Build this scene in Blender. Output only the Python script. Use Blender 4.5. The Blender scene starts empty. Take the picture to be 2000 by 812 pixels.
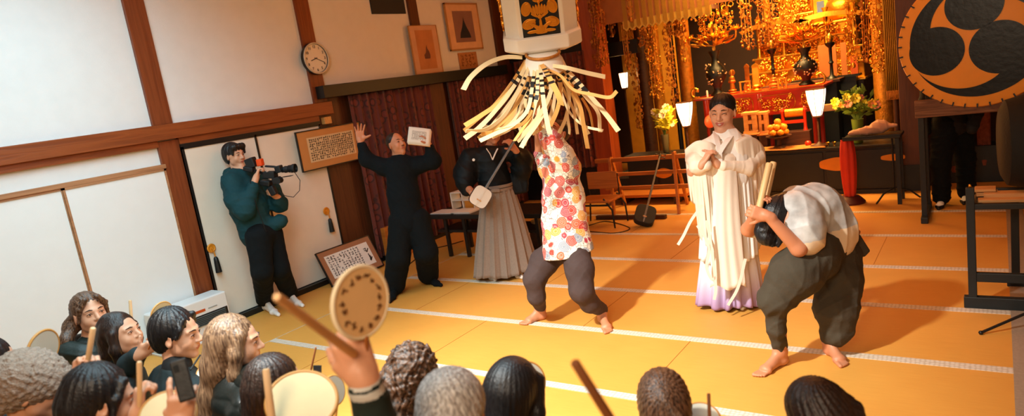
import bpy, bmesh, math, random
import numpy as np
import openvdb
from mathutils import Vector, Matrix, Quaternion
PI = math.pi
random.seed(7)
scene = bpy.context.scene
COL = scene.collection

# ---------------------------------------------------------------- camera
CAM_H = 1.9
FOC = 1331.29 / 2000 * 36.0
_yaw, _pitch, _roll = math.radians(-36.319), math.radians(10.307), math.radians(-8.665)
CF = Vector((math.sin(_yaw) * math.cos(_pitch), math.cos(_yaw) * math.cos(_pitch), -math.sin(_pitch)))
_r = Vector((math.cos(_yaw), -math.sin(_yaw), 0))
_u = _r.cross(CF)
CR = math.cos(_roll) * _r + math.sin(_roll) * _u
CU = -math.sin(_roll) * _r + math.cos(_roll) * _u
CAM = Vector((0, 0, CAM_H))
cam_data = bpy.data.cameras.new('camera')
cam_data.lens = FOC
cam_data.sensor_width = 36
cam_data.clip_start = 0.05
cam_data.dof.use_dof = True
cam_data.dof.focus_distance = 5.2
cam_data.dof.aperture_fstop = 2.2
cam = bpy.data.objects.new('camera', cam_data)
COL.objects.link(cam)
m3 = Matrix((CR, CU, -CF)).transposed()
cam.matrix_world = Matrix.Translation(CAM) @ m3.to_4x4()
scene.camera = cam

def ray(x, y):
    return CR * ((x - 1000) / 1331.29) - CU * ((y - 406) / 1331.29) + CF
def W(x, y, d):                 # a point of the place at distance d along the view axis
    return CAM + ray(x, y) * d
def PZ(x, y, z=0.0):            # ... on a level
    r = ray(x, y); return CAM + r * ((z - CAM_H) / r.z)
def PX(x, y, X):
    r = ray(x, y); return CAM + r * (X / r.x)
def PY(x, y, Y):
    r = ray(x, y); return CAM + r * (Y / r.y)
def dep(p):
    return (Vector(p) - CAM).dot(CF)
def D(a, b, c):                 # direction: a right, b up, c away, as seen by the viewer (unit)
    return (CR * a + CU * b + CF * c).normalized()
ZUP = Vector((0, 0, 1))

# ---------------------------------------------------------------- colours and materials
def hexc(h):
    h = h.lstrip('#')
    v = [int(h[i:i + 2], 16) / 255 for i in (0, 2, 4)]
    return tuple(((c / 12.92) if c <= 0.04045 else ((c + 0.055) / 1.055) ** 2.4) for c in v) + (1,)
def newmat(name):
    m = bpy.data.materials.new(name); m.use_nodes = True
    nt = m.node_tree
    return m, nt, nt.nodes, nt.links, nt.nodes['Principled BSDF']
def mat(name, col, rough=0.6, metal=0.0, bump=0.0, bscale=60.0, var=0.12, vscale=8.0, stretch=(1, 1, 1), spec=0.5, emit=None, estr=0.0, alpha=1.0, sheen=0.0, trans=0.0, coord='Object', coat=0.0):
    m, nt, N, L, b = newmat(name)
    c = hexc(col) if isinstance(col, str) else col
    b.inputs['Roughness'].default_value = rough
    b.inputs['Metallic'].default_value = metal
    b.inputs['Specular IOR Level'].default_value = spec
    b.inputs['Alpha'].default_value = alpha
    b.inputs['Sheen Weight'].default_value = sheen
    b.inputs['Transmission Weight'].default_value = trans
    b.inputs['Coat Weight'].default_value = coat
    tc = N.new('ShaderNodeTexCoord'); mp = N.new('ShaderNodeMapping')
    mp.inputs['Scale'].default_value = stretch
    L.new(tc.outputs[coord], mp.inputs['Vector'])
    ns = N.new('ShaderNodeTexNoise'); ns.inputs['Scale'].default_value = vscale; ns.inputs['Detail'].default_value = 4
    L.new(mp.outputs[0], ns.inputs['Vector'])
    mx = N.new('ShaderNodeMix'); mx.data_type = 'RGBA'
    L.new(ns.outputs['Fac'], mx.inputs['Factor'])
    mx.inputs['A'].default_value = tuple(max(0, x * (1 - var * 1.5)) for x in c[:3]) + (1,)
    mx.inputs['B'].default_value = tuple(min(1, x * (1 + var * 1.5)) for x in c[:3]) + (1,)
    L.new(mx.outputs['Result'], b.inputs['Base Color'])
    if bump:
        n2 = N.new('ShaderNodeTexNoise'); n2.inputs['Scale'].default_value = bscale; n2.inputs['Detail'].default_value = 5
        L.new(mp.outputs[0], n2.inputs['Vector'])
        bp = N.new('ShaderNodeBump'); bp.inputs['Strength'].default_value = bump; bp.inputs['Distance'].default_value = 0.01
        L.new(n2.outputs['Fac'], bp.inputs['Height']); L.new(bp.outputs[0], b.inputs['Normal'])
    if emit:
        b.inputs['Emission Color'].default_value = hexc(emit) if isinstance(emit, str) else emit
        b.inputs['Emission Strength'].default_value = estr
    return m
def wood(name, dark, light, scale=1.0, axis=2, rough=0.5, ring=6.0):
    m, nt, N, L, b = newmat(name)
    tc = N.new('ShaderNodeTexCoord'); mp = N.new('ShaderNodeMapping')
    s = [12 * scale] * 3; s[axis] = 0.8 * scale
    mp.inputs['Scale'].default_value = s
    L.new(tc.outputs['Object'], mp.inputs['Vector'])
    n = N.new('ShaderNodeTexNoise'); n.inputs['Scale'].default_value = 2.0; n.inputs['Detail'].default_value = 6; n.inputs['Distortion'].default_value = 0.6
    L.new(mp.outputs[0], n.inputs['Vector'])
    w = N.new('ShaderNodeMath'); w.operation = 'MULTIPLY'; w.inputs[1].default_value = ring
    L.new(n.outputs['Fac'], w.inputs[0])
    fr = N.new('ShaderNodeMath'); fr.operation = 'PINGPONG'; fr.inputs[1].default_value = 1
    L.new(w.outputs[0], fr.inputs[0])
    r = N.new('ShaderNodeMix'); r.data_type = 'RGBA'
    r.inputs['A'].default_value = hexc(dark); r.inputs['B'].default_value = hexc(light)
    L.new(fr.outputs[0], r.inputs['Factor']); L.new(r.outputs['Result'], b.inputs['Base Color'])
    b.inputs['Roughness'].default_value = rough
    bp = N.new('ShaderNodeBump'); bp.inputs['Strength'].default_value = 0.15; bp.inputs['Distance'].default_value = 0.005
    L.new(fr.outputs[0], bp.inputs['Height']); L.new(bp.outputs[0], b.inputs['Normal'])
    return m
M = {}

# ---------------------------------------------------------------- objects
def link(o, parent=None):
    COL.objects.link(o)
    if parent is not None:
        o.parent = parent
        o.matrix_parent_inverse = Matrix.Translation(-parent.location)
    return o
def tag(o, label=None, cat=None, group=None, kind=None):
    if label: o['label'] = label
    if cat: o['category'] = cat
    if group: o['group'] = group
    if kind: o['kind'] = kind
    return o
def thing(name, loc, label, cat, group=None, kind=None):
    o = bpy.data.objects.new(name, None); COL.objects.link(o)
    o.empty_display_size = 0.05
    o.location = Vector(loc)
    return tag(o, label, cat, group, kind)
def copy_tree(o, parent=None):
    c = o.copy(); COL.objects.link(c)
    if parent:
        c.parent = parent; c.matrix_parent_inverse = o.matrix_parent_inverse.copy()
    for ch in list(o.children): copy_tree(ch, c)
    return c
def place(root, loc, rz=0, label=None, group=None, scale=None, rot=None):
    root.location = Vector(loc)
    root.rotation_euler = rot if rot else (0, 0, rz)
    if scale: root.scale = (scale,) * 3 if isinstance(scale, (int, float)) else scale
    if label: root['label'] = label
    if group: root['group'] = group
    return root

def frame_from(z, x=None):
    z = Vector(z).normalized()
    if x is None: x = Vector((1, 0, 0)) if abs(z.x) < 0.9 else Vector((0, 1, 0))
    x = Vector(x); x = (x - z * x.dot(z)).normalized()
    y = z.cross(x)
    return x, y, z

class MB:
    def __init__(s): s.v = []; s.f = []; s.mi = []
    def add(s, vs, fs, mi=0):
        n = len(s.v); s.v += [tuple(v) for v in vs]; s.f += [tuple(i + n for i in f) for f in fs]; s.mi += [mi] * len(fs); return s
    def box(s, lo, hi, mi=0):
        x0, y0, z0 = lo; x1, y1, z1 = hi
        if x0 > x1: x0, x1 = x1, x0
        if y0 > y1: y0, y1 = y1, y0
        if z0 > z1: z0, z1 = z1, z0
        return s.add([(x0, y0, z0), (x1, y0, z0), (x1, y1, z0), (x0, y1, z0), (x0, y0, z1), (x1, y0, z1), (x1, y1, z1), (x0, y1, z1)],
                     [(0, 3, 2, 1), (4, 5, 6, 7), (0, 1, 5, 4), (1, 2, 6, 5), (2, 3, 7, 6), (3, 0, 4, 7)], mi)
    def obox(s, c, ax, ay, az, hx, hy, hz, mi=0, bev=0.0):
        c = Vector(c); ax, ay, az = Vector(ax).normalized(), Vector(ay).normalized(), Vector(az).normalized()
        vs = [c + ax * (sx * hx) + ay * (sy * hy) + az * (sz * hz) for sz in (-1, 1) for sx, sy in ((-1, -1), (1, -1), (1, 1), (-1, 1))]
        return s.add(vs, [(0, 3, 2, 1), (4, 5, 6, 7), (0, 1, 5, 4), (1, 2, 6, 5), (2, 3, 7, 6), (3, 0, 4, 7)], mi)
    def beam(s, a, b, w, h, up=(0, 0, 1), mi=0):
        a, b = Vector(a), Vector(b); z = b - a
        x = z.cross(Vector(up))
        if x.length < 1e-6: x = Vector((1, 0, 0))
        x.normalize(); y = x.cross(z).normalized()
        return s.obox((a + b) / 2, x, y, z, w / 2, h / 2, z.length / 2, mi)
    def tube(s, pts, r, n=8, mi=0, cap=True, flat=1.0, up=None):
        pts = [Vector(p) for p in pts]; k = len(pts)
        rs = r if isinstance(r, (list, tuple)) else [r] * k
        ref = Vector(up) if up else Vector((0.13, 0.31, 0.95))
        vs = []
        for i, p in enumerate(pts):
            t = (pts[min(i + 1, k - 1)] - pts[max(i - 1, 0)])
            if t.length < 1e-9: t = Vector((0, 0, 1))
            t.normalize()
            x = ref - t * ref.dot(t)
            if x.length < 1e-4: x = Vector((1, 0, 0)) - t * t.x
            x.normalize(); y = t.cross(x); 
            if not up: ref = x
            for j in range(n):
                a = 2 * PI * j / n
                vs.append(p + x * (math.cos(a) * rs[i] * flat) + y * (math.sin(a) * rs[i]))
        fs = []
        for i in range(k - 1):
            for j in range(n):
                j2 = (j + 1) % n
                fs.append((i * n + j, i * n + j2, (i + 1) * n + j2, (i + 1) * n + j))
        if cap: fs += [tuple(reversed(range(n))), tuple(range((k - 1) * n, k * n))]
        return s.add(vs, fs, mi)
    def ribbon(s, pts, w, side, th=0.002, mi=0):        # a strip with thickness
        pts = [Vector(p) for p in pts]; k = len(pts)
        ws = w if isinstance(w, (list, tuple)) else [w] * k
        sides = side if isinstance(side, list) else [side] * k
        vs = []
        for i, p in enumerate(pts):
            t = (pts[min(i + 1, k - 1)] - pts[max(i - 1, 0)]).normalized()
            sd = Vector(sides[i]); sd = (sd - t * sd.dot(t)).normalized(); nn = t.cross(sd)
            h = ws[i] / 2
            vs += [p - sd * h - nn * th / 2, p + sd * h - nn * th / 2, p + sd * h + nn * th / 2, p - sd * h + nn * th / 2]
        fs = []
        for i in range(k - 1):
            for j in range(4):
                j2 = (j + 1) % 4
                fs.append((i * 4 + j, i * 4 + j2, (i + 1) * 4 + j2, (i + 1) * 4 + j))
        fs += [(3, 2, 1, 0), tuple((k - 1) * 4 + j for j in range(4))]
        mis = mi if isinstance(mi, list) else None
        n = len(s.v); s.v += [tuple(v) for v in vs]; s.f += [tuple(i + n for i in f) for f in fs]
        if mis:
            for i in range(k - 1): s.mi += [mis[i]] * 4
            s.mi += [mis[0], mis[-1]]
        else: s.mi += [mi] * len(fs)
        return s
    def lathe(s, prof, c=(0, 0, 0), n=24, axis=(0, 0, 1), mi=0, xr=None, sq=None):
        x, y, z = frame_from(axis, xr); c = Vector(c); vs = []
        for r, h in prof:
            for j in range(n):
                a = 2 * PI * (j + 0.5) / n
                vs.append(c + x * (math.cos(a) * r) + y * (math.sin(a) * r) + z * h)
        fs = []; k = len(prof)
        for i in range(k - 1):
            for j in range(n):
                j2 = (j + 1) % n
                fs.append((i * n + j, i * n + j2, (i + 1) * n + j2, (i + 1) * n + j))
        if prof[0][0] > 1e-6: fs.append(tuple(reversed(range(n))))
        if prof[-1][0] > 1e-6: fs.append(tuple(range((k - 1) * n, k * n)))
        return s.add(vs, fs, mi)
    def prism(s, poly, o, ax, ay, t, mi=0):             # outline in (ax, ay) at o, given thickness along ax x ay
        ax, ay = Vector(ax), Vector(ay); nn = ax.cross(ay).normalized(); o = Vector(o); n = len(poly)
        vs = [o + ax * p[0] + ay * p[1] for p in poly] + [o + ax * p[0] + ay * p[1] + nn * t for p in poly]
        fs = [tuple(reversed(range(n))), tuple(range(n, 2 * n))] + [(i, (i + 1) % n, (i + 1) % n + n, i + n) for i in range(n)]
        return s.add(vs, fs, mi)
    def ball(s, c, r, n=10, mi=0, axes=None):
        c = Vector(c); rr = r if isinstance(r, (tuple, list)) else (r, r, r)
        ax = axes or (Vector((1, 0, 0)), Vector((0, 1, 0)), Vector((0, 0, 1)))
        vs = [c - ax[2] * rr[2]]
        m = max(4, n // 2)
        for i in range(1, m):
            ph = -PI / 2 + PI * i / m
            for j in range(n):
                a = 2 * PI * j / n
                vs.append(c + ax[0] * (rr[0] * math.cos(ph) * math.cos(a)) + ax[1] * (rr[1] * math.cos(ph) * math.sin(a)) + ax[2] * (rr[2] * math.sin(ph)))
        vs.append(c + ax[2] * rr[2]); fs = []
        for j in range(n): fs.append((0, 1 + (j + 1) % n, 1 + j))
        for i in range(m - 2):
            for j in range(n):
                a = 1 + i * n + j; b = 1 + i * n + (j + 1) % n
                fs.append((a, b, b + n, a + n))
        t = len(vs) - 1
        for j in range(n): fs.append((1 + (m - 2) * n + j, 1 + (m - 2) * n + (j + 1) % n, t))
        return s.add(vs, fs, mi)
    def grid(s, fn, nu, nv, mi=0, th=0.0, close=False):
        vs = [fn(i / nu, j / nv) for j in range(nv + 1) for i in range(nu + (0 if close else 1))]
        w = nu if close else nu + 1
        fs = []
        for j in range(nv):
            for i in range(nu):
                i2 = (i + 1) % w if close else i + 1
                fs.append((j * w + i, j * w + i2, (j + 1) * w + i2, (j + 1) * w + i))
        return s.add(vs, fs, mi)
    def build(s, name, m, parent=None, smooth=False, bevel=0.0, solid=0.0, label=None, sub=0, recalc=True, seg=2):
        me = bpy.data.meshes.new(name); me.from_pydata(s.v, [], s.f)
        ms = m if isinstance(m, (list, tuple)) else [m]
        for q in ms: me.materials.append(q)
        for p, i in zip(me.polygons, s.mi): p.material_index = i
        if recalc:
            bm = bmesh.new(); bm.from_mesh(me); bmesh.ops.recalc_face_normals(bm, faces=bm.faces); bm.to_mesh(me); bm.free()
        if smooth:
            for p in me.polygons: p.use_smooth = True
            me.set_sharp_from_angle(angle=math.radians(50 if smooth is True else smooth))
        o = bpy.data.objects.new(name, me); link(o, parent)
        if solid:
            q = o.modifiers.new('solid', 'SOLIDIFY'); q.thickness = solid; q.offset = 0
        if sub:
            q = o.modifiers.new('sub', 'SUBSURF'); q.levels = sub; q.render_levels = sub
        if bevel:
            q = o.modifiers.new('bevel', 'BEVEL'); q.width = bevel; q.segments = seg; q.limit_method = 'ANGLE'
        if label: o['label'] = label
        return o
def struct(o): o['kind'] = 'structure'; return o

# ---------------------------------------------------------------- organic surfaces from distance fields
def nparr(v): return np.array(tuple(v), dtype=np.float32)
class SDF:
    def __init__(s, vox=0.006): s.vox = vox; s.p = []; s.disp = None
    def cone(s, a, b, ra, rb=None, k=0.02, n=None, q=1.0, sub=False):
        rb = ra if rb is None else rb
        s.p.append(('c', nparr(a), nparr(b), ra, rb, k, None if n is None else nparr(Vector(n).normalized()), q, sub)); return s
    def chain(s, pts, rs, k=0.02, **kw):
        for i in range(len(pts) - 1): s.cone(pts[i], pts[i + 1], rs[i], rs[i + 1], k, **kw)
        return s
    def ell(s, c, r, ax=None, k=0.02, sub=False):
        A = np.eye(3, dtype=np.float32) if ax is None else np.array([tuple(Vector(v).normalized()) for v in ax], dtype=np.float32)
        s.p.append(('e', nparr(c), np.array(r, dtype=np.float32), A, k, sub)); return s
    def boxp(s, c, h, ax=None, r=0.01, k=0.02, sub=False):
        A = np.eye(3, dtype=np.float32) if ax is None else np.array([tuple(Vector(v).normalized()) for v in ax], dtype=np.float32)
        s.p.append(('b', nparr(c), np.array(h, dtype=np.float32), A, r, k, sub)); return s
    def bounds(s, p):
        if p[0] == 'c':
            r = max(p[3], p[4]) * max(1, p[7]); lo = np.minimum(p[1], p[2]) - r; hi = np.maximum(p[1], p[2]) + r
        elif p[0] == 'e':
            r = p[2].max(); lo = p[1] - r; hi = p[1] + r
        else:
            r = float(np.linalg.norm(p[2])) + p[4]; lo = p[1] - r; hi = p[1] + r
        return lo, hi
    def field(s):
        v = s.vox
        bs = [s.bounds(p) for p in s.p]
        add = [b for b, p in zip(bs, s.p) if not p[-1]]
        lo = np.min([b[0] for b in add], axis=0) - 6 * v - 0.02; hi = np.max([b[1] for b in add], axis=0) + 6 * v + 0.02
        i0 = np.floor(lo / v).astype(int); i1 = np.ceil(hi / v).astype(int)
        shp = i1 - i0 + 1
        A = np.full(shp, 0.2, dtype=np.float32)
        for p, (l, h) in zip(s.p, bs):
            k = p[5] if p[0] in 'cb' else p[4]
            mg = k + 4 * v + 0.01
            a = np.clip(np.floor((l - mg) / v).astype(int) - i0, 0, shp - 1); b = np.clip(np.ceil((h + mg) / v).astype(int) - i0 + 1, 1, shp)
            if (b <= a).any(): continue
            X = ((np.arange(a[0], b[0]) + i0[0]) * v).astype(np.float32)[:, None, None]
            Y = ((np.arange(a[1], b[1]) + i0[1]) * v).astype(np.float32)[None, :, None]
            Z = ((np.arange(a[2], b[2]) + i0[2]) * v).astype(np.float32)[None, None, :]
            if p[0] == 'c':
                _, pa, pb, ra, rb, k, n, q, sub = p
                ba = pb - pa; dx, dy, dz = X - pa[0], Y - pa[1], Z - pa[2]
                if n is not None:
                    t = dx * n[0] + dy * n[1] + dz * n[2]; f = (1 / q - 1)
                    dx = dx + t * n[0] * f; dy = dy + t * n[1] * f; dz = dz + t * n[2] * f
                    tb = float(ba @ n); ba = ba + n * tb * f
                L2 = float(ba @ ba) + 1e-12
                hh = np.clip((dx * ba[0] + dy * ba[1] + dz * ba[2]) / L2, 0, 1)
                d = np.sqrt((dx - ba[0] * hh) ** 2 + (dy - ba[1] * hh) ** 2 + (dz - ba[2] * hh) ** 2) - (ra + (rb - ra) * hh)
                if n is not None and q < 1: d = d * (0.5 + 0.5 * q)
            elif p[0] == 'e':
                _, c, r, AX, k, sub = p
                dx, dy, dz = X - c[0], Y - c[1], Z - c[2]
                e = [(dx * AX[i, 0] + dy * AX[i, 1] + dz * AX[i, 2]) / r[i] for i in range(3)]
                k0 = np.sqrt(e[0] ** 2 + e[1] ** 2 + e[2] ** 2); k1 = np.sqrt((e[0] / r[0]) ** 2 + (e[1] / r[1]) ** 2 + (e[2] / r[2]) ** 2) + 1e-9
                d = k0 * (k0 - 1) / k1
                d = np.where(k0 < 0.3, -r.min(), d)
            else:
                _, c, h_, AX, r, k, sub = p
                dx, dy, dz = X - c[0], Y - c[1], Z - c[2]
                e = [np.abs(dx * AX[i, 0] + dy * AX[i, 1] + dz * AX[i, 2]) - (h_[i] - r) for i in range(3)]
                d = np.sqrt(sum(np.maximum(q_, 0) ** 2 for q_ in e)) + np.minimum(np.maximum(np.maximum(e[0], e[1]), e[2]), 0) - r
            S = A[a[0]:b[0], a[1]:b[1], a[2]:b[2]]
            if sub:
                h2 = np.clip(0.5 - 0.5 * (S + d) / k, 0, 1)
                S[...] = S * (1 - h2) + (-d) * h2 + k * h2 * (1 - h2)
            else:
                h2 = np.clip(0.5 + 0.5 * (S - d) / k, 0, 1)
                S[...] = S * (1 - h2) + d * h2 - k * h2 * (1 - h2)
        if s.disp is not None:
            bnd = np.abs(A) < 0.06
            idx = np.nonzero(bnd)
            P = [((idx[i] + i0[i]) * v).astype(np.float32) for i in range(3)]
            A[idx] += s.disp(*P)
        return A, i0
    def build(s, name, m, parent=None, rules=None, cut=None, label=None, smooth=1):
        A, i0 = s.field(); v = s.vox
        if cut is not None: A = cut(A, i0, v)
        A = np.clip(A, -3 * v, 3 * v)
        # light smoothing
        g = openvdb.FloatGrid(background=3 * v)
        g.copyFromArray(np.ascontiguousarray(A), ijk=tuple(int(i) for i in i0))
        pts, quads = g.convertToQuads(isovalue=0.0)
        pts = pts * v
        if len(pts) < 8: raise Exception('empty sdf ' + name)
        quads = quads[:, ::-1]
        me = bpy.data.meshes.new(name)
        me.vertices.add(len(pts)); me.vertices.foreach_set('co', pts.astype(np.float32).ravel())
        me.loops.add(len(quads) * 4); me.loops.foreach_set('vertex_index', quads.astype(np.int32).ravel())
        me.polygons.add(len(quads)); me.polygons.foreach_set('loop_start', np.arange(0, len(quads) * 4, 4, dtype=np.int32))
        me.polygons.foreach_set('loop_total', np.full(len(quads), 4, dtype=np.int32))
        ms = m if isinstance(m, (list, tuple)) else [m]
        for q in ms: me.materials.append(q)
        me.polygons.foreach_set('use_smooth', np.ones(len(quads), dtype=bool))
        if rules:
            ctr = pts[quads].mean(axis=1); mi = np.zeros(len(quads), dtype=np.int32)
            for fn, idx in rules:
                mi[fn(ctr)] = idx
            me.polygons.foreach_set('material_index', mi)
        me.update(calc_edges=True); me.validate()
        o = bpy.data.objects.new(name, me); link(o, parent)
        if label: o['label'] = label
        return o
def folds(amp, freq, dirs, seed=0, fine=0.3):
    rs = np.random.RandomState(seed)
    ph = rs.rand(12) * 6.28
    dirs = [np.array(tuple(Vector(d).normalized())) for d in dirs]
    rv = rs.randn(6, 3)
    def f(x, y, z):
        out = 0
        for i, d in enumerate(dirs):
            w = 1.6 * np.sin(3.1 * (x * rv[i % 6, 0] + y * rv[i % 6, 1] + z * rv[i % 6, 2]) * 2 + ph[i])
            t = (x * d[0] + y * d[1] + z * d[2]) * freq * (1 + 0.13 * i)
            s_ = np.sin(t + w + ph[i + 3]); out = out + (1 - np.abs(s_)) ** 2 - 0.35
        t2 = np.sin(x * 41 + ph[7] + 2 * np.sin(z * 23)) * np.sin(y * 37 + ph[8]) * np.sin(z * 43 + 2 * np.sin(x * 19))
        return (-amp * out / len(dirs) + amp * fine * t2).astype(np.float32)
    return f
# ---------------------------------------------------------------- materials
M['plaster'] = mat('white_plaster', '#e4e7e6', 0.9, bump=0.15, bscale=180, var=0.03)
M['fusuma'] = mat('cream_door_paper', '#e6dccb', 0.85, bump=0.08, bscale=120, var=0.03)
M['fusuma_white'] = mat('white_door_paper', '#e6eae9', 0.85, bump=0.05, bscale=120, var=0.02)
M['wall_dark'] = mat('dark_wall', '#2c1710', 0.8, var=0.2)
M['ochre_wall'] = mat('ochre_wall', '#a86a38', 0.85, bump=0.1, var=0.08)
M['ceil'] = mat('ceiling_boards', '#b08a60', 0.8, var=0.1)
M['post'] = wood('brown_post', '#6f3214', '#84421f', 0.7, 2, 0.45)
M['postd'] = wood('dark_brown_post', '#48240f', '#5a3016', 0.7, 2, 0.5)
M['beam'] = wood('brown_beam', '#7a3a17', '#90491f', 0.7, 1, 0.45)
M['rail'] = wood('light_brown_rail', '#9a6b48', '#b07f58', 0.7, 1, 0.5)
M['black'] = mat('black_lacquer', '#0a1012', 0.42, var=0.1)
M['blackwood'] = mat('black_painted_wood', '#141d20', 0.55, var=0.2, bump=0.1, bscale=40)
M['darkwood'] = wood('dark_wood', '#33190d', '#4a2814', 1, 0, 0.5)
M['gold'] = mat('gold_leaf', '#e09a2c', 0.32, metal=0.85, bump=0.5, bscale=45, var=0.25, vscale=12)
M['goldp'] = mat('polished_gold', '#f0ac3c', 0.25, metal=0.9, bump=0.1, bscale=30, var=0.1)
M['goldm'] = mat('matte_gold', '#dd8f22', 0.55, metal=0.25, bump=0.2, bscale=50, var=0.15)
M['red'] = mat('red_lacquer', '#c02c12', 0.3, var=0.12, coat=0.4)
M['orange_red'] = mat('orange_red_cloth', '#d2351a', 0.7, var=0.1)
M['lwood'] = wood('pale_wood', '#c98a45', '#dca25a', 1, 0, 0.55)
M['skin'] = mat('skin', '#d79e7c', 0.5, var=0.05, bump=0.05, bscale=200, sheen=0.1)
M['skin_lip'] = mat('lips', '#b35f52', 0.45, var=0.05)
M['skin_tan'] = mat('tanned_skin', '#c98560', 0.5, var=0.06, bump=0.05, bscale=200)
M['eyew'] = mat('eye_white', '#d8d0c8', 0.3, var=0.02)
M['eyeb'] = mat('eye_dark', '#17100d', 0.3, var=0.02)
M['brow'] = mat('eyebrow', '#2c1c14', 0.8, var=0.05)
M['paper'] = mat('white_paper', '#ece7de', 0.85, var=0.02)
M['white'] = mat('white_cloth', '#eeece6', 0.8, var=0.03, bump=0.1, bscale=150)

def tatami_mat():
    m, nt, N, L, b = newmat('tatami_straw')
    tc = N.new('ShaderNodeTexCoord'); mp = N.new('ShaderNodeMapping'); mp.inputs['Scale'].default_value = (6, 260, 1)
    L.new(tc.outputs['Object'], mp.inputs['Vector'])
    n1 = N.new('ShaderNodeTexNoise'); n1.inputs['Scale'].default_value = 1.0; n1.inputs['Detail'].default_value = 3
    L.new(mp.outputs[0], n1.inputs['Vector'])
    n2 = N.new('ShaderNodeTexNoise'); n2.inputs['Scale'].default_value = 1.3; n2.inputs['Detail'].default_value = 3
    L.new(tc.outputs['Object'], n2.inputs['Vector'])
    ad = N.new('ShaderNodeMath'); ad.operation = 'ADD'; L.new(n1.outputs['Fac'], ad.inputs[0]); L.new(n2.outputs['Fac'], ad.inputs[1])
    r = N.new('ShaderNodeValToRGB'); e = r.color_ramp.elements
    e[0].position = 0.3; e[0].color = hexc('#d2923c'); e[1].position = 1.0; e[1].color = hexc('#e8ac50')
    hf = N.new('ShaderNodeMath'); hf.operation = 'MULTIPLY'; hf.inputs[1].default_value = 0.6
    L.new(ad.outputs[0], hf.inputs[0]); L.new(hf.outputs[0], r.inputs['Fac']); L.new(r.outputs['Color'], b.inputs['Base Color'])
    b.inputs['Roughness'].default_value = 0.55
    bp = N.new('ShaderNodeBump'); bp.inputs['Strength'].default_value = 0.25; bp.inputs['Distance'].default_value = 0.004
    L.new(n1.outputs['Fac'], bp.inputs['Height']); L.new(bp.outputs[0], b.inputs['Normal'])
    return m
M['tatami'] = tatami_mat()
def heri_mat():
    m, nt, N, L, b = newmat('tatami_border_brocade')
    tc = N.new('ShaderNodeTexCoord'); mp = N.new('ShaderNodeMapping'); mp.inputs['Scale'].default_value = (1, 1, 1)
    L.new(tc.outputs['Object'], mp.inputs['Vector'])
    v = N.new('ShaderNodeTexVoronoi'); v.inputs['Scale'].default_value = 42; v.inputs['Randomness'].default_value = 0.25
    L.new(mp.outputs[0], v.inputs['Vector'])
    r = N.new('ShaderNodeValToRGB'); e = r.color_ramp.elements
    e[0].position = 0.25; e[0].color = hexc('#dcd2c2'); e[1].position = 0.6; e[1].color = hexc('#c2b29a')
    L.new(v.outputs['Distance'], r.inputs['Fac']); L.new(r.outputs['Color'], b.inputs['Base Color'])
    b.inputs['Roughness'].default_value = 0.8
    return m
M['heri'] = heri_mat()
def curtain_mat():
    m, nt, N, L, b = newmat('damask_curtain')
    tc = N.new('ShaderNodeTexCoord')
    v = N.new('ShaderNodeTexVoronoi'); v.inputs['Scale'].default_value = 8; v.inputs['Randomness'].default_value = 0.6
    L.new(tc.outputs['UV'], v.inputs['Vector'])
    r = N.new('ShaderNodeValToRGB'); r.color_ramp.interpolation = 'LINEAR'; e = r.color_ramp.elements
    e[0].position = 0.0; e[0].color = hexc('#843526'); e[1].position = 0.30; e[1].color = hexc('#7a3022')
    a = e.new(0.36); a.color = hexc('#3c1610'); a = e.new(0.42); a.color = hexc('#45190f'); a = e.new(0.5); a.color = hexc('#6b281b')
    L.new(v.outputs['Distance'], r.inputs['Fac'])
    n = N.new('ShaderNodeTexNoise'); n.inputs['Scale'].default_value = 40; L.new(tc.outputs['UV'], n.inputs['Vector'])
    mx = N.new('ShaderNodeMix'); mx.data_type = 'RGBA'; mx.blend_type = 'MULTIPLY'; mx.inputs['Factor'].default_value = 0.3
    L.new(r.outputs['Color'], mx.inputs['A']); L.new(n.outputs['Color'], mx.inputs['B'])
    L.new(mx.outputs['Result'], b.inputs['Base Color'])
    b.inputs['Roughness'].default_value = 0.7; b.inputs['Sheen Weight'].default_value = 0.3
    return m
M['curtain'] = curtain_mat()

XL = -6.27
# ---------------------------------------------------------------- shell
struct(MB().box((-6.45, -3.2, -0.12), (4.2, 12.6, 0)).build('floor', M['tatami']))
struct(MB().box((-6.45, -3.2, 4.3), (4.2, 12.6, 4.4)).build('ceiling', M['ceil']))
b = MB(); b.box((XL - 0.12, -3.2, 0), (XL, 3.24, 4.3)); b.box((XL - 0.12, 3.24, 0), (XL, 8.92, 4.3))
struct(b.build('wall_left', M['plaster']))
struct(MB().box((4.0, -3.2, 0), (4.12, 12.6, 4.3)).build('wall_right', M['plaster']))
struct(MB().box((XL, -3.2, 0), (4.0, -3.1, 4.3)).build('wall_front', M['plaster']))
# wall either side of the sanctuary opening
b = MB(); b.box((XL, 9.05, 0), (-4.75, 9.15, 4.3))
struct(b.build('wall_back_left', M['wall_dark']))
b = MB(); b.box((-0.72, 9.6, 0), (4.0, 9.72, 4.3)); b.box((-0.72, 9.15, 0), (-0.64, 9.6, 4.3))
struct(b.build('wall_back_right', M['wall_dark']))
struct(MB().box((-6.3, 12.3, 0), (-0.2, 12.4, 4.3)).build('wall_back', M['wall_dark']))
struct(MB().box((-6.4, 9.15, 0), (-6.28, 12.3, 4.3)).build('wall_sanctuary_left', M['ochre_wall']))
struct(MB().box((-0.35, 9.72, 0), (-0.25, 12.3, 4.3)).build('wall_sanctuary_right', M['wall_dark']))
# raised black dais of the sanctuary
b = MB(); b.box((-4.76, 8.88, 0), (-0.72, 12.3, 0.30))
struct(b.build('trim_1', M['blackwood']))

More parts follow.
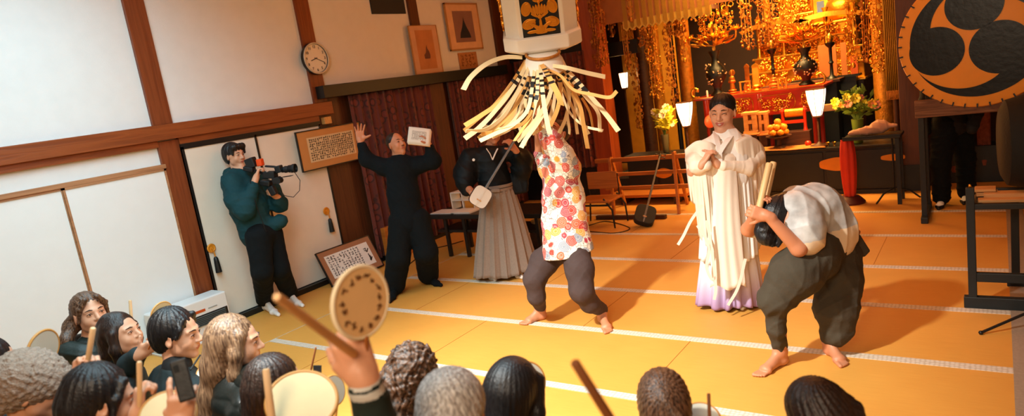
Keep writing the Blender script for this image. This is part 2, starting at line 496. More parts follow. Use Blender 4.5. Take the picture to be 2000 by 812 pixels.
# posts, beams and rails of the left wall
n = 2
def trim(b_, m, **k):
    global n
    o = struct(b_.build('trim_%d' % n, m, **k)); n += 1; return o
def vpost(y0, y1, z0, z1, m, pr=0.03, x=XL):
    return trim(MB().box((x - 0.02, y0, z0), (x + pr, y1, z1)), m, bevel=0.004)
vpost(3.24, 3.44, 0, 1.85, M['post'])
vpost(3.24, 3.43, 2.0, 4.3, M['post'])
vpost(5.09, 5.28, 2.0, 4.3, M['post'])
vpost(6.98, 7.30, 0, 2.04, M['postd'], 0.06)
vpost(6.90, 7.07, 2.18, 4.3, M['postd'], 0.03)
vpost(8.72, 9.04, 0.0, 4.3, M['postd'], 0.05)
trim(MB().box((XL, -3.1, 1.86), (XL + 0.075, 5.30, 2.0)), M['beam'], bevel=0.004)
trim(MB().box((XL, -3.1, 1.80), (XL + 0.04, 3.24, 1.86)), M['beam'])
trim(MB().box((XL, 3.44, 1.80), (XL + 0.045, 5.10, 1.86)), M['beam'])
trim(MB().box((XL, 3.44, 1.765), (XL + 0.05, 5.10, 1.80)), M['black'])
trim(MB().box((XL, -3.1, 1.605), (XL + 0.05, 3.26, 1.645)), M['rail'], bevel=0.003)
trim(MB().box((XL, 5.14, 2.04), (XL + 0.16, 8.74, 2.18)), M['black'], bevel=0.004)
trim(MB().box((XL, 3.44, 0), (XL + 0.10, 5.12, 0.055)), M['black'])
trim(MB().box((XL, -3.1, 0), (XL + 0.05, 3.24, 0.04)), M['rail'])
trim(MB().box((XL, 5.30, 0), (XL + 0.09, 8.74, 0.05)), M['black'])
# dark boarding behind the curtains
trim(MB().box((XL, 5.10, 0), (XL + 0.02, 6.98, 2.04)), M['postd'])
trim(MB().box((XL, 7.30, 0), (XL + 0.02, 8.74, 2.04)), M['postd'])
trim(MB().box((XL, 8.98, 2.2), (-4.8, 9.06, 2.5)), M['black'])
trim(MB().box((XL, 8.95, 0.0), (-4.8, 9.06, 0.62)), M['black'])
# upper ochre wall over the left of the sanctuary
trim(MB().box((-6.27, 9.04, 2.5), (-0.7, 9.055, 4.3)), M['ochre_wall'])
trim(MB().box((-0.72, 9.58, 2.2), (4.0, 9.60, 4.3)), M['wall_dark'])

# sliding doors of the left wall
def fusuma(i, y0, y1, z1, m, fr, frm, x, handle=None):
    r = thing('door_%d' % i, (x, (y0 + y1) / 2, 0.0), None, None); r['kind'] = 'structure'
    b = MB(); b.box((x - 0.012, y0, 0.04), (x + 0.012, y1, z1)); o = b.build('door_panel', m, r)
    if fr:
        b = MB()
        b.box((x - 0.02, y0, 0.04), (x + 0.02, y0 + fr, z1)); b.box((x - 0.02, y1 - fr, 0.04), (x + 0.02, y1, z1))
        b.box((x - 0.02, y0, z1 - fr), (x + 0.02, y1, z1)); b.box((x - 0.02, y0, 0.04), (x + 0.02, y1, 0.04 + fr))
        b.build('door_frame', frm, r)
    if handle:
        hy, hz = handle
        b = MB(); b.lathe([(0, 0.0), (0.042, 0.0), (0.045, 0.008), (0.036, 0.014), (0.026, 0.008), (0.008, 0.010), (0.006, 0.022), (0, 0.024)], (x + 0.02, hy, hz), 24, (1, 0, 0))
        b.build('door_handle', M['goldm'], r, smooth=True)
        b = MB(); b.tube([(x + 0.045, hy, hz), (x + 0.05, hy + 0.005, hz - 0.04), (x + 0.045, hy + 0.01, hz - 0.09)], 0.006, 6, 0)
        tc_ = b.build('tassel_cord', M['goldm'], r, smooth=True)
        b = MB(); b.lathe([(0, 0.0), (0.012, -0.004), (0.021, -0.02), (0.024, -0.05), (0.03, -0.16), (0.0, -0.165)], (x + 0.045, hy + 0.01, hz - 0.085), 14)
        b.build('tassel', M['black'], tc_, smooth=True)
    return r
ya = PX(120, 372, XL).y
fusuma(1, 0.95, ya, 1.605, M['fusuma_white'], 0.018, M['rail'], XL + 0.018)
fusuma(2, ya - 0.01, 3.25, 1.605, M['fusuma_white'], 0.018, M['rail'], XL + 0.03)
fusuma(3, -0.8, 0.96, 1.605, M['fusuma_white'], 0.018, M['rail'], XL + 0.03)
h1 = PX(406, 486, XL + 0.05); h2 = PX(638, 412, XL + 0.05)
fusuma(4, 3.44, 4.25, 1.77, M['fusuma'], 0.022, M['black'], XL + 0.035, (h1.y + 0.03, h1.z))
fusuma(5, 4.21, 5.10, 1.77, M['fusuma'], 0.022, M['black'], XL + 0.018, (h2.y, h2.z))

# tatami borders and joints
ROWS = [1.52, 2.42, 3.31, 4.205, 5.085, 5.97, 6.93, 7.87]
for y in ROWS:
    trim(MB().box((-5.25, y - 0.034, 0), (0.04, y + 0.034, 0.004)), M['heri'])
M['joint'] = mat('mat_joint_line', '#b3752a', 0.9)  # thin darker strips along the mat joints
M['stitch'] = mat('mat_stitching', '#cdb28a', 0.9)
js = []
for i, y in enumerate(ROWS[:-1]):
    b = MB()
    for x in ([-1.74, -3.5] if i % 2 == 0 else [-0.86, -2.62, -4.38]):
        b.box((x - 0.002, y + 0.034, 0), (x + 0.002, ROWS[i + 1] - 0.034, 0.002))
    trim(b, M['joint'])
trim(MB().box((-5.262, -1, 0), (-5.25, 8.8, 0.003)), M['stitch'])
trim(MB().box((0.04, -1, 0), (0.17, 8.8, 0.004)), mat('plain_grey_mat_border', '#9c8a76', .85, var=.15, vscale=60))

# curtains on the left wall and beside the sanctuary
def curtain(y0, y1, z0, z1, name, label, axis='y', x=XL + 0.10, nf=11, cat='curtain', amp=0.03, group=None):
    rs = random.Random(int(y0 * 100))
    ph = [rs.random() * 6 for _ in range(4)]
    def fn(u, v):
        s_ = y0 + (y1 - y0) * u; z = z0 + (z1 - z0) * v
        w = amp * (math.sin(u * nf * 2 * PI + ph[0] + 0.5 * math.sin(u * 9 + ph[1])) + 0.35 * math.sin(u * nf * 4.7 * PI + ph[2])) * (1.15 - 0.4 * v)
        return (x + w, s_, z) if axis == 'y' else (s_, x - w, z)
    b = MB(); b.grid(fn, 240, 14)
    o = b.build(name, M['curtain'], None, smooth=180, recalc=False)
    uv = o.data.uv_layers.new(name='UVMap')
    co = o.data.vertices
    for lp in o.data.loops:
        c = co[lp.vertex_index].co
        uv.data[lp.index].uv = ((c.y if axis == 'y' else c.x) * 1.6, c.z)
    q = o.modifiers.new('solid', 'SOLIDIFY'); q.thickness = 0.004
    return tag(o, label, cat, group)
curtain(5.52, 6.96, 0.06, 2.035, 'damask_curtain', 'dark red patterned curtain behind the man in black, under the black beam')
curtain(7.33, 8.70, 0.06, 2.035, 'damask_curtain', 'dark red patterned curtain behind the lute player and the swung ribbons', nf=13)
curtain(-6.05, -4.83, 0.5, 2.2, 'damask_curtain', 'striped dark red curtain beside the square red pillar', axis='x', x=8.86, nf=12)

# wall clock on the post
c = PX(617, 114, XL + 0.07)
r = thing('wall_clock', (XL + 0.03, c.y, c.z), 'round white wall clock with dark rim hanging on the brown post', 'clock')
R_ = 0.172
MB().lathe([(0, 0), (R_, 0), (R_ + 0.006, 0.01), (R_ + 0.002, 0.05), (R_ - 0.014, 0.05), (R_ - 0.014, 0.035), (0, 0.035)], (XL + 0.03, c.y, c.z), 48, (1, 0, 0)).build('clock_case', M['black'], r, smooth=True)
MB().tube([(XL + 0.03 + .052, c.y + math.cos(q) * (R_ - .005), c.z + math.sin(q) * (R_ - .005)) for q in [2 * PI * k / 48 for k in range(49)]], .009, 8).build('silver_rim', mat('silver_rim', '#cfc8b8', .35, metal=.3), r, smooth=True)
MB().lathe([(0, 0.036), (R_ - 0.014, 0.036), (R_ - 0.014, 0.038), (0, 0.038)], (XL + 0.03, c.y, c.z), 48, (1, 0, 0)).build('clock_face', mat('clock_face', '#e8e0cc', 0.6, var=0.02), r)
cf_ = bpy.data.objects['clock_face']
xf = XL + 0.072
def hand_(ang, ln, w, nm):
    d_ = Vector((0, math.sin(ang), math.cos(ang)))
    MB().beam(Vector((xf, c.y, c.z)) - d_ * 0.02, Vector((xf, c.y, c.z)) + d_ * ln, w, 0.002, up=(1, 0, 0)).build(nm, M['black'], r)
hand_(math.radians(8.3 * 30 + 3), 0.075, 0.008, 'hour_hand')
hand_(math.radians(19 * 6), 0.125, 0.006, 'minute_hand')
def text_mesh(txt, size, o, ax, ay, m, parent, name, align='CENTER', th=0.001):
    cu = bpy.data.curves.new(name, 'FONT'); cu.body = txt; cu.size = size; cu.align_x = align; cu.align_y = 'CENTER'; cu.extrude = th
    t = bpy.data.objects.new(name, cu); COL.objects.link(t)
    az = Vector(ax).cross(Vector(ay)).normalized()
    mm = Matrix((Vector(ax).normalized(), Vector(ay).normalized(), az)).transposed().to_4x4(); mm.translation = Vector(o)
    bpy.context.view_layer.update()
    me = bpy.data.meshes.new_from_object(t); bpy.data.objects.remove(t)
    me.transform(mm)
    me.materials.clear(); me.materials.append(m)
    q = bpy.data.objects.new(name, me); link(q, parent); return q
for h in range(1, 13):
    a = h * PI / 6
    text_mesh(str(h), 0.042, (xf - 0.001, c.y + math.sin(a) * 0.126, c.z + math.cos(a) * 0.126), (0, 1, 0), (0, 0, 1), M['black'], cf_, 'numeral')

# framed writings and pictures
M['mount'] = mat('tan_picture_mount', '#c48a4c', 0.8, var=0.06)
M['mountb'] = mat('brown_picture_mount', '#a5714d', 0.8, var=0.06)
M['inkpaper'] = mat('aged_writing_paper', '#d8bd90', 0.85, var=0.05)
M['ink'] = mat('ink', '#2b211b', 0.8)
M['goldframe'] = mat('brass_frame', '#b98b58', 0.45, metal=0.2)
def writing(b, o, ax, ay, w, h, cols, rows, seed, sz=0.6, off=0.004, gap=()):
    rs = random.Random(seed); nn = Vector(ax).cross(Vector(ay)).normalized()
    cw = w / cols; rh = h / rows
    for i in range(cols):
        if i in gap: continue
        for j in range(rows):
            if rs.random() < 0.08: continue
            p = Vector(o) + ax * (-w / 2 + cw * (i + 0.5)) + ay * (h / 2 - rh * (j + 0.5)) + nn * off
            for k in range(4):          # brush strokes of a character
                a = rs.random() * PI; d_ = ax * math.cos(a) + ay * math.sin(a)
                q = p + ax * (rs.uniform(-.25, .25) * cw * sz) + ay * (rs.uniform(-.25, .25) * rh * sz)
                l_ = rs.uniform(0.25, 0.5) * min(cw, rh) * sz
                b.obox(q, d_, nn.cross(d_), nn, l_, max(l_ * 0.22, 0.0009), 0.0006)
def framed(name, label, quad, X0, tilt, w, h, fr, m_frame, m_mount, m_paper, pw, ph, cols, rows, seed, origin, ax, ay, extra=None, cat='framed writing'):
    nn = Vector(ax).cross(Vector(ay)).normalized(); o = Vector(origin)
    r = thing(name, o - ay * (h / 2), label, cat)
    b = MB()
    b.obox(o, ax, ay, nn, w / 2 - 0.002, h / 2 - 0.002, 0.006); b.build('mount', m_mount, r)
    b = MB()
    for s_ in (-1, 1):
        b.obox(o + ax * (s_ * (w / 2 - fr / 2)), ax, ay, nn, fr / 2, h / 2, 0.013)
        b.obox(o + ay * (s_ * (h / 2 - fr / 2)), ax, ay, nn, w / 2, fr / 2, 0.013)
    b.build('frame', m_frame, r, bevel=0.002)
    if m_paper:
        pp = MB().obox(o + nn * 0.007, ax, ay, nn, pw / 2, ph / 2, 0.0015).build('paper', m_paper, r)
        if cols:
            b = MB(); writing(b, o, ax, ay, pw * 0.94, ph * 0.9, cols, rows, seed, 0.95, 0.009, extra or ())
            b.build('brushed_writing', M['ink'], pp)
    return r, o, nn
# long frame hung by the door end
A0, A1, B0 = PX(576, 255, XL + 0.10), PX(700, 240, XL + 0.10), PX(590, 334, XL + 0.10)
ay_ = (A0 - B0).normalized(); ax_ = Vector((0, 1, 0)); ay2 = Vector((0, 0, 1)); wd = (A1 - A0).length + 0.02; hh_ = (A0 - B0).length
cc = (A0 + A1) / 2 - ay2 * (hh_ / 2)
framed('framed_writing', 'wide tan-mounted frame of dense brush writing hung beside the upper door corner', None, 0, 0, wd, hh_, 0.012, M['black'], M['mount'], M['inkpaper'], wd * 0.72, hh_ * 0.62, 22, 10, 3, cc, ax_, ay2)
# small wooden block above the frame
c2 = PX(639, 235, XL + 0.06)
tag(MB().box((XL + 0.005, c2.y - 0.05, c2.z - 0.04), (XL + 0.08, c2.y + 0.05, c2.z + 0.04)).build('wooden_block', M['lwood'], bevel=0.006), 'small pale wooden block fixed on the wall above the wide writing frame', 'block')
# frame leaning on the floor
P0, P1 = PZ(648, 557, 0.015), PZ(750, 519, 0.015)
P0.x = P1.x = XL + 0.30
P0.y, P1.y = PX(648, 557, P0.x).y, PX(750, 519, P0.x).y
T0 = PX(620, 492, XL + 0.12); T1 = PX(722, 458, XL + 0.12)
ax_ = Vector((0, 1, 0)); ay_ = ((T0 + T1) / 2 - (P0 + P1) / 2); ay_.y = 0; hh_ = ay_.length; ay_.normalize()
wd = (P1 - P0).length
mid = Vector((P0.x, (P0.y + P1.y) / 2, 0.012))
r, o_, nn_ = framed('framed_writing', 'framed white sheet of brush writing standing on the mats against the wall', None, 0, 0, wd, hh_, 0.012, M['black'], M['mountb'], M['paper'], wd * 0.80, hh_ * 0.66, 14, 9, 5, mid + ay_ * (hh_ / 2), ax_, ay_, extra=(11, 12, 13))
b = MB(); rs = random.Random(4)
writing(b, o_ + ax_ * (wd * 0.325), ax_, ay_, 0.07, hh_ * 0.5, 1, 2, 8, 1.0, 0.010); b.build('large_brushed_writing', M['ink'], r)
# pictures over the black beam
zt = 2.18
def pic(name, label, px0, px1, pyt, pyb, xw, m_f, m_m):
    a, b_ = PX(px0, pyt, xw), PX(px1, pyt, xw); zb = PX((px0 + px1) / 2, pyb, xw).z; za = (a.z + b_.z) / 2
    return a.y, b_.y, zb, za
y0, y1 = PX(808, 120, XL + 0.06).y, PX(862, 120, XL + 0.06).y
z0_ = zt; z1_ = PX(838, 49, XL + 0.06).z
r, o_, nn_ = framed('framed_scroll_print', 'unlit tall framed print of a seated figure standing on the black beam', None, 0, 0, y1 - y0, z1_ - z0_, 0.008, M['goldframe'], mat('print_ground', '#d0a684', 0.8, var=0.08), mat('print_sheet', '#bd8150', 0.8, var=0.2, vscale=6), (y1 - y0) * 0.62, (z1_ - z0_) * 0.8, 0, 0, 1, Vector((XL + 0.06, (y0 + y1) / 2, (z0_ + z1_) / 2)), Vector((0, 1, 0)), ZUP, cat='picture')
b = MB(); cz = o_.z - 0.07
b.prism([(-.055, -.05), (-.06, .0), (-.02, .03), (.0, .10), (.012, .13), (.02, .08), (.05, .04), (.06, -.01), (.05, -.05)], Vector((o_.x + 0.011, o_.y, cz)), Vector((0, 1, 0)), ZUP, 0.001)
b.build('printed_figure', mat('print_ink', '#6a4434', 0.8, var=0.3, vscale=40), r)
r['label'] = 'tall thin-framed print of a dark seated figure standing on the black beam'
y0, y1 = PX(874, 60, XL + 0.04).y, PX(938, 60, XL + 0.04).y
z0_, z1_ = PX(908, 98, XL + 0.04).z, PX(905, 6, XL + 0.04).z
r, o_, nn_ = framed('framed_photograph', 'light-framed picture of a dark pagoda-shaped peak hung on the upper wall', None, 0, 0, y1 - y0, z1_ - z0_, 0.022, M['goldframe'], mat('photo_mount', '#dcb48c', 0.8), mat('photo_sheet', '#8d6a60', 0.7, var=0.15, vscale=5), (y1 - y0) * 0.60, (z1_ - z0_) * 0.66, 0, 0, 1, Vector((XL + 0.04, (y0 + y1) / 2, (z0_ + z1_) / 2)), Vector((0, 1, 0)), ZUP, cat='picture')
b = MB(); q = (z1_ - z0_)
b.prism([(-.19 * q, -.24 * q), (-.16 * q, -.14 * q), (-.07 * q, 0), (-.02 * q, .12 * q), (0, .20 * q), (.02 * q, .12 * q), (.07 * q, 0), (.16 * q, -.14 * q), (.19 * q, -.24 * q)], Vector((o_.x + 0.010, o_.y, o_.z)), Vector((0, 1, 0)), ZUP, 0.001)
b.build('printed_pagoda', mat('photo_dark', '#1f2430', 0.7, var=0.4, vscale=50), r)
y0, y1 = PX(896, 110, XL + 0.02).y, PX(932, 110, XL + 0.02).y; z0_, z1_ = 2.2, PX(913, 102, XL + 0.02).z
b = MB().box((XL + 0.005, y0, z0_ - 0.01), (XL + 0.012, y1, z1_))
r = thing('paper_notice', (XL + 0.01, (y0 + y1) / 2, z0_), 'small tan paper with faint brush marks below the pagoda picture', 'notice')
b.build('sheet', mat('tan_paper', '#b67c46', 0.85, var=0.1), r)
b = MB(); writing(b, Vector((XL + 0.012, (y0 + y1) / 2, (z0_ + z1_) / 2)), Vector((0, 1, 0)), ZUP, (y1 - y0) * .8, (z1_ - z0_) * .8, 4, 4, 9, 1.0, 0.001); b.build('brushed_writing', mat('faint_ink', '#7a4420', .8), r)
y0, y1 = PX(728, 26, XL + 0.02).y, PX(792, 15, XL + 0.02).y; zb = PX(728, 27, XL + 0.02).z
r = thing('dark_poster', (XL + 0.01, (y0 + y1) / 2, zb), 'dark blue poster with a small line of lettering high on the upper wall', 'poster')
MB().box((XL, y0, zb), (XL + 0.014, y1, zb + 0.55)).build('poster_sheet', mat('navy_poster', '#12222a', 0.6), r)
b = MB(); zz = zb + 0.18; 
for i in range(9):
    yy = y0 + (y1 - y0) * (0.33 + 0.038 * i)
    b.box((XL + 0.0145, yy, zz), (XL + 0.0155, yy + 0.006, zz + 0.022)); b.box((XL + 0.0145, yy, zz + (0.0 if i % 2 else 0.018)), (XL + 0.0155, yy + 0.012, zz + (0.005 if i % 2 else 0.023)))
b.build('lettering', mat('poster_lettering', '#b8a088', .7), r)

# fan heater at the foot of the post
hx = XL + 0.30
a0 = PX(445, 632, hx); h0, h1_ = PX(310, 640, hx).y, PX(441, 570, hx).y
htop = PX(425, 573, hx).z
r = thing('fan_heater', (XL + 0.2, (h0 + h1_) / 2, 0), 'white fan heater with black louvres standing against the left wall', 'heater')
M['appl'] = mat('white_appliance', '#dfe3e2', 0.4, var=0.02)
MB().box((XL + 0.07, h0, 0.02), (hx, h1_, htop)).build('casing', M['appl'], r, bevel=0.015, seg=3)
b = MB(); b.box((hx - 0.004, h0 + 0.04, htop * 0.38), (hx + 0.004, h1_ - 0.02, htop * 0.64)); ol_ = b.build('outlet', M['black'], r)
for i in range(6):
    z = htop * (0.40 + 0.04 * i)
    b = MB(); b.obox(Vector((hx + 0.006, (h0 + h1_) / 2, z)), Vector((1, 0, -0.4)), Vector((0, 1, 0)), Vector((0.4, 0, 1)), 0.008, (h1_ - h0) / 2 - 0.045, 0.003)
    b.build('louvre', mat('louvre_grey', '#4b5658', 0.5), ol_)
yy = PX(391, 608, hx).y; zz = PX(391, 608, hx).z
MB().box((hx, yy - 0.05, zz - 0.012), (hx + 0.003, yy + 0.05, zz + 0.012)).build('display', mat('amber_display', '#9a3a16', 0.4, emit='#d05818', estr=0.25), r)
MB().box((hx, yy + 0.08, zz - 0.004), (hx + 0.003, yy + 0.17, zz + 0.006)).build('button_strip', mat('grey_btn', '#9aa09c', 0.5), r)
MB().box((XL + 0.06, h0 - 0.005, 0.0), (hx + 0.03, h1_ + 0.005, 0.02)).build('base', M['appl'], r, bevel=0.004)

# ---------------------------------------------------------------- lights
def area(name, loc, target, size, power, col, sy=None, spread=None):
    l = bpy.data.lights.new(name, 'AREA'); l.energy = power; l.color = hexc(col)[:3] if isinstance(col, str) else col
    l.size = size
    if sy: l.shape = 'RECTANGLE'; l.size_y = sy
    if spread: l.spread = math.radians(spread)
    o = bpy.data.objects.new(name, l); COL.objects.link(o); o.location = loc
    o.rotation_euler = (Vector(target) - Vector(loc)).to_track_quat('-Z', 'Y').to_euler()
    return o
def spot(name, loc, target, power, ang, col, blend=0.6, rad=0.08):
    l = bpy.data.lights.new(name, 'SPOT'); l.energy = power; l.color = hexc(col)[:3]; l.spot_size = math.radians(ang); l.spot_blend = blend; l.shadow_soft_size = rad
    o = bpy.data.objects.new(name, l); COL.objects.link(o); o.location = loc
    o.rotation_euler = (Vector(target) - Vector(loc)).to_track_quat('-Z', 'Y').to_euler(); return o
def point(name, loc, power, col, rad=0.1):
    l = bpy.data.lights.new(name, 'POINT'); l.energy = power; l.color = hexc(col)[:3]; l.shadow_soft_size = rad
    o = bpy.data.objects.new(name, l); COL.objects.link(o); o.location = loc; return o
wd_ = bpy.data.worlds.new('world'); scene.world = wd_; wd_.use_nodes = True
wd_.node_tree.nodes['Background'].inputs[0].default_value = (0.05, 0.09, 0.1, 1); wd_.node_tree.nodes['Background'].inputs[1].default_value = 0.3
LK = {}
LK['front'] = area('audience_ceiling_light', (-3.5, 1.9, 3.1), (-4.5, 2.1, 0.0), 1.6, 128, '#b9e0ee', sy=4.4, spread=138)
LK['key'] = spot('stage_spotlight', (-2.7, 0.3, 4.15), (-2.2, 3.5, 0), 2150, 54, '#fffaf0', 1.0, 0.12)
LK['warm'] = area('hall_ceiling_light', (-2.0, 5.6, 4.1), (-2.0, 5.6, 0), 2.5, 52, '#ff9450')
LK['altar'] = area('sanctuary_light', (-2.6, 9.5, 3.9), (-2.6, 10.6, 0.8), 1.6, 430, '#ffc878', spread=95)
point('altar_front_glow', (-2.6, 9.2, 2.45), 75, '#ffbc68', .25)
LK['fill'] = area('camera_side_fill', (-0.3, -1.2, 3.3), (-1.3, 4.5, 1.2), 1.2, 105, '#ffe2c0')  # added fill above the camera, brightens the raised drum and heads
scene.view_settings.view_transform = 'Standard'
scene.view_settings.look = 'None'
scene.view_settings.exposure = 0.0
scene.view_settings.gamma = 1.0
scene.view_settings.use_curve_mapping = False
# ---------------------------------------------------------------- figure building
def px(n, d): return n * d / 1331.29
class Head:
    def __init__(s, S, c, f, u=ZUP, sc=1.0, neck=None, mouth='closed', jaw=1.0, nose=1.0, age=0):
        s.c = Vector(c); s.f = Vector(f).normalized(); u = Vector(u); s.u = (u - s.f * u.dot(s.f)).normalized(); s.x = s.f.cross(s.u); s.s = sc; s.mouth = mouth
        P = s.P; q = sc; ax = (s.x, s.f, s.u)
        S.ell(P(0, -.014, .030), (.074 * q, .094 * q, .086 * q), ax, 0.02 * q)
        S.ell(P(0, .020, -.020), (.064 * q, .070 * q, .086 * q), ax, 0.03 * q)
        S.cone(P(-.033 * jaw, .022, -.062), P(0, .060, -.092), .031 * q, .020 * q, 0.022 * q)
        S.cone(P(.033 * jaw, .022, -.062), P(0, .060, -.092), .031 * q, .020 * q, 0.022 * q)
        for t in (-1, 1):
            S.ell(P(t * .036, .058, -.034), (.024 * q, .024 * q, .026 * q), ax, 0.02 * q)
            S.cone(P(t * .012, .084, .020), P(t * .044, .070, .022), .010 * q, .008 * q, 0.015 * q)
            S.ell(P(t * .031, .101, .001), (.017 * q, .018 * q, .010 * q), ax, 0.012 * q, sub=True)
            S.ell(P(t * .031, .078, .000), (.0135 * q, .0125 * q, .0115 * q), ax, 0.003 * q)
            S.ell(P(t * .077, -.006, -.010), (.007 * q, .020 * q, .031 * q), (s.x + s.f * (-.35 * t), s.f + s.x * (.35 * t), s.u), 0.008 * q)
            S.ell(P(t * .084, -.002, -.006), (.006 * q, .010 * q, .016 * q), ax, 0.005 * q, sub=True)
            S.ell(P(t * .012, .094, -.032), (.009 * q, .009 * q, .007 * q), ax, 0.007 * q)
        S.cone(P(0, .086, .010), P(0, .108 * (1 + .04 * (nose - 1)), -.027), .0075 * q, .0115 * q * nose, 0.012 * q)
        S.ell(P(0, .080, -.058), (.028 * q, .016 * q, .018 * q), ax, 0.015 * q)
        if mouth == 'smile':
            S.chain([P(-.026, .080, -.053), P(0, .093, -.058), P(.026, .080, -.053)], [.003 * q, .0055 * q, .003 * q], 0.004 * q)
            S.chain([P(-.024, .078, -.062), P(0, .088, -.074), P(.024, .078, -.062)], [.003 * q, .006 * q, .003 * q], 0.004 * q)
        elif mouth == 'open':
            S.ell(P(0, .100, -.066), (.013 * q, .016 * q, .008 * q), ax, 0.006 * q, sub=True)
            S.chain([P(-.019, .084, -.057), P(0, .094, -.056), P(.019, .084, -.057)], [.003 * q, .0055 * q, .003 * q], 0.003 * q)
            S.chain([P(-.017, .082, -.069), P(0, .090, -.076), P(.017, .082, -.069)], [.003 * q, .006 * q, .003 * q], 0.003 * q)
        else:
            S.chain([P(-.021, .081, -.061), P(0, .091, -.0585), P(.021, .081, -.061)], [.002 * q, .0040 * q, .002 * q], 0.003 * q)
            S.chain([P(-.017, .081, -.065), P(0, .088, -.0675), P(.017, .081, -.065)], [.002 * q, .0048 * q, .002 * q], 0.003 * q)
        S.ell(P(0, .070, -.100), (.018 * q, .014 * q, .013 * q), ax, 0.015 * q)
        if neck is not None:
            S.cone(P(0, -.034, -.060), neck, .043 * q, .050 * q, 0.018 * q)
    def P(s, x, y, z): return s.c + (s.x * x + s.f * y + s.u * z) * s.s
    def local(s, C):
        d = C - nparr(s.c)
        return d @ nparr(s.x) / s.s, d @ nparr(s.f) / s.s, d @ nparr(s.u) / s.s
    def lip_rule(s):
        def f(C):
            x, y, z = s.local(C)
            w = .027 if s.mouth == 'smile' else .019; hh = .0125 if s.mouth == 'smile' else (.012 if s.mouth == 'open' else .0085)
            return (y > .076) & (np.abs(x) < w) & (np.abs(z + .0635 - (.10 * (np.abs(x) / .027) ** 2 * .1 if s.mouth == 'smile' else 0)) < hh * np.sqrt(np.clip(1 - (x / w) ** 2, 0, 1)) + .0005)
        return f
    def details(s, root, smile=False, look=0.0, brow=None, closed=False, brow_z=.026, only=(-1, 1), teeth=False):
        q = s.s; brow = brow or M['brow']; P = s.P
        for t in only:
            if smile or closed:
                MB().tube([P(t * .016, .0895, -.001), P(t * .026, .0925, .005 if smile else -.003), P(t * .036, .0895, .005 if smile else -.003), P(t * .045, .083, -.001)], [.0012 * q, .0022 * q, .0022 * q, .0012 * q], 6).build('eye', M['eyeb'], root, smooth=True)
            else:
                MB().ball(P(t * .031 + look * .004, .0885, .0), (.0045 * q, .003 * q, .0048 * q), 10, axes=(s.x, s.f, s.u)).build('eye', M['eyeb'], root, smooth=True)
                MB().tube([P(t * .017, .0875, .001), P(t * .026, .0925, .0075), P(t * .036, .0905, .0075), P(t * .046, .082, .002)], [.0010 * q, .0018 * q, .0018 * q, .0012 * q], 6).build('eyelid', M['eyeb'], root, smooth=True)
            MB().tube([P(t * .014, .0945, brow_z - .003), P(t * .028, .0925, brow_z + .002), P(t * .048, .078, brow_z - .002)], [.0018 * q, .0028 * q, .0012 * q], 6, flat=1.2).build('eyebrow', brow, root, smooth=True)
        if teeth:
            MB().tube([P(-.019, .0880, -.0585), P(0, .0960, -.0640), P(.019, .0880, -.0585)], [.002 * q, .0050 * q, .002 * q], 6).build('teeth', M['eyew'], root, smooth=True)

def hand(S, wrist, fd, pn, ts, curl=(.25, .25, .28, .3, .3), s=1.0, spread=.10, thumb=None, tcurl=.3):
    """palm + five fingers; fd towards the fingertips, pn out of the palm, ts thumb side sign"""
    w = Vector(wrist); fd = Vector(fd).normalized(); pn = Vector(pn); pn = (pn - fd * pn.dot(fd)).normalized(); lat = fd.cross(pn) * ts
    P = lambda l, f_, n_: w + (lat * l + fd * f_ + pn * n_) * s
    S.cone(P(0, -.02, 0), P(0, .02, 0), .027 * s, .026 * s, 0.012)
    for l in (-.026, -.009, .009, .026):
        S.cone(P(l * .75, .02, 0), P(l, .080, 0), .0145 * s, .0125 * s, 0.010)
    S.cone(P(.020, .018, .006), P(.036, .045, .010), .016 * s, .013 * s, 0.012)
    out = []
    for i, (l, L) in enumerate(((.027, .072), (.009, .080), (-.009, .074), (-.026, .058))):
        c_ = curl[i + 1]
        d = (fd + lat * (l / .027 * spread)).normalized(); axis = d.cross(pn)
        p = P(l, .080, 0); r = .0088 * s if i < 3 else .0078 * s
        ang = 0; pts = [p]
        for j, fr in enumerate((.45, .31, .24)):
            ang += c_ * (1.5 if j else 1.1)
            dd = d * math.cos(ang) + pn * math.sin(ang)
            p = p + dd * (L * fr * s); pts.append(p)
        S.chain(pts, [r, r * .94, r * .86, r * .74], 0.004)
        out.append(pts)
    td = thumb or (lat * .75 + fd * .65 + pn * .25)
    td = Vector(td).normalized()
    p0 = P(.030, .030, .008); p1 = p0 + td * .036 * s
    t2 = (td * math.cos(tcurl) + (fd * .4 + pn * .9 - lat * .3).normalized() * math.sin(tcurl)).normalized()
    p2 = p1 + t2 * .028 * s
    S.chain([p0, p1, p2], [.013 * s, .0098 * s, .0082 * s], 0.005)
    return out

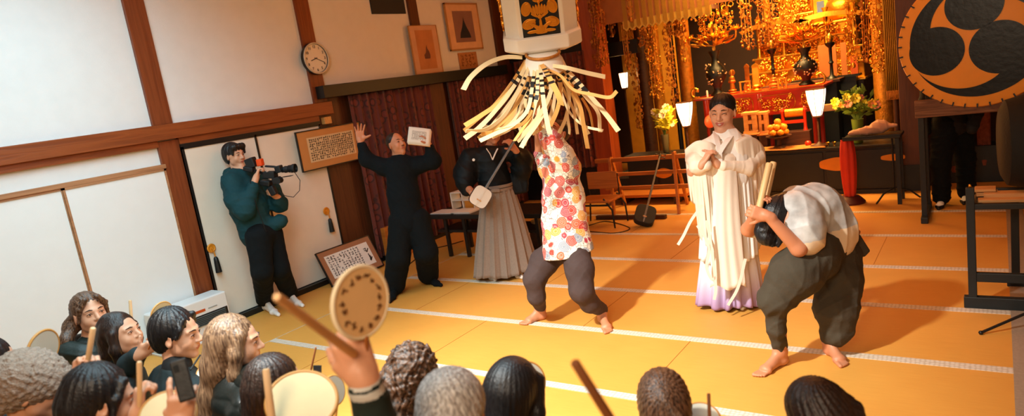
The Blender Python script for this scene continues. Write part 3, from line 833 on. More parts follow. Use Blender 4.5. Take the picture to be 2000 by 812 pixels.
def foot(S, heel, toe, ankle, s=1.0, bare=True, r=1.0):
    h = Vector(heel); t = Vector(toe); d = (t - h); d.z = 0; L = d.length; d.normalize(); sd = d.cross(ZUP)
    h = h.copy(); h.z = .030 * s; 
    S.ell(h + d * .03 * s, (.032 * r * s, .038 * s, .030 * s), (sd, d, ZUP), 0.015)
    b = h + d * (L * .68); b.z = .022 * s
    S.cone(h + d * .03 * s + ZUP * .008, b, .030 * s * r, .024 * s * r, 0.02)
    S.cone(b - sd * .020 * s, b + sd * .022 * s, .019 * s, .020 * s, 0.015)
    S.cone(ankle, h + d * .035 * s + ZUP * .012, .034 * s * r, .032 * s * r, 0.025)
    S.cone(Vector(ankle) + d * .01, b, .026 * s, .018 * s, 0.03)
    if bare:
        for i, (l, e, rr) in enumerate(((.026, 0, .013), (.010, -.002, .0095), (-.003, -.008, .009), (-.015, -.015, .0085), (-.026, -.026, .008))):
            p = h + d * (L * .74); p.z = .014 * s
            q = h + d * (L + e * s - .008); q.z = .011 * s
            S.cone(p + sd * l * s * .95, q + sd * l * s * 1.05, rr * s, rr * s * .92, 0.004)
    else:
        S.cone(b, Vector((t.x, t.y, .018 * s)), .027 * s, .018 * s, 0.02)

def strands(c, u, n=46, amp=.0025, tw=0.0, seed=0, x=None, zf=20):
    X_, Y_, Z_ = frame_from(u, x); c = nparr(c); X_, Y_, Z_ = nparr(X_), nparr(Y_), nparr(Z_)
    rs = np.random.RandomState(seed).rand(5) * 6
    n = n * 1.5; amp = amp * .55
    def f(x, y, z):
        dx, dy, dz = x - c[0], y - c[1], z - c[2]
        a = dx * X_[0] + dy * X_[1] + dz * X_[2]; b_ = dx * Y_[0] + dy * Y_[1] + dz * Y_[2]; h = dx * Z_[0] + dy * Z_[1] + dz * Z_[2]
        th = np.arctan2(b_, a) + tw * h
        w = np.sin(th * n + rs[0] + 1.2 * np.sin(h * zf + rs[1])) * .6 + np.sin(th * n * .37 + rs[2] + np.sin(h * 13)) * .9 + np.sin(th * n * 1.9 + rs[3]) * .35
        return (w * amp).astype(np.float32)
    return f
def curls(amp=.008, sc=75, seed=1):
    rs = np.random.RandomState(seed).rand(8) * 6
    def f(x, y, z):
        a = x + .01 * np.sin(y * 60 + rs[0]); b_ = y + .01 * np.sin(z * 55 + rs[1]); c_ = z + .01 * np.sin(x * 65 + rs[2])
        w = np.sin(a * sc + rs[3]) * np.sin(b_ * sc + rs[4]) * np.sin(c_ * sc + rs[5]) + .5 * np.sin(a * sc * 1.9) * np.sin(b_ * sc * 2.1 + rs[6]) * np.sin(c_ * sc * 1.8)
        return (w * amp).astype(np.float32)
    return f

def hair_mat(name, root_c, streak_c, rough=.42, scale=1.0, stretch=(30, 30, 3)):
    m, nt, N, L, b = newmat(name)
    tc = N.new('ShaderNodeTexCoord'); mp = N.new('ShaderNodeMapping'); mp.inputs['Scale'].default_value = stretch
    L.new(tc.outputs['Object'], mp.inputs['Vector'])
    n = N.new('ShaderNodeTexNoise'); n.inputs['Scale'].default_value = 5 * scale; n.inputs['Detail'].default_value = 5
    L.new(mp.outputs[0], n.inputs['Vector'])
    r = N.new('ShaderNodeValToRGB'); e = r.color_ramp.elements
    e[0].position = .35; e[0].color = hexc(root_c); e[1].position = .68; e[1].color = hexc(streak_c)
    L.new(n.outputs['Fac'], r.inputs['Fac']); L.new(r.outputs['Color'], b.inputs['Base Color'])
    b.inputs['Roughness'].default_value = rough; b.inputs['Specular IOR Level'].default_value = .45
    bp = N.new('ShaderNodeBump'); bp.inputs['Strength'].default_value = .6; bp.inputs['Distance'].default_value = .004
    L.new(n.outputs['Fac'], bp.inputs['Height']); L.new(bp.outputs[0], b.inputs['Normal'])
    return m
M['hair_black'] = hair_mat('black_hair', '#0b0d10', '#1d1b1c')
M['hair_brown'] = hair_mat('brown_hair', '#2c1b13', '#7c5a42')  # lighter streaks in the colour stand in for highlights
M['hair_light'] = hair_mat('light_brown_hair', '#4c3628', '#9a7a5c', scale=.8)
M['hair_grey'] = hair_mat('grey_hair', '#7f7a76', '#d0cfcc')
M['hair_dkbr'] = hair_mat('dark_brown_hair', '#160f0d', '#3a2820')

def person(loc, label, group=None):
    return thing('person', loc, label, 'person', group)

def sleeve(path, drop, th, m, root, name='sleeve', seed=0, ripple=.010, nx=44, back=None, flare=0.0, taper=1.0):
    """hanging wide sleeve: closed cloth bag whose upper edge follows the arm"""
    P_ = catmull(path, 6); bk = Vector(back) if back else Vector((CF.x, CF.y, 0)).normalized()
    L_ = [0]
    for i in range(1, len(P_)): L_.append(L_[-1] + (P_[i] - P_[i - 1]).length)
    def at(s_):
        t = s_ * L_[-1]
        for i in range(1, len(P_)):
            if t <= L_[i] or i == len(P_) - 1:
                f = (t - L_[i - 1]) / max(1e-6, L_[i] - L_[i - 1]); return P_[i - 1].lerp(P_[i], min(1, max(0, f)))
    rs = random.Random(seed); ph = [rs.random() * 6 for _ in range(5)]
    tdir = (P_[-1] - P_[0]); tdir.z = 0; tdir.normalize()
    def fn(u, v):
        s_ = u * 2 if u < .5 else (1 - u) * 2; sg = -1 if u < .5 else 1
        e = math.sin(PI * min(1, max(0, s_))) ** .35
        dl = drop[0] + (drop[1] - drop[0]) * s_
        p = at(.5 + (s_ - .5) * (1 + (taper - 1) * v))
        w = ripple * v * (math.sin(s_ * 19 + ph[0] + v * 2) + .6 * math.sin(s_ * 37 + ph[1] - v * 3) + .3 * math.sin(s_ * 61 + ph[2]))
        k = th * (math.sin(PI * (.12 + .88 * v)) * .6 + .4) * (1 - .5 * v)
        return tuple(p + ZUP * (.045 * (1 - v) - dl * v + .012 * math.sin(s_ * 8 + ph[3]) * v) + bk * (sg * k * e + w) + tdir * (flare * v * (s_ - .3)))
    b = MB(); b.grid(fn, nx * 2, 26, close=True)
    return b.build(name, m, root, smooth=180, solid=.005)
def drape(top, bot, r0, r1, m, root, name, pl=16, amp=(.006, .02), prof=.9, seed=0, dirx=None, nv=26, wob=.02):
    hx_ = Vector((CR.x, CR.y, 0)).normalized() if dirx is None else Vector(dirx).normalized(); hy_ = ZUP.cross(hx_); rs = random.Random(seed); ph = [rs.random() * 6 for _ in range(5)]
    top, bot = Vector(top), Vector(bot)
    def fn(u, v):
        a = u * 2 * PI; c_ = top.lerp(bot, v); k = v ** prof
        ax_, ay_ = r0[0] + (r1[0] - r0[0]) * k, r0[1] + (r1[1] - r0[1]) * k
        f = math.sin(a * pl + 1.8 * math.sin(a * 3 + ph[0]) + v * .8); f = math.copysign(abs(f) ** .7, f)
        q = (amp[0] + (amp[1] - amp[0]) * v) * f + wob * v * math.sin(a * 3 + ph[1])
        return tuple(c_ + hx_ * (math.cos(a) * (ax_ + q)) + hy_ * (math.sin(a) * (ay_ + q)) + ZUP * (.012 * math.sin(a * 5 + ph[2]) * v))
    b = MB(); b.grid(fn, 220, nv, close=True); return b.build(name, m, root, smooth=180, solid=.006)
def catmull(P_, n=8):
    P_ = [Vector(p) for p in P_]; Q = [P_[0] * 2 - P_[1]] + P_ + [P_[-1] * 2 - P_[-2]]; out = []
    for i in range(1, len(Q) - 2):
        for j in range(n):
            t = j / n; a, b_, c_, d_ = Q[i - 1], Q[i], Q[i + 1], Q[i + 2]
            out.append(.5 * ((2 * b_) + (c_ - a) * t + (2 * a - 5 * b_ + 4 * c_ - d_) * t * t + (3 * b_ - a - 3 * c_ + d_) * t ** 3))
    out.append(P_[-1]); return out
# ================================================================ performers
def cloth(name, c, var=.1, rough=.8, bump=.2, bs=70, sheen=.0): return mat(name, c, rough, var=var, bump=bump, bscale=bs, sheen=sheen, spec=.25)
# ---------------------------------------------------------------- camera operator
d0 = 6.62
def J(x, y, dd=0.0): return W(x, y, d0 + dd)
f1h, f1t = PZ(518, 603), PZ(545, 618); f2h, f2t = PZ(566, 590), PZ(592, 600)
root = person((f1h + f2h) / 2, 'camera operator in a teal hooded jacket and white socks, filming by the sliding doors')
S = SDF(.006)
fw = D(.93, -.12, -.45); fw.z = -.05
H = Head(S, J(458, 303), fw, ZUP, 1.0, neck=J(466, 338, .02))
sL, sR = J(452, 356, -.12), J(497, 352, .17)
eL, wL = J(478, 410, -.22), J(500, 347, -.16)
eR, wR = J(545, 398, .12), J(540, 384, .02)
S.cone(J(475, 350, .02), J(498, 450, .02), .12, .12, .05, n=fw, q=.8)
S.chain([sL, eL, wL], [.05, .042, .028]); S.chain([sR, eR, wR], [.05, .042, .028])
hand(S, wL, D(.25, .9, .1), D(.9, -.1, .3), 1, (.3, .75, .8, .8, .8), 1.0)
hand(S, wR, D(-.45, .2, -.4), D(.2, .9, 0), -1, (.3, .7, .7, .7, .7), 1.0)
hp1, hp2 = J(505, 462, -.09), J(528, 458, .10)
k1, k2 = J(512, 530, -.08), J(546, 525, .12)
a1 = f1h + Vector((0, 0, .11)) + (f1t - f1h) * .15; a2 = f2h + Vector((0, 0, .11)) + (f2t - f2h) * .15
S.chain([hp1, k1, a1], [.075, .055, .04]); S.chain([hp2, k2, a2], [.075, .055, .04])
S.build('body', [M['skin'], M['skin_lip']], root, rules=[(H.lip_rule(), 1)])
H.details(root)
S = SDF(.006)
foot(S, f1h, f1t, a1, 1.06, False, 1.1); S.build('sock', M['white'], root)
S = SDF(.006); foot(S, f2h, f2t, a2, 1.06, False, 1.1); S.build('sock', M['white'], root)
M['teal'] = cloth('teal_jacket_cloth', '#0f3a40', .12, .75, .25, 50)
M['blackcloth'] = cloth('black_cloth', '#060d10', .15, .9)
S = SDF(.007); S.disp = folds(.011, 34, [(.3, .2, .9), (.7, .5, .4), (-.5, .6, .5)], 3)
S.chain([J(472, 352, .02), J(486, 400, 0), J(500, 452, 0)], [.145, .185, .165], .06, n=fw, q=.85)
S.cone(J(492, 458, 0), J(548, 432, .05), .10, .07, .05)
S.cone(sL, sR, .085, .085, .05)
S.chain([sL, J(462, 392, -.2), eL], [.095, .098, .095], .05); S.chain([eL, J(494, 366, -.18)], [.090, .058], .04)
S.chain([sR, J(530, 372, .2), eR, J(543, 392, .06)], [.09, .085, .08, .062], .05)
S.cone(J(455, 342, -.08), J(468, 346, .14), .05, .05, .04); S.cone(J(446, 338, .0), J(452, 334, .1), .05, .045, .04)
S.cone(J(447, 352, -.02), J(452, 344, .12), .06, .055, .04)
for p_ in (H.P(0, -.03, -.05),): S.cone(p_, J(474, 335, .0), .058, .06, .01, sub=True)
S.build('jacket', M['teal'], root)
MB().tube([J(488, 352, -.22), J(500, 400, -.23), J(520, 452, -.19)], .004, 6).build('zip', M['black'], root)
S = SDF(.007); S.disp = folds(.006, 24, [(.6, .3, .5), (-.6, .3, .4), (.2, .8, .2)], 4)
S.cone(hp1, hp2, .115, .115, .05)
S.chain([hp1, k1, a1 + Vector((0, 0, .02))], [.125, .10, .088], .03); S.chain([hp2, k2, a2 + Vector((0, 0, .02))], [.12, .10, .086], .03)
S.build('trousers', M['blackcloth'], root)
S = SDF(.005); S.disp = strands(H.P(0, 0, .08), H.u, 30, .004, seed=2)
S.ell(H.P(0, -.026, .040), (.088, .104, .090), (H.x, H.f, H.u), .02)
S.ell(H.P(0, -.055, -.010), (.078, .065, .080), (H.x, H.f, H.u), .03)
for t in (-1, 1): S.cone(H.P(t * .066, .055, .072), H.P(t * .074, .060, .015), .024, .012, .015)
S.cone(H.P(-.05, .07, .085), H.P(.05, .07, .085), .028, .028, .02)
S.ell(H.P(0, .115, -.035), (.060, .075, .075), (H.x, H.f, H.u), .01, sub=True)
S.build('hair', M['hair_black'], root)
# video camera on a shoulder rig
M['blk_pl'] = mat('black_camera_plastic', '#11171a', .45, var=.15, bump=.1)
cp = J(512, 330, -.12)
r = thing('video_camera', J(515, 350, -.12), 'black video camera rig with an orange block held by the operator in teal', 'camera')
ca = D(.96, .12, -.2); cu_ = (ZUP - ca * ca.z).normalized(); cs = ca.cross(cu_)
def CP(x, y, dd=0): return W(x, y, d0 - .12 + dd)
def rb_(x, y, hx, hy, hz, nm, m=None, tilt=0, dd=0):
    c_, s__ = math.cos(tilt), math.sin(tilt)
    return MB().obox(CP(x, y, dd), ca * c_ + cu_ * s__, cs, cu_ * c_ - ca * s__, hx, hy, hz).build(nm, m or M['blk_pl'], r, bevel=.010, seg=3)
rb_(491, 318, .045, .040, .048, 'battery_pack', tilt=.2); rb_(487, 330, .05, .035, .022, 'shoulder_pad', tilt=-.3)
rb_(508, 317, .028, .030, .034, 'orange_block', mat('orange_plastic', '#e04a12', .5))
rb_(528, 341, .060, .042, .034, 'camera_body', tilt=-.1); rb_(520, 357, .050, .038, .026, 'recorder_box', tilt=-.25); rb_(541, 352, .034, .040, .030, 'focus_motor', tilt=.2, dd=-.02)
rb_(533, 372, .030, .030, .045, 'grip', tilt=.3); rb_(545, 330, .030, .036, .034, 'camera_head', tilt=.1); rb_(528, 325, .055, .014, .010, 'top_handle', tilt=-.2); rb_(515, 338, .085, .012, .014, 'mount_rail', tilt=-.35)
MB().lathe([(.026, -.03), (.030, -.03), (.030, .03), (.026, .03)], CP(545, 352, -.07), 20, cs).build('focus_wheel', M['blk_pl'], r, smooth=True)
MB().lathe([(0, 0), (.004, 0), (.004, .03), (0, .03)], CP(524, 334, -.06), 8, cs).build('silver_screw', M['eyew'], r)
MB().lathe([(.026, -.03), (.028, .0), (.033, .004), (.033, .02), (.030, .022), (.030, .04), (.036, .045), (.037, .085), (.042, .09), (.042, .115), (.036, .115), (.032, .09), (0, .08)], CP(556, 331), 28, ca).build('lens', M['blk_pl'], r, smooth=True)
MB().lathe([(0, .072), (.032, .072), (.030, .078), (0, .082)], CP(556, 333), 24, ca).build('lens_glass', mat('lens_glass', '#27323a', .08), bpy.data.objects['lens'], smooth=True)
MB().obox(CP(562, 344), ca, cs, cu_, .045, .025, .003).build('lens_flag', M['blk_pl'], r)
MB().beam(CP(478, 325), CP(545, 350), .02, .02).build('shoulder_rail', M['blk_pl'], r)
MB().tube([CP(576, 337), CP(586, 352), CP(585, 372), CP(573, 385), CP(556, 382), CP(545, 372)], .0035, 6).build('cable', M['black'], r, smooth=True)

# ---------------------------------------------------------------- conductor in black
d0 = 6.75
f1t, f1h = PZ(762, 592), PZ(776, 572); f2h, f2t = PZ(836, 553), PZ(862, 560)
root = person((f1h + f2h) / 2, 'man all in black with both arms raised, holding up a sheaf of pages')
S = SDF(.006)
fw = D(.35, -.1, -.9); fw.z = .05
H = Head(S, J(774, 281), fw + D(.15, .1, 0) * .6, ZUP, 1.0, neck=J(778, 316, .02))
sL, sR = J(748, 326, 0), J(818, 322, .02)
eL, wL = J(716, 311, -.02), J(704, 277, -.05)
eR, wR = J(846, 314, 0), J(838, 284, -.06)
S.chain([J(782, 325), J(795, 420)], [.12, .12], .05, n=fw, q=.7)
S.chain([sL, eL, wL], [.05, .040, .026]); S.chain([sR, eR, wR], [.05, .040, .026])
hand(S, wL, D(-.05, 1, -.15), D(.35, -.1, -.9), 1, (.1, .12, .1, .15, .12), 1.12, .30, thumb=D(.85, .35, -.1), tcurl=.1)
hand(S, wR, D(-.35, .85, -.3), D(-.8, -.4, .2), 1, (.3, .55, .6, .6, .6), 1.1)
hp1, hp2 = J(784, 432, -.0), J(816, 430, .02)
k1, k2 = J(778, 505, -.03), J(832, 492, .0)
a1 = f1h + Vector((0, 0, .10)) + (f1t - f1h) * .12; a2 = f2h + Vector((0, 0, .10)) + (f2t - f2h) * .15
S.chain([hp1, k1, a1], [.075, .055, .04]); S.chain([hp2, k2, a2], [.075, .055, .04])
S.build('body', [M['skin_tan'], M['skin_lip'], M['hair_dkbr']], root, rules=[(H.lip_rule(), 1)])
H.details(root, closed=False)
MB().tube([H.P(-.018, .094, -.047), H.P(0, .100, -.045), H.P(.018, .094, -.047)], [.002, .003, .002], 6).build('moustache', M['hair_dkbr'], root, smooth=True)
S = SDF(.006)
foot(S, f1h, f1t, a1, 1.08, False, 1.15); S.build('shoe', M['blackcloth'], root)
S = SDF(.006); foot(S, f2h, f2t, a2, 1.08, False, 1.15); S.build('shoe', M['blackcloth'], root)
M['navy'] = cloth('black_shirt_cloth', '#060f14', .12, .9)
S = SDF(.007); S.disp = folds(.007, 30, [(.3, .2, .9), (.7, .5, .4)], 5)
S.chain([J(783, 330), J(788, 380), J(797, 432)], [.155, .150, .160], .06, n=fw, q=.75)
S.cone(sL, sR, .078, .078, .05)
S.chain([sL, eL, wL + (eL - wL) * .22], [.085, .072, .048], .04); S.chain([sR, eR, wR + (eR - wR) * .20], [.085, .078, .050], .04)
S.cone(J(780, 316), J(782, 322), .062, .075, .03)
S.build('shirt', M['navy'], root)
S = SDF(.007); S.disp = folds(.008, 24, [(.6, .3, .4), (-.6, .3, .35), (.2, .8, .1)], 6)
S.cone(hp1, hp2, .125, .125, .05, n=fw, q=.85)
S.chain([hp1, k1, a1 + Vector((0, 0, .01))], [.125, .118, .112], .03); S.chain([hp2, k2, a2 + Vector((0, 0, .01))], [.12, .118, .112], .03)
S.build('trousers', M['blackcloth'], root)
S = SDF(.004)
S.ell(H.P(0, -.022, .036), (.080, .094, .085), (H.x, H.f, H.u), .01)
S.ell(H.P(0, .090, -.030), (.078, .085, .098), (H.x, H.f, H.u), .01, sub=True)
S.ell(H.P(0, .02, -.12), (.12, .12, .11), (H.x, H.f, H.u), .01, sub=True)
S.build('hair', M['hair_dkbr'], root)
r = thing('sheaf_of_pages', J(820, 268, -.1), 'white sheaf of pages held up in the hand of the man in black', 'pages')
pa, pb, pc_ = J(798, 247, -.12), J(841, 252, -.10), J(795, 278, -.14)
ax_ = (pb - pa).normalized(); ay_ = (pa - pc_); ay_ = (ay_ - ax_ * ay_.dot(ax_)); hh_ = ay_.length; ay_.normalize(); nn_ = ax_.cross(ay_)
for i in range(4):
    MB().grid(lambda u, v: tuple(pc_ + ax_ * ((pb - pa).length * u + .004 * i) + ay_ * (hh_ * v - .006 * i) + nn_ * (.006 * math.sin(u * 3) - .004 * i)), 10, 6).build('page', mat('page_paper_%d' % i, '#ece6da' if i < 3 else '#d29a5c', .85, var=.02), r, smooth=180, solid=.0015)
b = MB(); writing(b, pc_ + ax_ * (.5 * (pb - pa).length) + ay_ * hh_ * .5, ax_, ay_, .14, .09, 12, 7, 2, .8, .009); b.build('printed_notes', mat('faint_print', '#9a8f86', .8), r)

# ---------------------------------------------------------------- shamisen player
d0 = 6.85
root = person(PZ(985, 545), 'lute player in a black kimono and grey pleated hakama behind the swung ribbons')
S = SDF(.006)
fw = D(.1, -.1, -1); fw.z = 0
H = Head(S, J(962, 258), fw, ZUP, 1.0, neck=J(955, 292, .02))
sL, sR = J(918, 308, -.02), J(1002, 296, .02)
eL, wL = J(908, 362, -.05), J(925, 377, -.25)
eR, wR = J(1022, 318, -.05), J(1006, 292, -.18)
S.chain([J(955, 310), J(968, 370)], [.12, .11], .05, n=fw, q=.7)
S.chain([sL, eL, wL], [.05, .042, .028]); S.chain([sR, eR, wR], [.05, .042, .028])
hand(S, wL, D(.8, -.25, -.2), D(.1, .0, 1), 1, (.3, .4, .45, .5, .5), 1.1)
hand(S, wR, D(-.45, .65, -.3), D(-.6, -.3, .6), 1, (.3, .45, .5, .6, .6), 1.1)
fl_, fr_ = PZ(965, 546), PZ(1012, 542)
for p_, q_ in ((fl_, PZ(958, 538)), (fr_, PZ(1006, 534))):
    S.cone(q_ + Vector((0, 0, .1)), q_ + Vector((0, 0, .5)), .04, .05)
S.build('body', [M['skin_tan'], M['skin_lip']], root, rules=[(H.lip_rule(), 1)])
H.details(root)
for q_, p_ in ((PZ(952, 538), PZ(968, 549)), (PZ(1003, 535), PZ(1020, 545))):
    S = SDF(.006); foot(S, q_, p_, q_ + Vector((0, 0, .09)), 1.05, False, 1.2); S.build('tabi_sock', M['white'], root)
S = SDF(.005); S.ell(H.P(0, -.024, .038), (.082, .098, .086), (H.x, H.f, H.u), .02)
S.ell(H.P(0, .105, -.035), (.065, .075, .085), (H.x, H.f, H.u), .01, sub=True)
S.build('hair', M['hair_black'], root)
M['kimono'] = cloth('black_kimono_silk', '#060e12', .1, .6, .1)
S = SDF(.007); S.disp = folds(.009, 26, [(.3, .2, .9), (.7, .5, .4)], 8)
S.chain([J(955, 315), J(965, 350), J(972, 378)], [.16, .15, .14], .06, n=fw, q=.75)
S.cone(sL, sR, .075, .075, .05)
S.chain([sL, J(910, 335, -.03), J(908, 355, -.08)], [.10, .115, .10], .05)
S.chain([J(905, 345, .0), J(912, 372, -.1)], [.09, .06], .04)
S.chain([sR, J(1020, 312, 0), J(1022, 330, -.02)], [.10, .10, .09], .05)
S.boxp(J(1016, 350, .0), (.085, .035, .14), (CR, CF, ZUP), .03, .05)
S.cone(J(1018, 316, -.04), J(1010, 302, -.14), .07, .05, .03)
S.build('kimono', M['kimono'], root)
b = MB(); b.tube([J(950, 290, -.16), J(957, 300, -.17), J(962, 312, -.16)], .009, 6, flat=.5); b.tube([J(972, 290, -.15), J(967, 300, -.17), J(962, 312, -.16)], .009, 6, flat=.5)
b.build('under_collar', M['white'], root, smooth=True)
b = MB(); b.lathe([(0, 0), (.014, 0), (.014, .004), (.008, .004), (.008, .002), (0, .002)], J(925, 312, -.155), 14, -CF); b.build('crest', M['white'], root)
# hakama
M['hakama'] = mat('grey_woven_hakama', '#8b7b6d', .85, var=.12, bump=.25, bscale=160, vscale=60)
ct, cb = J(972, 368, 0), (PZ(925, 540) + PZ(1050, 530)) / 2 + Vector((0, 0, .03))
cb = W(988, 538, 6.9); cb.z = .05
def hk(u, v):
    a = u * 2 * PI; c_ = ct.lerp(cb, v)
    rx = .145 + (.315 - .145) * (v ** .8); ry = .11 + (.22 - .11) * v
    pl = (abs(((u * 17) % 1) - .35) - .3) * (.02 + .055 * v) 
    split = 1 - .10 * v * math.exp(-((math.sin(a) + 1) / .02))
    wob = 1 + .03 * math.sin(a * 3 + 2) * v
    x_ = math.cos(a) * (rx + pl) * wob * split; y_ = math.sin(a) * (ry + pl) * split
    p = c_ + Vector((CR.x, CR.y, 0)).normalized() * x_ + Vector((CF.x, CF.y, 0)).normalized() * y_
    p.z += .012 * math.sin(a * 5) * v
    return tuple(p)
b = MB(); b.grid(hk, 204, 24, close=True); b.build('hakama', M['hakama'], root, smooth=35, recalc=True, solid=.006)
b = MB()
for k in range(3):
    b.grid(lambda u, v: tuple(ct + Vector((CR.x, CR.y, 0)).normalized() * (math.cos(u * 2 * PI) * .152) + Vector((CF.x, CF.y, 0)).normalized() * (math.sin(u * 2 * PI) * .118) + Vector((0, 0, .045 - .035 * k - .028 * v))), 40, 1, close=True)
b.build('waistband', M['hakama'], root, solid=.01)
MB().obox(J(968, 372, -.14), CR, CU, CF, .045, .018, .012).build('front_knot', M['hakama'], root, bevel=.008)
# shamisen
M['skinhead'] = mat('white_drum_skin', '#e4ddd0', .6, var=.04)
M['ebony'] = mat('dark_polished_neck', '#1a1413', .3, var=.1)
def shamisen(body_c, axis, nrm, L, label, faceup=True, coverskin=None, bw=.092, bh=.10, cat='lute'):
    a = Vector(axis).normalized(); nn = Vector(nrm); nn = (nn - a * nn.dot(a)).normalized(); sd = a.cross(nn)
    r = thing('shamisen', body_c, label, cat)
    poly = []
    for k in range(32):
        t = 2 * PI * k / 32; e = 4.0
        c_, s_ = math.cos(t), math.sin(t); rr = (abs(c_) ** e + abs(s_) ** e) ** (-1 / e)
        poly.append((c_ * rr * bw, s_ * rr * bh))
    o = Vector(body_c)
    MB().prism(poly, o - nn * .045, sd, a, .001).v
    b = MB(); b.prism(poly, o - nn * .045 * (1 if sd.cross(a).dot(nn) > 0 else -1), sd, a, .09); b.build('sound_box', M['darkwood'] if coverskin is None else coverskin, r, bevel=.008, seg=3)
    poly2 = [(x * .96, y * .96) for x, y in poly]
    for sg in (1, -1):
        b = MB(); b.prism(poly2, o + nn * (.045 * sg), sd, a, .002 * (1 if sd.cross(a).dot(nn) * sg > 0 else -1)); b.build('skin', M['skinhead'] if coverskin is None else coverskin, r)
    MB().beam(o + a * bh * .9, o + a * (bh + L), .026, .024, up=nn).build('neck', M['ebony'], r, bevel=.006)
    e_ = o + a * (bh + L)
    pb_ = MB().tube([e_, e_ + a * .05 - nn * .01, e_ + a * .10 - nn * .035], [.014, .016, .010], 8).build('pegbox', M['ebony'], r, smooth=True)
    for k, sg in enumerate((1, -1, 1)):
        p = e_ + a * (.02 + .028 * k); MB().tube([p, p + sd * (sg * .035), p + sd * (sg * .07)], [.005, .005, .010], 8).build('peg', M['ebony'], pb_, smooth=True)
    for k in (-1, 0, 1):
        MB().tube([o - a * bh * .95 + nn * .05 + sd * .004 * k, o - a * bh * .35 + nn * .062 + sd * .008 * k, e_ + nn * .016 + sd * .006 * k], .0009, 4).build('string', M['white'], r)
    MB().obox(o - a * bh * .35 + nn * .052, sd, a, nn, .022, .006, .006).build('bridge', M['lwood'], r)
    return r
o = J(938, 384, -.32); e_ = J(1012, 262, -.30); a_ = (e_ - o)
shamisen(o, a_, D(.25, .15, -1), a_.length - .13, 'white-skinned lute played by the musician in black kimono')

# ---------------------------------------------------------------- dancer in floral shirt
d0 = 5.2
f1t, f1h = PZ(1018, 636), PZ(1066, 621); f2t, f2h = PZ(1190, 652), PZ(1176, 627)
root = person((f1h + f2h) / 2, 'barefoot dancer in a flowered shirt swinging the tasselled standard overhead')
S = SDF(.006)
fw = D(-.25, -.1, -.95); fw.z = 0
H = Head(S, J(1086, 262, -.02), D(-.5, .3, -.6), ZUP, 1.0, neck=J(1094, 300, .0))
sL, sR = J(1072, 330, .06), J(1108, 318, -.10)
eR, wR = J(1078, 280, -.16), J(1058, 232, -.18)
eL, wL = J(1056, 300, .08), J(1050, 240, -.02)
S.chain([J(1092, 330), J(1100, 400), J(1104, 470)], [.13, .12, .12], .05, n=fw, q=.75)
S.chain([sL, eL, wL], [.052, .044, .028]); S.chain([sR, eR, wR], [.052, .044, .028])
hand(S, wR, D(-.1, 1, 0), D(-.6, 0, .5), 1, (.3, .8, .85, .85, .85), 1.1)
hand(S, wL, D(.0, 1, 0), D(.6, 0, .3), -1, (.3, .8, .85, .85, .85), 1.1)
hp1, hp2 = J(1088, 488, .10), J(1122, 486, -.04)
k1, k2 = J(1044, 545, .05), J(1136, 568, -.16)
a1 = f1h + Vector((0, 0, .09)) + (f1t - f1h) * .15; a2 = f2h + Vector((0, 0, .09)) + (f2t - f2h) * .15
S.chain([hp1, k1, a1], [.085, .060, .040]); S.chain([hp2, k2, a2], [.085, .060, .040])
foot(S, f1h, f1t, a1, 1.02, True); foot(S, f2h, f2t, a2, 1.02, True)
S.build('body', [M['skin_tan'], M['skin_lip']], root, rules=[(H.lip_rule(), 1)])
H.details(root)
S = SDF(.005); S.ell(H.P(0, -.024, .038), (.084, .10, .088), (H.x, H.f, H.u), .02)
S.ell(H.P(0, .105, -.035), (.065, .075, .085), (H.x, H.f, H.u), .01, sub=True)
S.build('hair', M['hair_dkbr'], root)
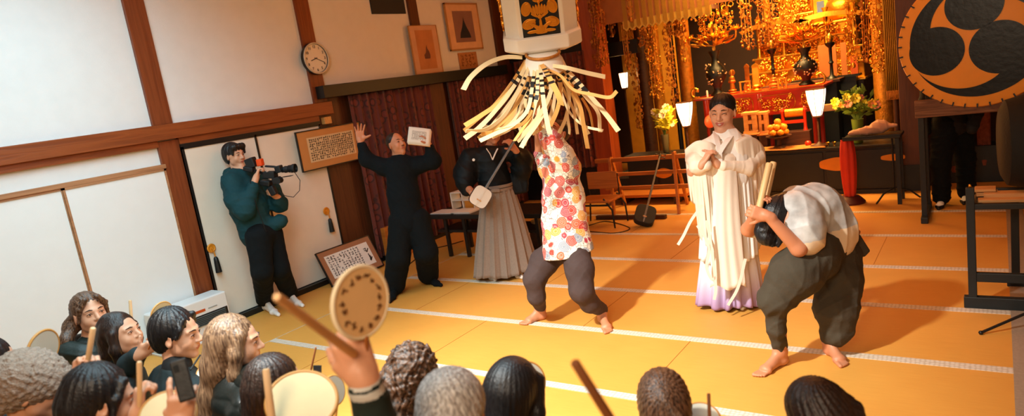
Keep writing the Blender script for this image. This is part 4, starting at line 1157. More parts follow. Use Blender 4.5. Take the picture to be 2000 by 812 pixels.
def floral():
    m, nt, N, L, b = newmat('flowered_cotton')
    tc = N.new('ShaderNodeTexCoord')
    n0 = N.new('ShaderNodeTexNoise'); n0.inputs['Scale'].default_value = 25; L.new(tc.outputs['Object'], n0.inputs['Vector'])
    ad = N.new('ShaderNodeVectorMath'); ad.operation = 'MULTIPLY_ADD'; ad.inputs[1].default_value = (.016,) * 3
    L.new(n0.outputs['Color'], ad.inputs[0]); L.new(tc.outputs['Object'], ad.inputs[2])
    # doodle outlines
    v1 = N.new('ShaderNodeTexVoronoi'); v1.feature = 'DISTANCE_TO_EDGE'; v1.inputs['Scale'].default_value = 40; L.new(ad.outputs[0], v1.inputs['Vector'])
    r1 = N.new('ShaderNodeValToRGB'); e = r1.color_ramp.elements; e[0].position = .02; e[0].color = hexc('#84726c'); e[1].position = .07; e[1].color = hexc('#ece3d4')
    L.new(v1.outputs['Distance'], r1.inputs['Fac'])
    # blossoms
    v2 = N.new('ShaderNodeTexVoronoi'); v2.inputs['Scale'].default_value = 13.5; v2.inputs['Randomness'].default_value = .8; L.new(ad.outputs[0], v2.inputs['Vector'])
    sp = N.new('ShaderNodeSeparateColor'); L.new(v2.outputs['Color'], sp.inputs[0])
    cr = N.new('ShaderNodeValToRGB'); cr.color_ramp.interpolation = 'CONSTANT'; e = cr.color_ramp.elements
    e[0].position = 0; e[0].color = hexc('#c2341f'); e[1].position = .34; e[1].color = hexc('#d4551f')
    for p, c in ((.48, '#e2dccf'), (.62, '#8892a0'), (.76, '#dc9a34'), (.86, '#a8283a')):
        a = e.new(p); a.color = hexc(c)
    L.new(sp.outputs[0], cr.inputs['Fac'])
    lt = N.new('ShaderNodeMath'); lt.operation = 'LESS_THAN'; lt.inputs[1].default_value = .58; L.new(v2.outputs['Distance'], lt.inputs[0])
    rn = N.new('ShaderNodeMath'); rn.operation = 'MULTIPLY'; rn.inputs[1].default_value = 46; L.new(v2.outputs['Distance'], rn.inputs[0])
    sn = N.new('ShaderNodeMath'); sn.operation = 'SINE'; L.new(rn.outputs[0], sn.inputs[0])
    mr = N.new('ShaderNodeMapRange'); mr.inputs[1].default_value = -1; mr.inputs[2].default_value = 1; mr.inputs[3].default_value = .0; mr.inputs[4].default_value = .30; L.new(sn.outputs[0], mr.inputs[0])
    mw = N.new('ShaderNodeMix'); mw.data_type = 'RGBA'; L.new(mr.outputs[0], mw.inputs['Factor']); L.new(cr.outputs['Color'], mw.inputs['A']); mw.inputs['B'].default_value = hexc('#efe6d8')
    mx = N.new('ShaderNodeMix'); mx.data_type = 'RGBA'
    L.new(lt.outputs[0], mx.inputs['Factor']); L.new(r1.outputs['Color'], mx.inputs['A']); L.new(mw.outputs['Result'], mx.inputs['B'])
    L.new(mx.outputs['Result'], b.inputs['Base Color']); b.inputs['Roughness'].default_value = .8
    return m
M['floral'] = floral()
S = SDF(.006); S.disp = folds(.007, 28, [(.3, .2, .9), (.7, .5, .4)], 11)
S.chain([J(1095, 335, 0), J(1100, 385, 0), J(1102, 430, 0), J(1110, 495, 0)], [.135, .155, .165, .205], .05, n=fw, q=.80)
S.cone(J(1080, 325, .04), J(1108, 322, -.06), .09, .09, .05)
S.chain([J(1112, 330, -.1), J(1096, 304, -.13), J(1080, 280, -.16), J(1066, 258, -.17)], [.085, .088, .078, .062], .05)
S.chain([sL, eL], [.085, .055], .05)
def hem(A, i0, v):
    n_ = nparr(Vector((0, 0, 1)) * 1.0 + CR * -.10); p_ = nparr(J(1110, 494, 0))
    ix = [((np.arange(A.shape[i]) + i0[i]) * v).astype(np.float32) for i in range(3)]
    pl = (ix[0][:, None, None] - p_[0]) * n_[0] + (ix[1][None, :, None] - p_[1]) * n_[1] + (ix[2][None, None, :] - p_[2]) * n_[2]
    return np.maximum(A, -pl)
S.build('shirt', M['floral'], root, cut=hem)
M['brownpants'] = cloth('grey_brown_trouser_cloth', '#463734', .12, .85)
S = SDF(.006); S.disp = folds(.006, 30, [(.6, .3, .6), (-.6, .3, .6), (.2, .8, .3)], 12)
S.cone(hp1, hp2, .10, .10, .05)
S.chain([hp1, J(1062, 512, .08), k1, J(1048, 580, .08), a1 + Vector((0, 0, .02))], [.105, .108, .086, .066, .050], .03)
S.chain([hp2, J(1132, 525, -.12), k2, J(1152, 592, -.10), a2 + Vector((0, 0, .02))], [.11, .108, .090, .070, .052], .03)
S.build('trousers', M['brownpants'], root)

# matoi: white hexagonal head with gold crests, ring and ribbons on a pole
dm = 4.95
r = thing('matoi_standard', W(1060, 96, dm), 'white hexagonal standard with a gold crest, fringed with long cream ribbons, swung overhead', 'standard')
M['mwhite'] = mat('white_painted_wood', '#e9dfce', .6, var=.03)
axm = (W(1057, 0, dm) - W(1064, 96, dm)); axm = (ZUP + Vector((CF.x, CF.y, 0)).normalized() * -.30).normalized()
cm = W(1060, 86, dm)
xm = CR - axm * CR.dot(axm); xm.normalize(); ym = axm.cross(xm)
mm_ = px(1, dm)
rb = 55 * mm_                    # half width of a main face
ch = 13 * mm_                    # chamfer
def oct_(z, k):                  # square with cut corners, half width k
    c0 = k - ch * .15 if k < rb * .9 else k - ch
    P8 = [(k + ch, -c0), (k + ch, c0), (c0, k + ch), (-c0, k + ch), (-k - ch, c0), (-k - ch, -c0), (-c0, -k - ch), (c0, -k - ch)]
    return [cm + axm * z + xm * p[0] + ym * p[1] for p in P8]
b = MB(); vs = []
prof = [(.0, rb * .92), (.022, rb * 1.08), (.03, rb * 1.10), (.115, rb * 1.10), (.122, rb), (.42, rb), (.425, rb * 1.08), (.49, rb * 1.08), (.52, rb * .8)]
for z, rr in prof: vs += oct_(z, rr)
fs = []
for i in range(len(prof) - 1):
    for k in range(8): fs.append((i * 8 + k, i * 8 + (k + 1) % 8, (i + 1) * 8 + (k + 1) % 8, (i + 1) * 8 + k))
fs += [tuple(reversed(range(8))), tuple(range((len(prof) - 1) * 8, len(prof) * 8))]
b.add(vs, fs); b.build('head', M['mwhite'], r, bevel=.006)
# dark panel + gold crest on each face, carved in relief
def leaf(b, c, ax, ay, nn, pts, h, mi=0):
    b.prism(pts, c, ax, ay, h)
M['crestgold'] = mat('gilt_crest', '#dd8f22', .35, metal=.6, var=.08, bump=.05)
for k in range(4):
    a = PI / 2 * k
    nrm = (xm * math.cos(a) + ym * math.sin(a)); sd = axm.cross(nrm).normalized()
    ap = rb + ch
    fc = cm + axm * .272 + nrm * ap
    MB().obox(fc + nrm * .001, sd, axm, nrm, 34.5 * mm_, .150, .002)
    pn_ = MB().obox(fc + nrm * .001, sd, axm, nrm, 34.5 * mm_, .150, .002).build('panel', M['black'], r)
    def E(cx, cy, rx, ry, rot=0, n=18, cut=None):
        out = []
        for q in range(n):
            t = 2 * PI * q / n; x_, y_ = rx * math.cos(t), ry * math.sin(t)
            out.append((cx + x_ * math.cos(rot) - y_ * math.sin(rot), cy + x_ * math.sin(rot) + y_ * math.cos(rot)))
        return out
    u_ = 36 * mm_
    cr_ = bpy.data.objects.new('crest', None)
    b = MB(); base = fc + nrm * .003 + axm * (-.005)
    def put(pts, h, lift=0): b.prism([(x * u_, y * u_) for x, y in pts], base + nrm * lift, sd, axm, h)
    # central fruit with ribs
    for j in range(-3, 4):
        put(E(j * .125, .28 - abs(j) * .02, .075, .30 - .03 * abs(j), -j * .10), .012 + .004 * (3 - abs(j)))
    put(E(0, .62, .07, .06), .03); put(E(0, .76, .30, .16, 0), .010); put(E(0, .88, .14, .10), .014)
    put(E(-.25, -.02, .22, .06, -.5), .012); put(E(.25, -.02, .22, .06, .5), .012); put(E(0, -.10, .13, .10), .018)
    for s_ in (-1, 1):
        put(E(s_ * .66, .34, .26, .36, s_ * .25), .010); put(E(s_ * .62, .38, .16, .26, s_ * .5), .016)
        put(E(s_ * .60, -.42, .36, .26, s_ * -.3), .010); put(E(s_ * .52, -.30, .30, .10, s_ * -.25), .018); put(E(s_ * .66, -.52, .20, .12, s_ * .6), .016)
        put(E(s_ * .34, -.50, .28, .06, s_ * .45), .018); put(E(s_ * .40, -.82, .34, .08, s_ * -.05), .014); put(E(s_ * .20, -.68, .22, .06, s_ * .7), .016)
    put(E(0, -.45, .07, .28), .022); put(E(0, -.70, .16, .20), .018); put(E(0, -.90, .30, .07), .012)
    bpy.data.objects.remove(cr_)
    b.build('crest', M['crestgold'], pn_, bevel=.002)
# ring from which the ribbons hang
cring = W(1060, 104, dm - .24)
axr = (ZUP + Vector((CF.x, CF.y, 0)).normalized() * -.38).normalized(); xr = (CR - axr * CR.dot(axr)).normalized(); yr = axr.cross(xr)
b = MB(); pts = [cring + (xr * math.cos(t) + yr * math.sin(t)) * (31 * mm_) for t in [2 * PI * k / 40 for k in range(41)]]
b.tube(pts, .010, 8); b.build('ring', mat('gilt_ring', '#b8762c', .5, metal=.3, var=.3, vscale=60), r, smooth=True)
b = MB(); b.lathe([(27 * mm_, -.004), (31 * mm_, -.02), (36 * mm_, -.05), (42 * mm_, -.11), (40 * mm_, -.115), (30 * mm_, -.052), (25 * mm_, -.02)], cring, 40, axr)
b.build('collar', M['mwhite'], r, smooth=True)
MB().tube([cring - axr * .03, wR.lerp(wL, .5) + Vector((0, 0, .05)), wR.lerp(wL, .5) - Vector((0, 0, .25))], .014, 10).build('pole', M['lwood'], r, smooth=True)
MB().lathe([(0, -.006), (27 * mm_, -.006), (27 * mm_, -.03), (0, -.03)], cring, 32, axr).build('ring_disc', M['black'], r)
MB().tube([cm + axm * .02, cring - axm * .12], .05, 12).build('neck', M['black'], r)
# ribbons: (pixel path, width px, depth offset start->end)
M['rib'] = mat('cream_ribbon', '#ecd3a0', .65, var=.05); M['ribk'] = mat('black_ribbon_band', '#14181a', .5)
M['ribo'] = mat('tan_ribbon', '#dfa85a', .65, var=.06)
RB = [
 ([(1030, 118), (1010, 160), (975, 200), (940, 225), (908, 245)], 12, .0, -.3, 1),
 ([(1032, 120), (1006, 165), (968, 215), (935, 250), (908, 270)], 12, .0, -.45, 1),
 ([(1036, 122), (1022, 160), (1006, 190), (985, 225), (950, 252), (910, 256)], 10, -.05, -.4, 1),
 ([(1040, 122), (1032, 160), (1012, 200), (985, 235), (945, 262), (935, 270)], 11, .1, -.2, 2),
 ([(1045, 124), (1040, 165), (1030, 215), (1000, 245), (965, 262), (937, 275)], 11, -.1, -.35, 2),
 ([(1020, 112), (985, 112), (950, 125), (920, 150), (905, 175)], 14, .1, -.2, 0),
 ([(1048, 124), (1046, 165), (1040, 210), (1022, 240), (990, 252), (940, 262)], 9, -.1, -.3, 3),
 ([(1050, 126), (1050, 160), (1048, 190), (1035, 235), (1020, 262), (1012, 275)], 11, -.15, -.2, 3),
 ([(1055, 126), (1058, 160), (1062, 200), (1068, 235), (1074, 262)], 12, -.25, -.5, 3),
 ([(1058, 126), (1072, 150), (1090, 185), (1096, 205)], 15, -.3, -.55, 3),
 ([(1062, 126), (1080, 150), (1072, 190), (1050, 230), (1022, 262), (1010, 275)], 12, -.1, -.3, 2),
 ([(1066, 126), (1075, 165), (1070, 205), (1050, 240), (1028, 270), (1018, 288)], 11, -.05, -.35, 2),
 ([(1072, 126), (1092, 150), (1095, 180), (1088, 215), (1075, 245)], 11, 0, -.2, 2),
 ([(1076, 126), (1105, 150), (1112, 190), (1105, 230), (1092, 260)], 10, .1, .1, 2),
 ([(1080, 124), (1100, 155), (1112, 190), (1108, 220), (1112, 250), (1112, 262)], 10, .1, .2, 0),
 ([(1082, 122), (1112, 165), (1132, 205), (1140, 245), (1148, 290)], 13, .0, -.1, 1),
 ([(1084, 120), (1115, 155), (1145, 190), (1168, 220), (1172, 258)], 12, .05, .0, 3),
 ([(1086, 118), (1120, 150), (1155, 190), (1185, 225), (1208, 256)], 13, -.05, -.2, 3),
 ([(1070, 135), (1095, 148), (1120, 175), (1155, 184), (1190, 190), (1205, 178)], 9, -.25, -.4, 0),
 ([(1075, 128), (1105, 132), (1145, 142), (1182, 150)], 12, -.2, -.1, 0),
 ([(1090, 160), (1110, 215), (1140, 245), (1178, 255)], 7, .1, -.1, 0),
 ([(1040, 120), (1028, 150), (1010, 200), (990, 240), (968, 250)], 14, .15, .1, 1),
 ([(1030, 116), (1015, 150), (990, 190), (962, 222), (925, 258), (915, 262)], 11, .15, -.1, 2),
 ([(1052, 126), (1048, 170), (1052, 220), (1036, 250), (1024, 285)], 10, .1, -.2, 2),
 ([(1068, 126), (1062, 180), (1035, 230), (1005, 275)], 10, .05, -.3, 2),
 ([(1036, 120), (1020, 165), (1008, 205), (1004, 240)], 12, .2, .2, 0),
 ([(1046, 124), (1032, 180), (1018, 215), (985, 250), (940, 245)], 9, .15, .0, 1),
 ([(1060, 128), (1058, 165), (1052, 215), (1055, 255)], 11, .18, .2, 3),
 ([(1074, 130), (1084, 170), (1078, 220), (1062, 250)], 10, .15, .1, 3),
 ([(1100, 148), (1120, 190), (1128, 220), (1150, 262)], 9, .2, .2, 1),
 ([(1026, 118), (1000, 160), (965, 205), (930, 235), (906, 255)], 9, .25, .1, 1),
 ([(1034, 122), (1012, 175), (985, 215), (965, 240), (948, 262)], 10, .22, .1, 0),
 ([(1042, 124), (1028, 175), (1018, 220), (998, 250), (962, 268)], 9, .2, -.2, 1),
 ([(1056, 128), (1046, 190), (1034, 240), (1046, 262)], 9, .3, .3, 3),
 ([(1064, 128), (1072, 180), (1078, 215), (1060, 248), (1040, 262)], 9, .3, .2, 2),
 ([(1078, 126), (1098, 170), (1120, 215), (1128, 262)], 9, .25, .25, 2),
 ([(1084, 122), (1125, 175), (1150, 215), (1158, 250)], 9, .22, .25, 3),
 ([(1038, 124), (1024, 185), (1012, 230), (1018, 258)], 10, .3, .3, 2),
 ([(1048, 126), (1036, 170), (1026, 200), (1040, 235), (1046, 250)], 9, -.05, -.1, 3),
]
rs = random.Random(12)
for i, (pp, w_, da, db, bands) in enumerate(RB):
    k = len(pp); P3 = [W(x, y, dm - .22 + (da * .4 if j == 0 else da) + (db - da) * j / (k - 1)) for j, (x, y) in enumerate(pp)]
    C3 = catmull(P3, 8); n_ = len(C3)
    sides = []
    tw = rs.uniform(-.8, .8); t0 = rs.uniform(-.4, .4)
    for j in range(n_):
        t = (C3[min(j + 1, n_ - 1)] - C3[max(j - 1, 0)]).normalized()
        s0 = t.cross(CF).normalized(); q = Quaternion(t, t0 + tw * j / n_); sides.append(q @ s0)
    mis = []
    for j in range(n_ - 1):
        u = j / (n_ - 1); v = 0
        if bands and .10 < u < .13 + .16 * bands * .6 and (int(u * 26 + i * .37) % 2 == 0): v = 1
        mis.append(v)
    MB().ribbon(C3, [px(w_, dm) * (.54 + .20 * j / n_) for j in range(n_)], sides, .003, mis).build('ribbon', [M['rib'] if i % 3 else M['ribo'], M['ribk']], r, smooth=60, recalc=False)

# ---------------------------------------------------------------- singer in white
d0 = 5.1
root = person(PZ(1432, 597), 'smiling woman in white layered robes with hands clasped before the altar')
S = SDF(.0048)
fw = D(-.52, -.14, -.85); fw.z = -.06
H = Head(S, J(1411, 219), fw, ZUP + CR * .05, 1.16, neck=J(1420, 262, .03), mouth='smile', jaw=.85)
S.chain([J(1418, 275, .02), J(1420, 340, .02)], [.11, .10], .05, n=fw, q=.7)
wA, wB = J(1398, 318, -.16), J(1372, 320, -.20)
S.cone(J(1455, 330, -.05), wA, .04, .027); S.cone(J(1352, 335, -.05), wB, .04, .027)
hand(S, wA, D(-.45, .8, -.05), D(-.8, -.45, .3), -1, (.2, .25, .25, .3, .3), .95, .05)
hand(S, wB, D(.45, .8, -.08), D(.8, -.45, .2), 1, (.2, .3, .35, .4, .4), .95, .05)
S.build('body', [M['skin'], M['skin_lip']], root, rules=[(H.lip_rule(), 1)])
H.details(root, smile=True, teeth=True)
S = SDF(.004); S.disp = strands(H.P(0, -.08, .06), (H.f * .4 + H.u).normalized(), 50, .0013, seed=4); q_ = 1.16
S.ell(H.P(0, -.018, .038), (.083 * q_, .100 * q_, .086 * q_), (H.x, H.f, H.u), .02)
S.ell(H.P(0, -.055, .0), (.070 * q_, .055 * q_, .07 * q_), (H.x, H.f, H.u), .03)
S.ell(H.P(0, -.085, .078), (.045, .045, .040), (H.x, H.f, H.u), .015)
S.ell(H.P(0, .128, -.014), (.076 * q_, .086 * q_, .098 * q_), (H.x, H.f, H.u), .01, sub=True)
S.build('hair', M['hair_black'], root)
b = MB()
for x_, dz in ((-.03, .0), (-.018, .01), (.004, .008), (.022, .0), (.034, .004)):
    b.tube([H.P(x_ * .8, .074, .092), H.P(x_, .090, .072), H.P(x_ * 1.15, .095, .050 + dz)], [.0028, .0016, .0006], 5)
b.build('fringe', M['hair_black'], root, smooth=True)
M['robe'] = mat('white_robe_silk', '#f1ece4', .7, var=.03, bump=.08, bscale=180)
M['sheer'] = mat('sheer_cream_gauze', '#f4e6d2', .7, var=.05, bump=.1, bscale=160)
def ombre():
    m, nt, N, L, b = newmat('white_to_lavender_dyed_skirt')
    tc = N.new('ShaderNodeTexCoord'); sp = N.new('ShaderNodeSeparateXYZ'); L.new(tc.outputs['Object'], sp.inputs[0])
    r = N.new('ShaderNodeValToRGB'); e = r.color_ramp.elements
    e[0].position = .0; e[0].color = hexc('#9a7196'); e[1].position = .40; e[1].color = hexc('#f0e9e2'); a = e.new(.10); a.color = hexc('#b6a0c6'); a = e.new(.26); a.color = hexc('#ddd8e6')
    L.new(sp.outputs['Z'], r.inputs['Fac']); L.new(r.outputs['Color'], b.inputs['Base Color']); b.inputs['Roughness'].default_value = .75
    return m
hz = Vector((CR.x, CR.y, 0)).normalized()
gnd = PZ(1430, 594); d0f = 5.1
S = SDF(.006); S.disp = folds(.005, 44, [hz, hz + Vector((.2, .3, .1))], 21, .15)
S.chain([J(1419, 280, .02), J(1420, 310, .02), J(1422, 350, .0)], [.13, .155, .15], .05, n=fw, q=.75)
S.cone(J(1384, 290, .0), J(1454, 282, .06), .080, .080, .05)
S.cone(H.P(0, -.02, -.12), J(1410, 280, -.02), .058, .052, .01, sub=True)
S.build('robe_bodice', M['robe'], root)
drape(J(1421, 318, .02), J(1424, 500, .02), (.16, .125), (.205, .16), M['robe'], root, 'robe', 22, (.004, .012), .8, 5, wob=.01)
drape(J(1424, 455, .02), Vector((gnd.x, gnd.y, .03)), (.175, .14), (.235, .19), ombre(), root, 'skirt', 15, (.008, .022), .9, 6)
for q_, p_ in ((PZ(1405, 590), PZ(1398, 604)), (PZ(1452, 590), PZ(1450, 606))):
    S = SDF(.005); foot(S, q_, p_, q_ + Vector((0, 0, .09)), .95, False, 1.1); S.build('sock', M['white'], root)
# outer gauze coat: open panels at the front and long hanging sleeves
sleeve([J(1402, 298, -.13), J(1384, 288, -.15), J(1362, 288, -.12), J(1339, 304, -.06)], (.68, .33), .034, M['sheer'], root, 'sleeve_gauze', 3, .016)
sleeve([J(1392, 330, -.10), J(1372, 328, -.12), J(1352, 330, -.08)], (.80, .50), .05, M['sheer'], root, 'sleeve_gauze', 8, .020)
sleeve([J(1438, 288, -.12), J(1458, 278, -.08), J(1478, 284, -.03), J(1494, 302, .02)], (.64, .30), .038, M['sheer'], root, 'sleeve_gauze', 4, .014)
sleeve([J(1450, 330, -.04), J(1470, 326, .0), J(1486, 330, .05)], (.80, .46), .06, M['sheer'], root, 'sleeve_gauze', 9, .016)
S = SDF(.006); S.disp = folds(.006, 40, [(.2, .3, .9), hz], 24)
S.chain([J(1386, 288, .0), J(1358, 308, -.06), J(1362, 324, -.14), J(1380, 322, -.19)], [.070, .066, .055, .042], .04)
S.chain([J(1454, 284, .05), J(1474, 308, .02), J(1458, 328, -.07), J(1412, 324, -.15)], [.072, .070, .058, .042], .04)
S.build('upper_sleeves', M['sheer'], root)
def pn(u, v):
    p = J(1416 + 6 * v + (u - .5) * (40 + 30 * v), 300 + 262 * v, -.105 - .03 * math.sin(PI * u) - .10 * v ** .5)
    return tuple(p + Vector((CF.x, CF.y, 0)) * (.0035 * math.sin(u * 22 + v * 2 + 2 * math.sin(v * 4)) * (.1 + v)) + ZUP * (.02 * math.sin(u * 9) * v))
b = MB(); b.grid(pn, 40, 30); b.build('coat_front_panel', M['sheer'], root, smooth=180, solid=.004, recalc=False)
b = MB()
for pth in ([(1372, 400), (1350, 430), (1335, 460), (1324, 478)], [(1380, 430), (1392, 500), (1398, 560), (1395, 585)], [(1456, 505), (1442, 560), (1422, 596)], [(1362, 440), (1385, 480), (1380, 520), (1390, 545), (1398, 540)]):
    b.ribbon(catmull([J(x, y, -.26) for x, y in pth], 6), .020, CR, .003)
b.build('ribbon_ties', M['sheer'], root, recalc=False)
b = MB()
for s_ in (-1, 1):
    b.ribbon(catmull([J(1417 + s_ * 20, 258, .02 + (.04 if s_ > 0 else 0)), J(1412 + s_ * 13, 270, -.10), J(1406 + s_ * 2, 292, -.165), J(1401 - s_ * 5, 318, -.17)], 6), .038, CR + CU * .3 * s_, .010)
b.build('collar', M['white'], root, recalc=False)

# ---------------------------------------------------------------- bowed drummer
d0 = 4.12
f1t, f1h = PZ(1478, 738), PZ(1534, 708); f2t, f2h = PZ(1652, 718), PZ(1616, 688)
root = person((f1h + f2h) / 2, 'barefoot drummer bowed forward in a silvery patterned top and dark baggy trousers')
S = SDF(.005)
hc = J(1520, 425, -.10)
H = Head(S, hc, D(-.35, -.75, -.35), D(-.35, .45, -.35), 1.0, neck=J(1556, 402, .0))
pel = J(1620, 470, .05); ch = J(1575, 408, .0)
S.chain([ch, J(1605, 425, .03), pel], [.13, .14, .13], .06)
sL, sR = J(1545, 420, -.16), J(1560, 415, .16)
eL, wL = J(1560, 485, -.26), J(1500, 422, -.28)
eR, wR = J(1462, 448, .10), J(1478, 415, -.10)
S.chain([sL, eL], [.052, .046]); S.chain([eL, wL], [.044, .028])
S.chain([sR, J(1500, 440, .16), eR], [.052, .05, .044]); S.chain([eR, wR], [.042, .028])
hand(S, wL, D(-.80, .25, .15), D(.2, .15, 1), 1, (.3, .55, .6, .6, .6), 1.0)
hand(S, wR, D(.15, .75, -.3), D(.7, -.1, -.3), 1, (.3, .7, .7, .7, .7), 1.0)
hp1, hp2 = J(1590, 505, -.10), J(1640, 500, .10)
k1, k2 = J(1512, 590, -.14), J(1625, 610, -.04)
a1 = f1h + Vector((0, 0, .09)) + (f1t - f1h) * .14; a2 = f2h + Vector((0, 0, .09)) + (f2t - f2h) * .14
S.chain([hp1, k1, a1], [.09, .062, .040]); S.chain([hp2, k2, a2], [.09, .062, .040])
foot(S, f1h, f1t, a1, .98, True); foot(S, f2h, f2t, a2, .98, True)
S.build('body', [M['skin_tan'], M['skin_lip']], root)
S = SDF(.004); S.disp = strands(J(1535, 380, -.05), D(-.3, -.9, -.1), 50, .002, seed=6)
S.ell(H.P(0, -.024, .03), (.088, .102, .092), (H.x, H.f, H.u), .02)
S.chain([J(1540, 395, -.06), J(1510, 420, -.10), J(1492, 452, -.12)], [.07, .085, .055], .03)
S.chain([J(1538, 420, -.12), J(1528, 450, -.15), J(1520, 480, -.15)], [.055, .04, .010], .03)
S.chain([J(1500, 440, -.12), J(1496, 465, -.14), J(1508, 478, -.15)], [.05, .038, .012], .03)
S.build('hair', M['hair_black'], root)
M['silver'] = mat('silvery_patterned_cloth', '#b9bab8', .5, var=.55, vscale=9, bump=.2, bscale=30)
M['cream'] = mat('cream_cloth', '#e6cfae', .75, var=.06, bump=.1)
S = SDF(.006); S.disp = folds(.010, 22, [CR * .9 + CU * .3], 31, .25)
S.chain([J(1560, 402, .0), J(1592, 410, .0), J(1618, 448, .03), J(1618, 470, .03)], [.12, .152, .152, .145], .06)
S.cone(J(1548, 405, -.13), J(1560, 400, .15), .09, .09, .05)
S.chain([J(1565, 420, -.14), J(1570, 452, -.20), J(1575, 472, -.22)], [.12, .115, .085], .05)
S.chain([J(1540, 410, .14), J(1500, 430, .17), J(1478, 445, .12)], [.09, .075, .068], .04)
S.ell(J(1517, 432, -.12), (.10, .10, .10), None, .02, sub=True)
cz = nparr(J(1590, 470, 0))
S.build('top', [M['silver'], M['cream']], root, rules=[(lambda C: (C - cz) @ nparr(CU * .95 + CR * -.25) < .045, 1)])
M['olive'] = cloth('dark_olive_trouser_cloth', '#453e32', .15, .85)
S = SDF(.006); S.disp = folds(.014, 26, [(.8, .2, .4), (-.5, .3, .5), CR], 33)
S.cone(J(1590, 488, -.08), J(1628, 480, .10), .135, .135, .06)
S.chain([hp1, J(1552, 535, -.16), J(1514, 585, -.14)], [.140, .140, .102], .05)
S.chain([J(1515, 595, -.12), J(1516, 640, -.10), a1 + Vector((0, 0, .03))], [.075, .055, .046], .03)
S.chain([hp2, J(1638, 550, .02), J(1632, 605, -.02)], [.125, .13, .125], .05)
S.cone(J(1634, 605, 0), J(1634, 650, -.02), .125, .085, .04)
S.chain([J(1634, 640, 0), a2 + Vector((0, 0, .03))], [.085, .055], .03)
S.build('baggy_trousers', M['olive'], root)
b = MB(); b.tube([J(1577, 500, -.17), J(1612, 492, -.16), J(1648, 462, -.02), J(1652, 450, .1)], .032, 10, flat=.6); b.build('sash', M['black'], root, smooth=True)
MB().obox(J(1664, 458, .08), CR * .9 + CU * -.5, CU * .9 + CR * .4, CF, .035, .045, .03).build('sash_tail', mat('tan_flap', '#9a6340', .8), root, bevel=.015)
fp = [J(1628, 452, .18), J(1660, 455, .16), J(1684, 488, .14), J(1676, 500, .12), J(1640, 496, .12)]
MB().prism([((p - fp[0]).dot(CR), (p - fp[0]).dot(CU)) for p in fp], fp[0] - CF * .12, CR, CU, .03).build('waist_flap', M['olive'], root, bevel=.012)
# two thick sticks
for nm, p_, q_, lb in (('a', (1503, 318), (1478, 440), 'thick pale drumstick nearer the bowed drummer\'s head, tip at right'), ('b', (1512, 318), (1492, 430), '')):
    pass
for (p0, p1, dd, lb) in (((1503, 318), (1480, 418), -.15, 'thick pale drumstick gripped by the bowed drummer, the left one of the pair'), ((1511, 316), (1489, 420), -.08, 'thick pale drumstick gripped by the bowed drummer, the right one of the pair')):
    a_, b_ = J(*p0, dd), J(*p1, dd)
    o = MB().tube([a_ + (a_ - b_).normalized() * .0, a_.lerp(b_, .02), b_], [.016, .0195, .019], 14).build('drumstick', mat('pale_stick_wood', '#d8b078', .5, var=.08), None, smooth=True)
    tag(o, lb, 'drumstick')
# ================================================================ audience seated on the mats
M['stick'] = mat('pale_drumstick_wood', '#e3bd8c', .55, var=.1, vscale=14)
M['stickd'] = mat('brown_drumstick_wood', '#84502c', .55, var=.12)
M['drumskin'] = mat('cream_drum_skin', '#d6c496', .65, var=.05, vscale=20)
M['drumskin2'] = mat('pale_drum_skin', '#c8c4b2', .65, var=.05)
M['drumskin3'] = mat('amber_drum_skin', '#ecc88e', .65, var=.08, vscale=12)
M['rim'] = mat('drum_rim', '#c08a44', .5, var=.1)
M['puffer'] = mat('black_quilted_nylon', '#121816', .4, var=.15, bump=.15)
M['green'] = mat('dark_green_padded_cloth', '#12211c', .55, var=.15, bump=.2)
M['tealc'] = mat('dark_teal_cloth', '#0b2023', .8, var=.15, bump=.2)
M['dark'] = mat('charcoal_cloth', '#090f11', .8, var=.15, bump=.2)
M['redc'] = mat('red_cloth', '#b8321a', .8, var=.1)
M['woolhat'] = mat('beige_boucle_wool', '#9b8878', .95, var=.35, vscale=90, bump=.9, bscale=120)

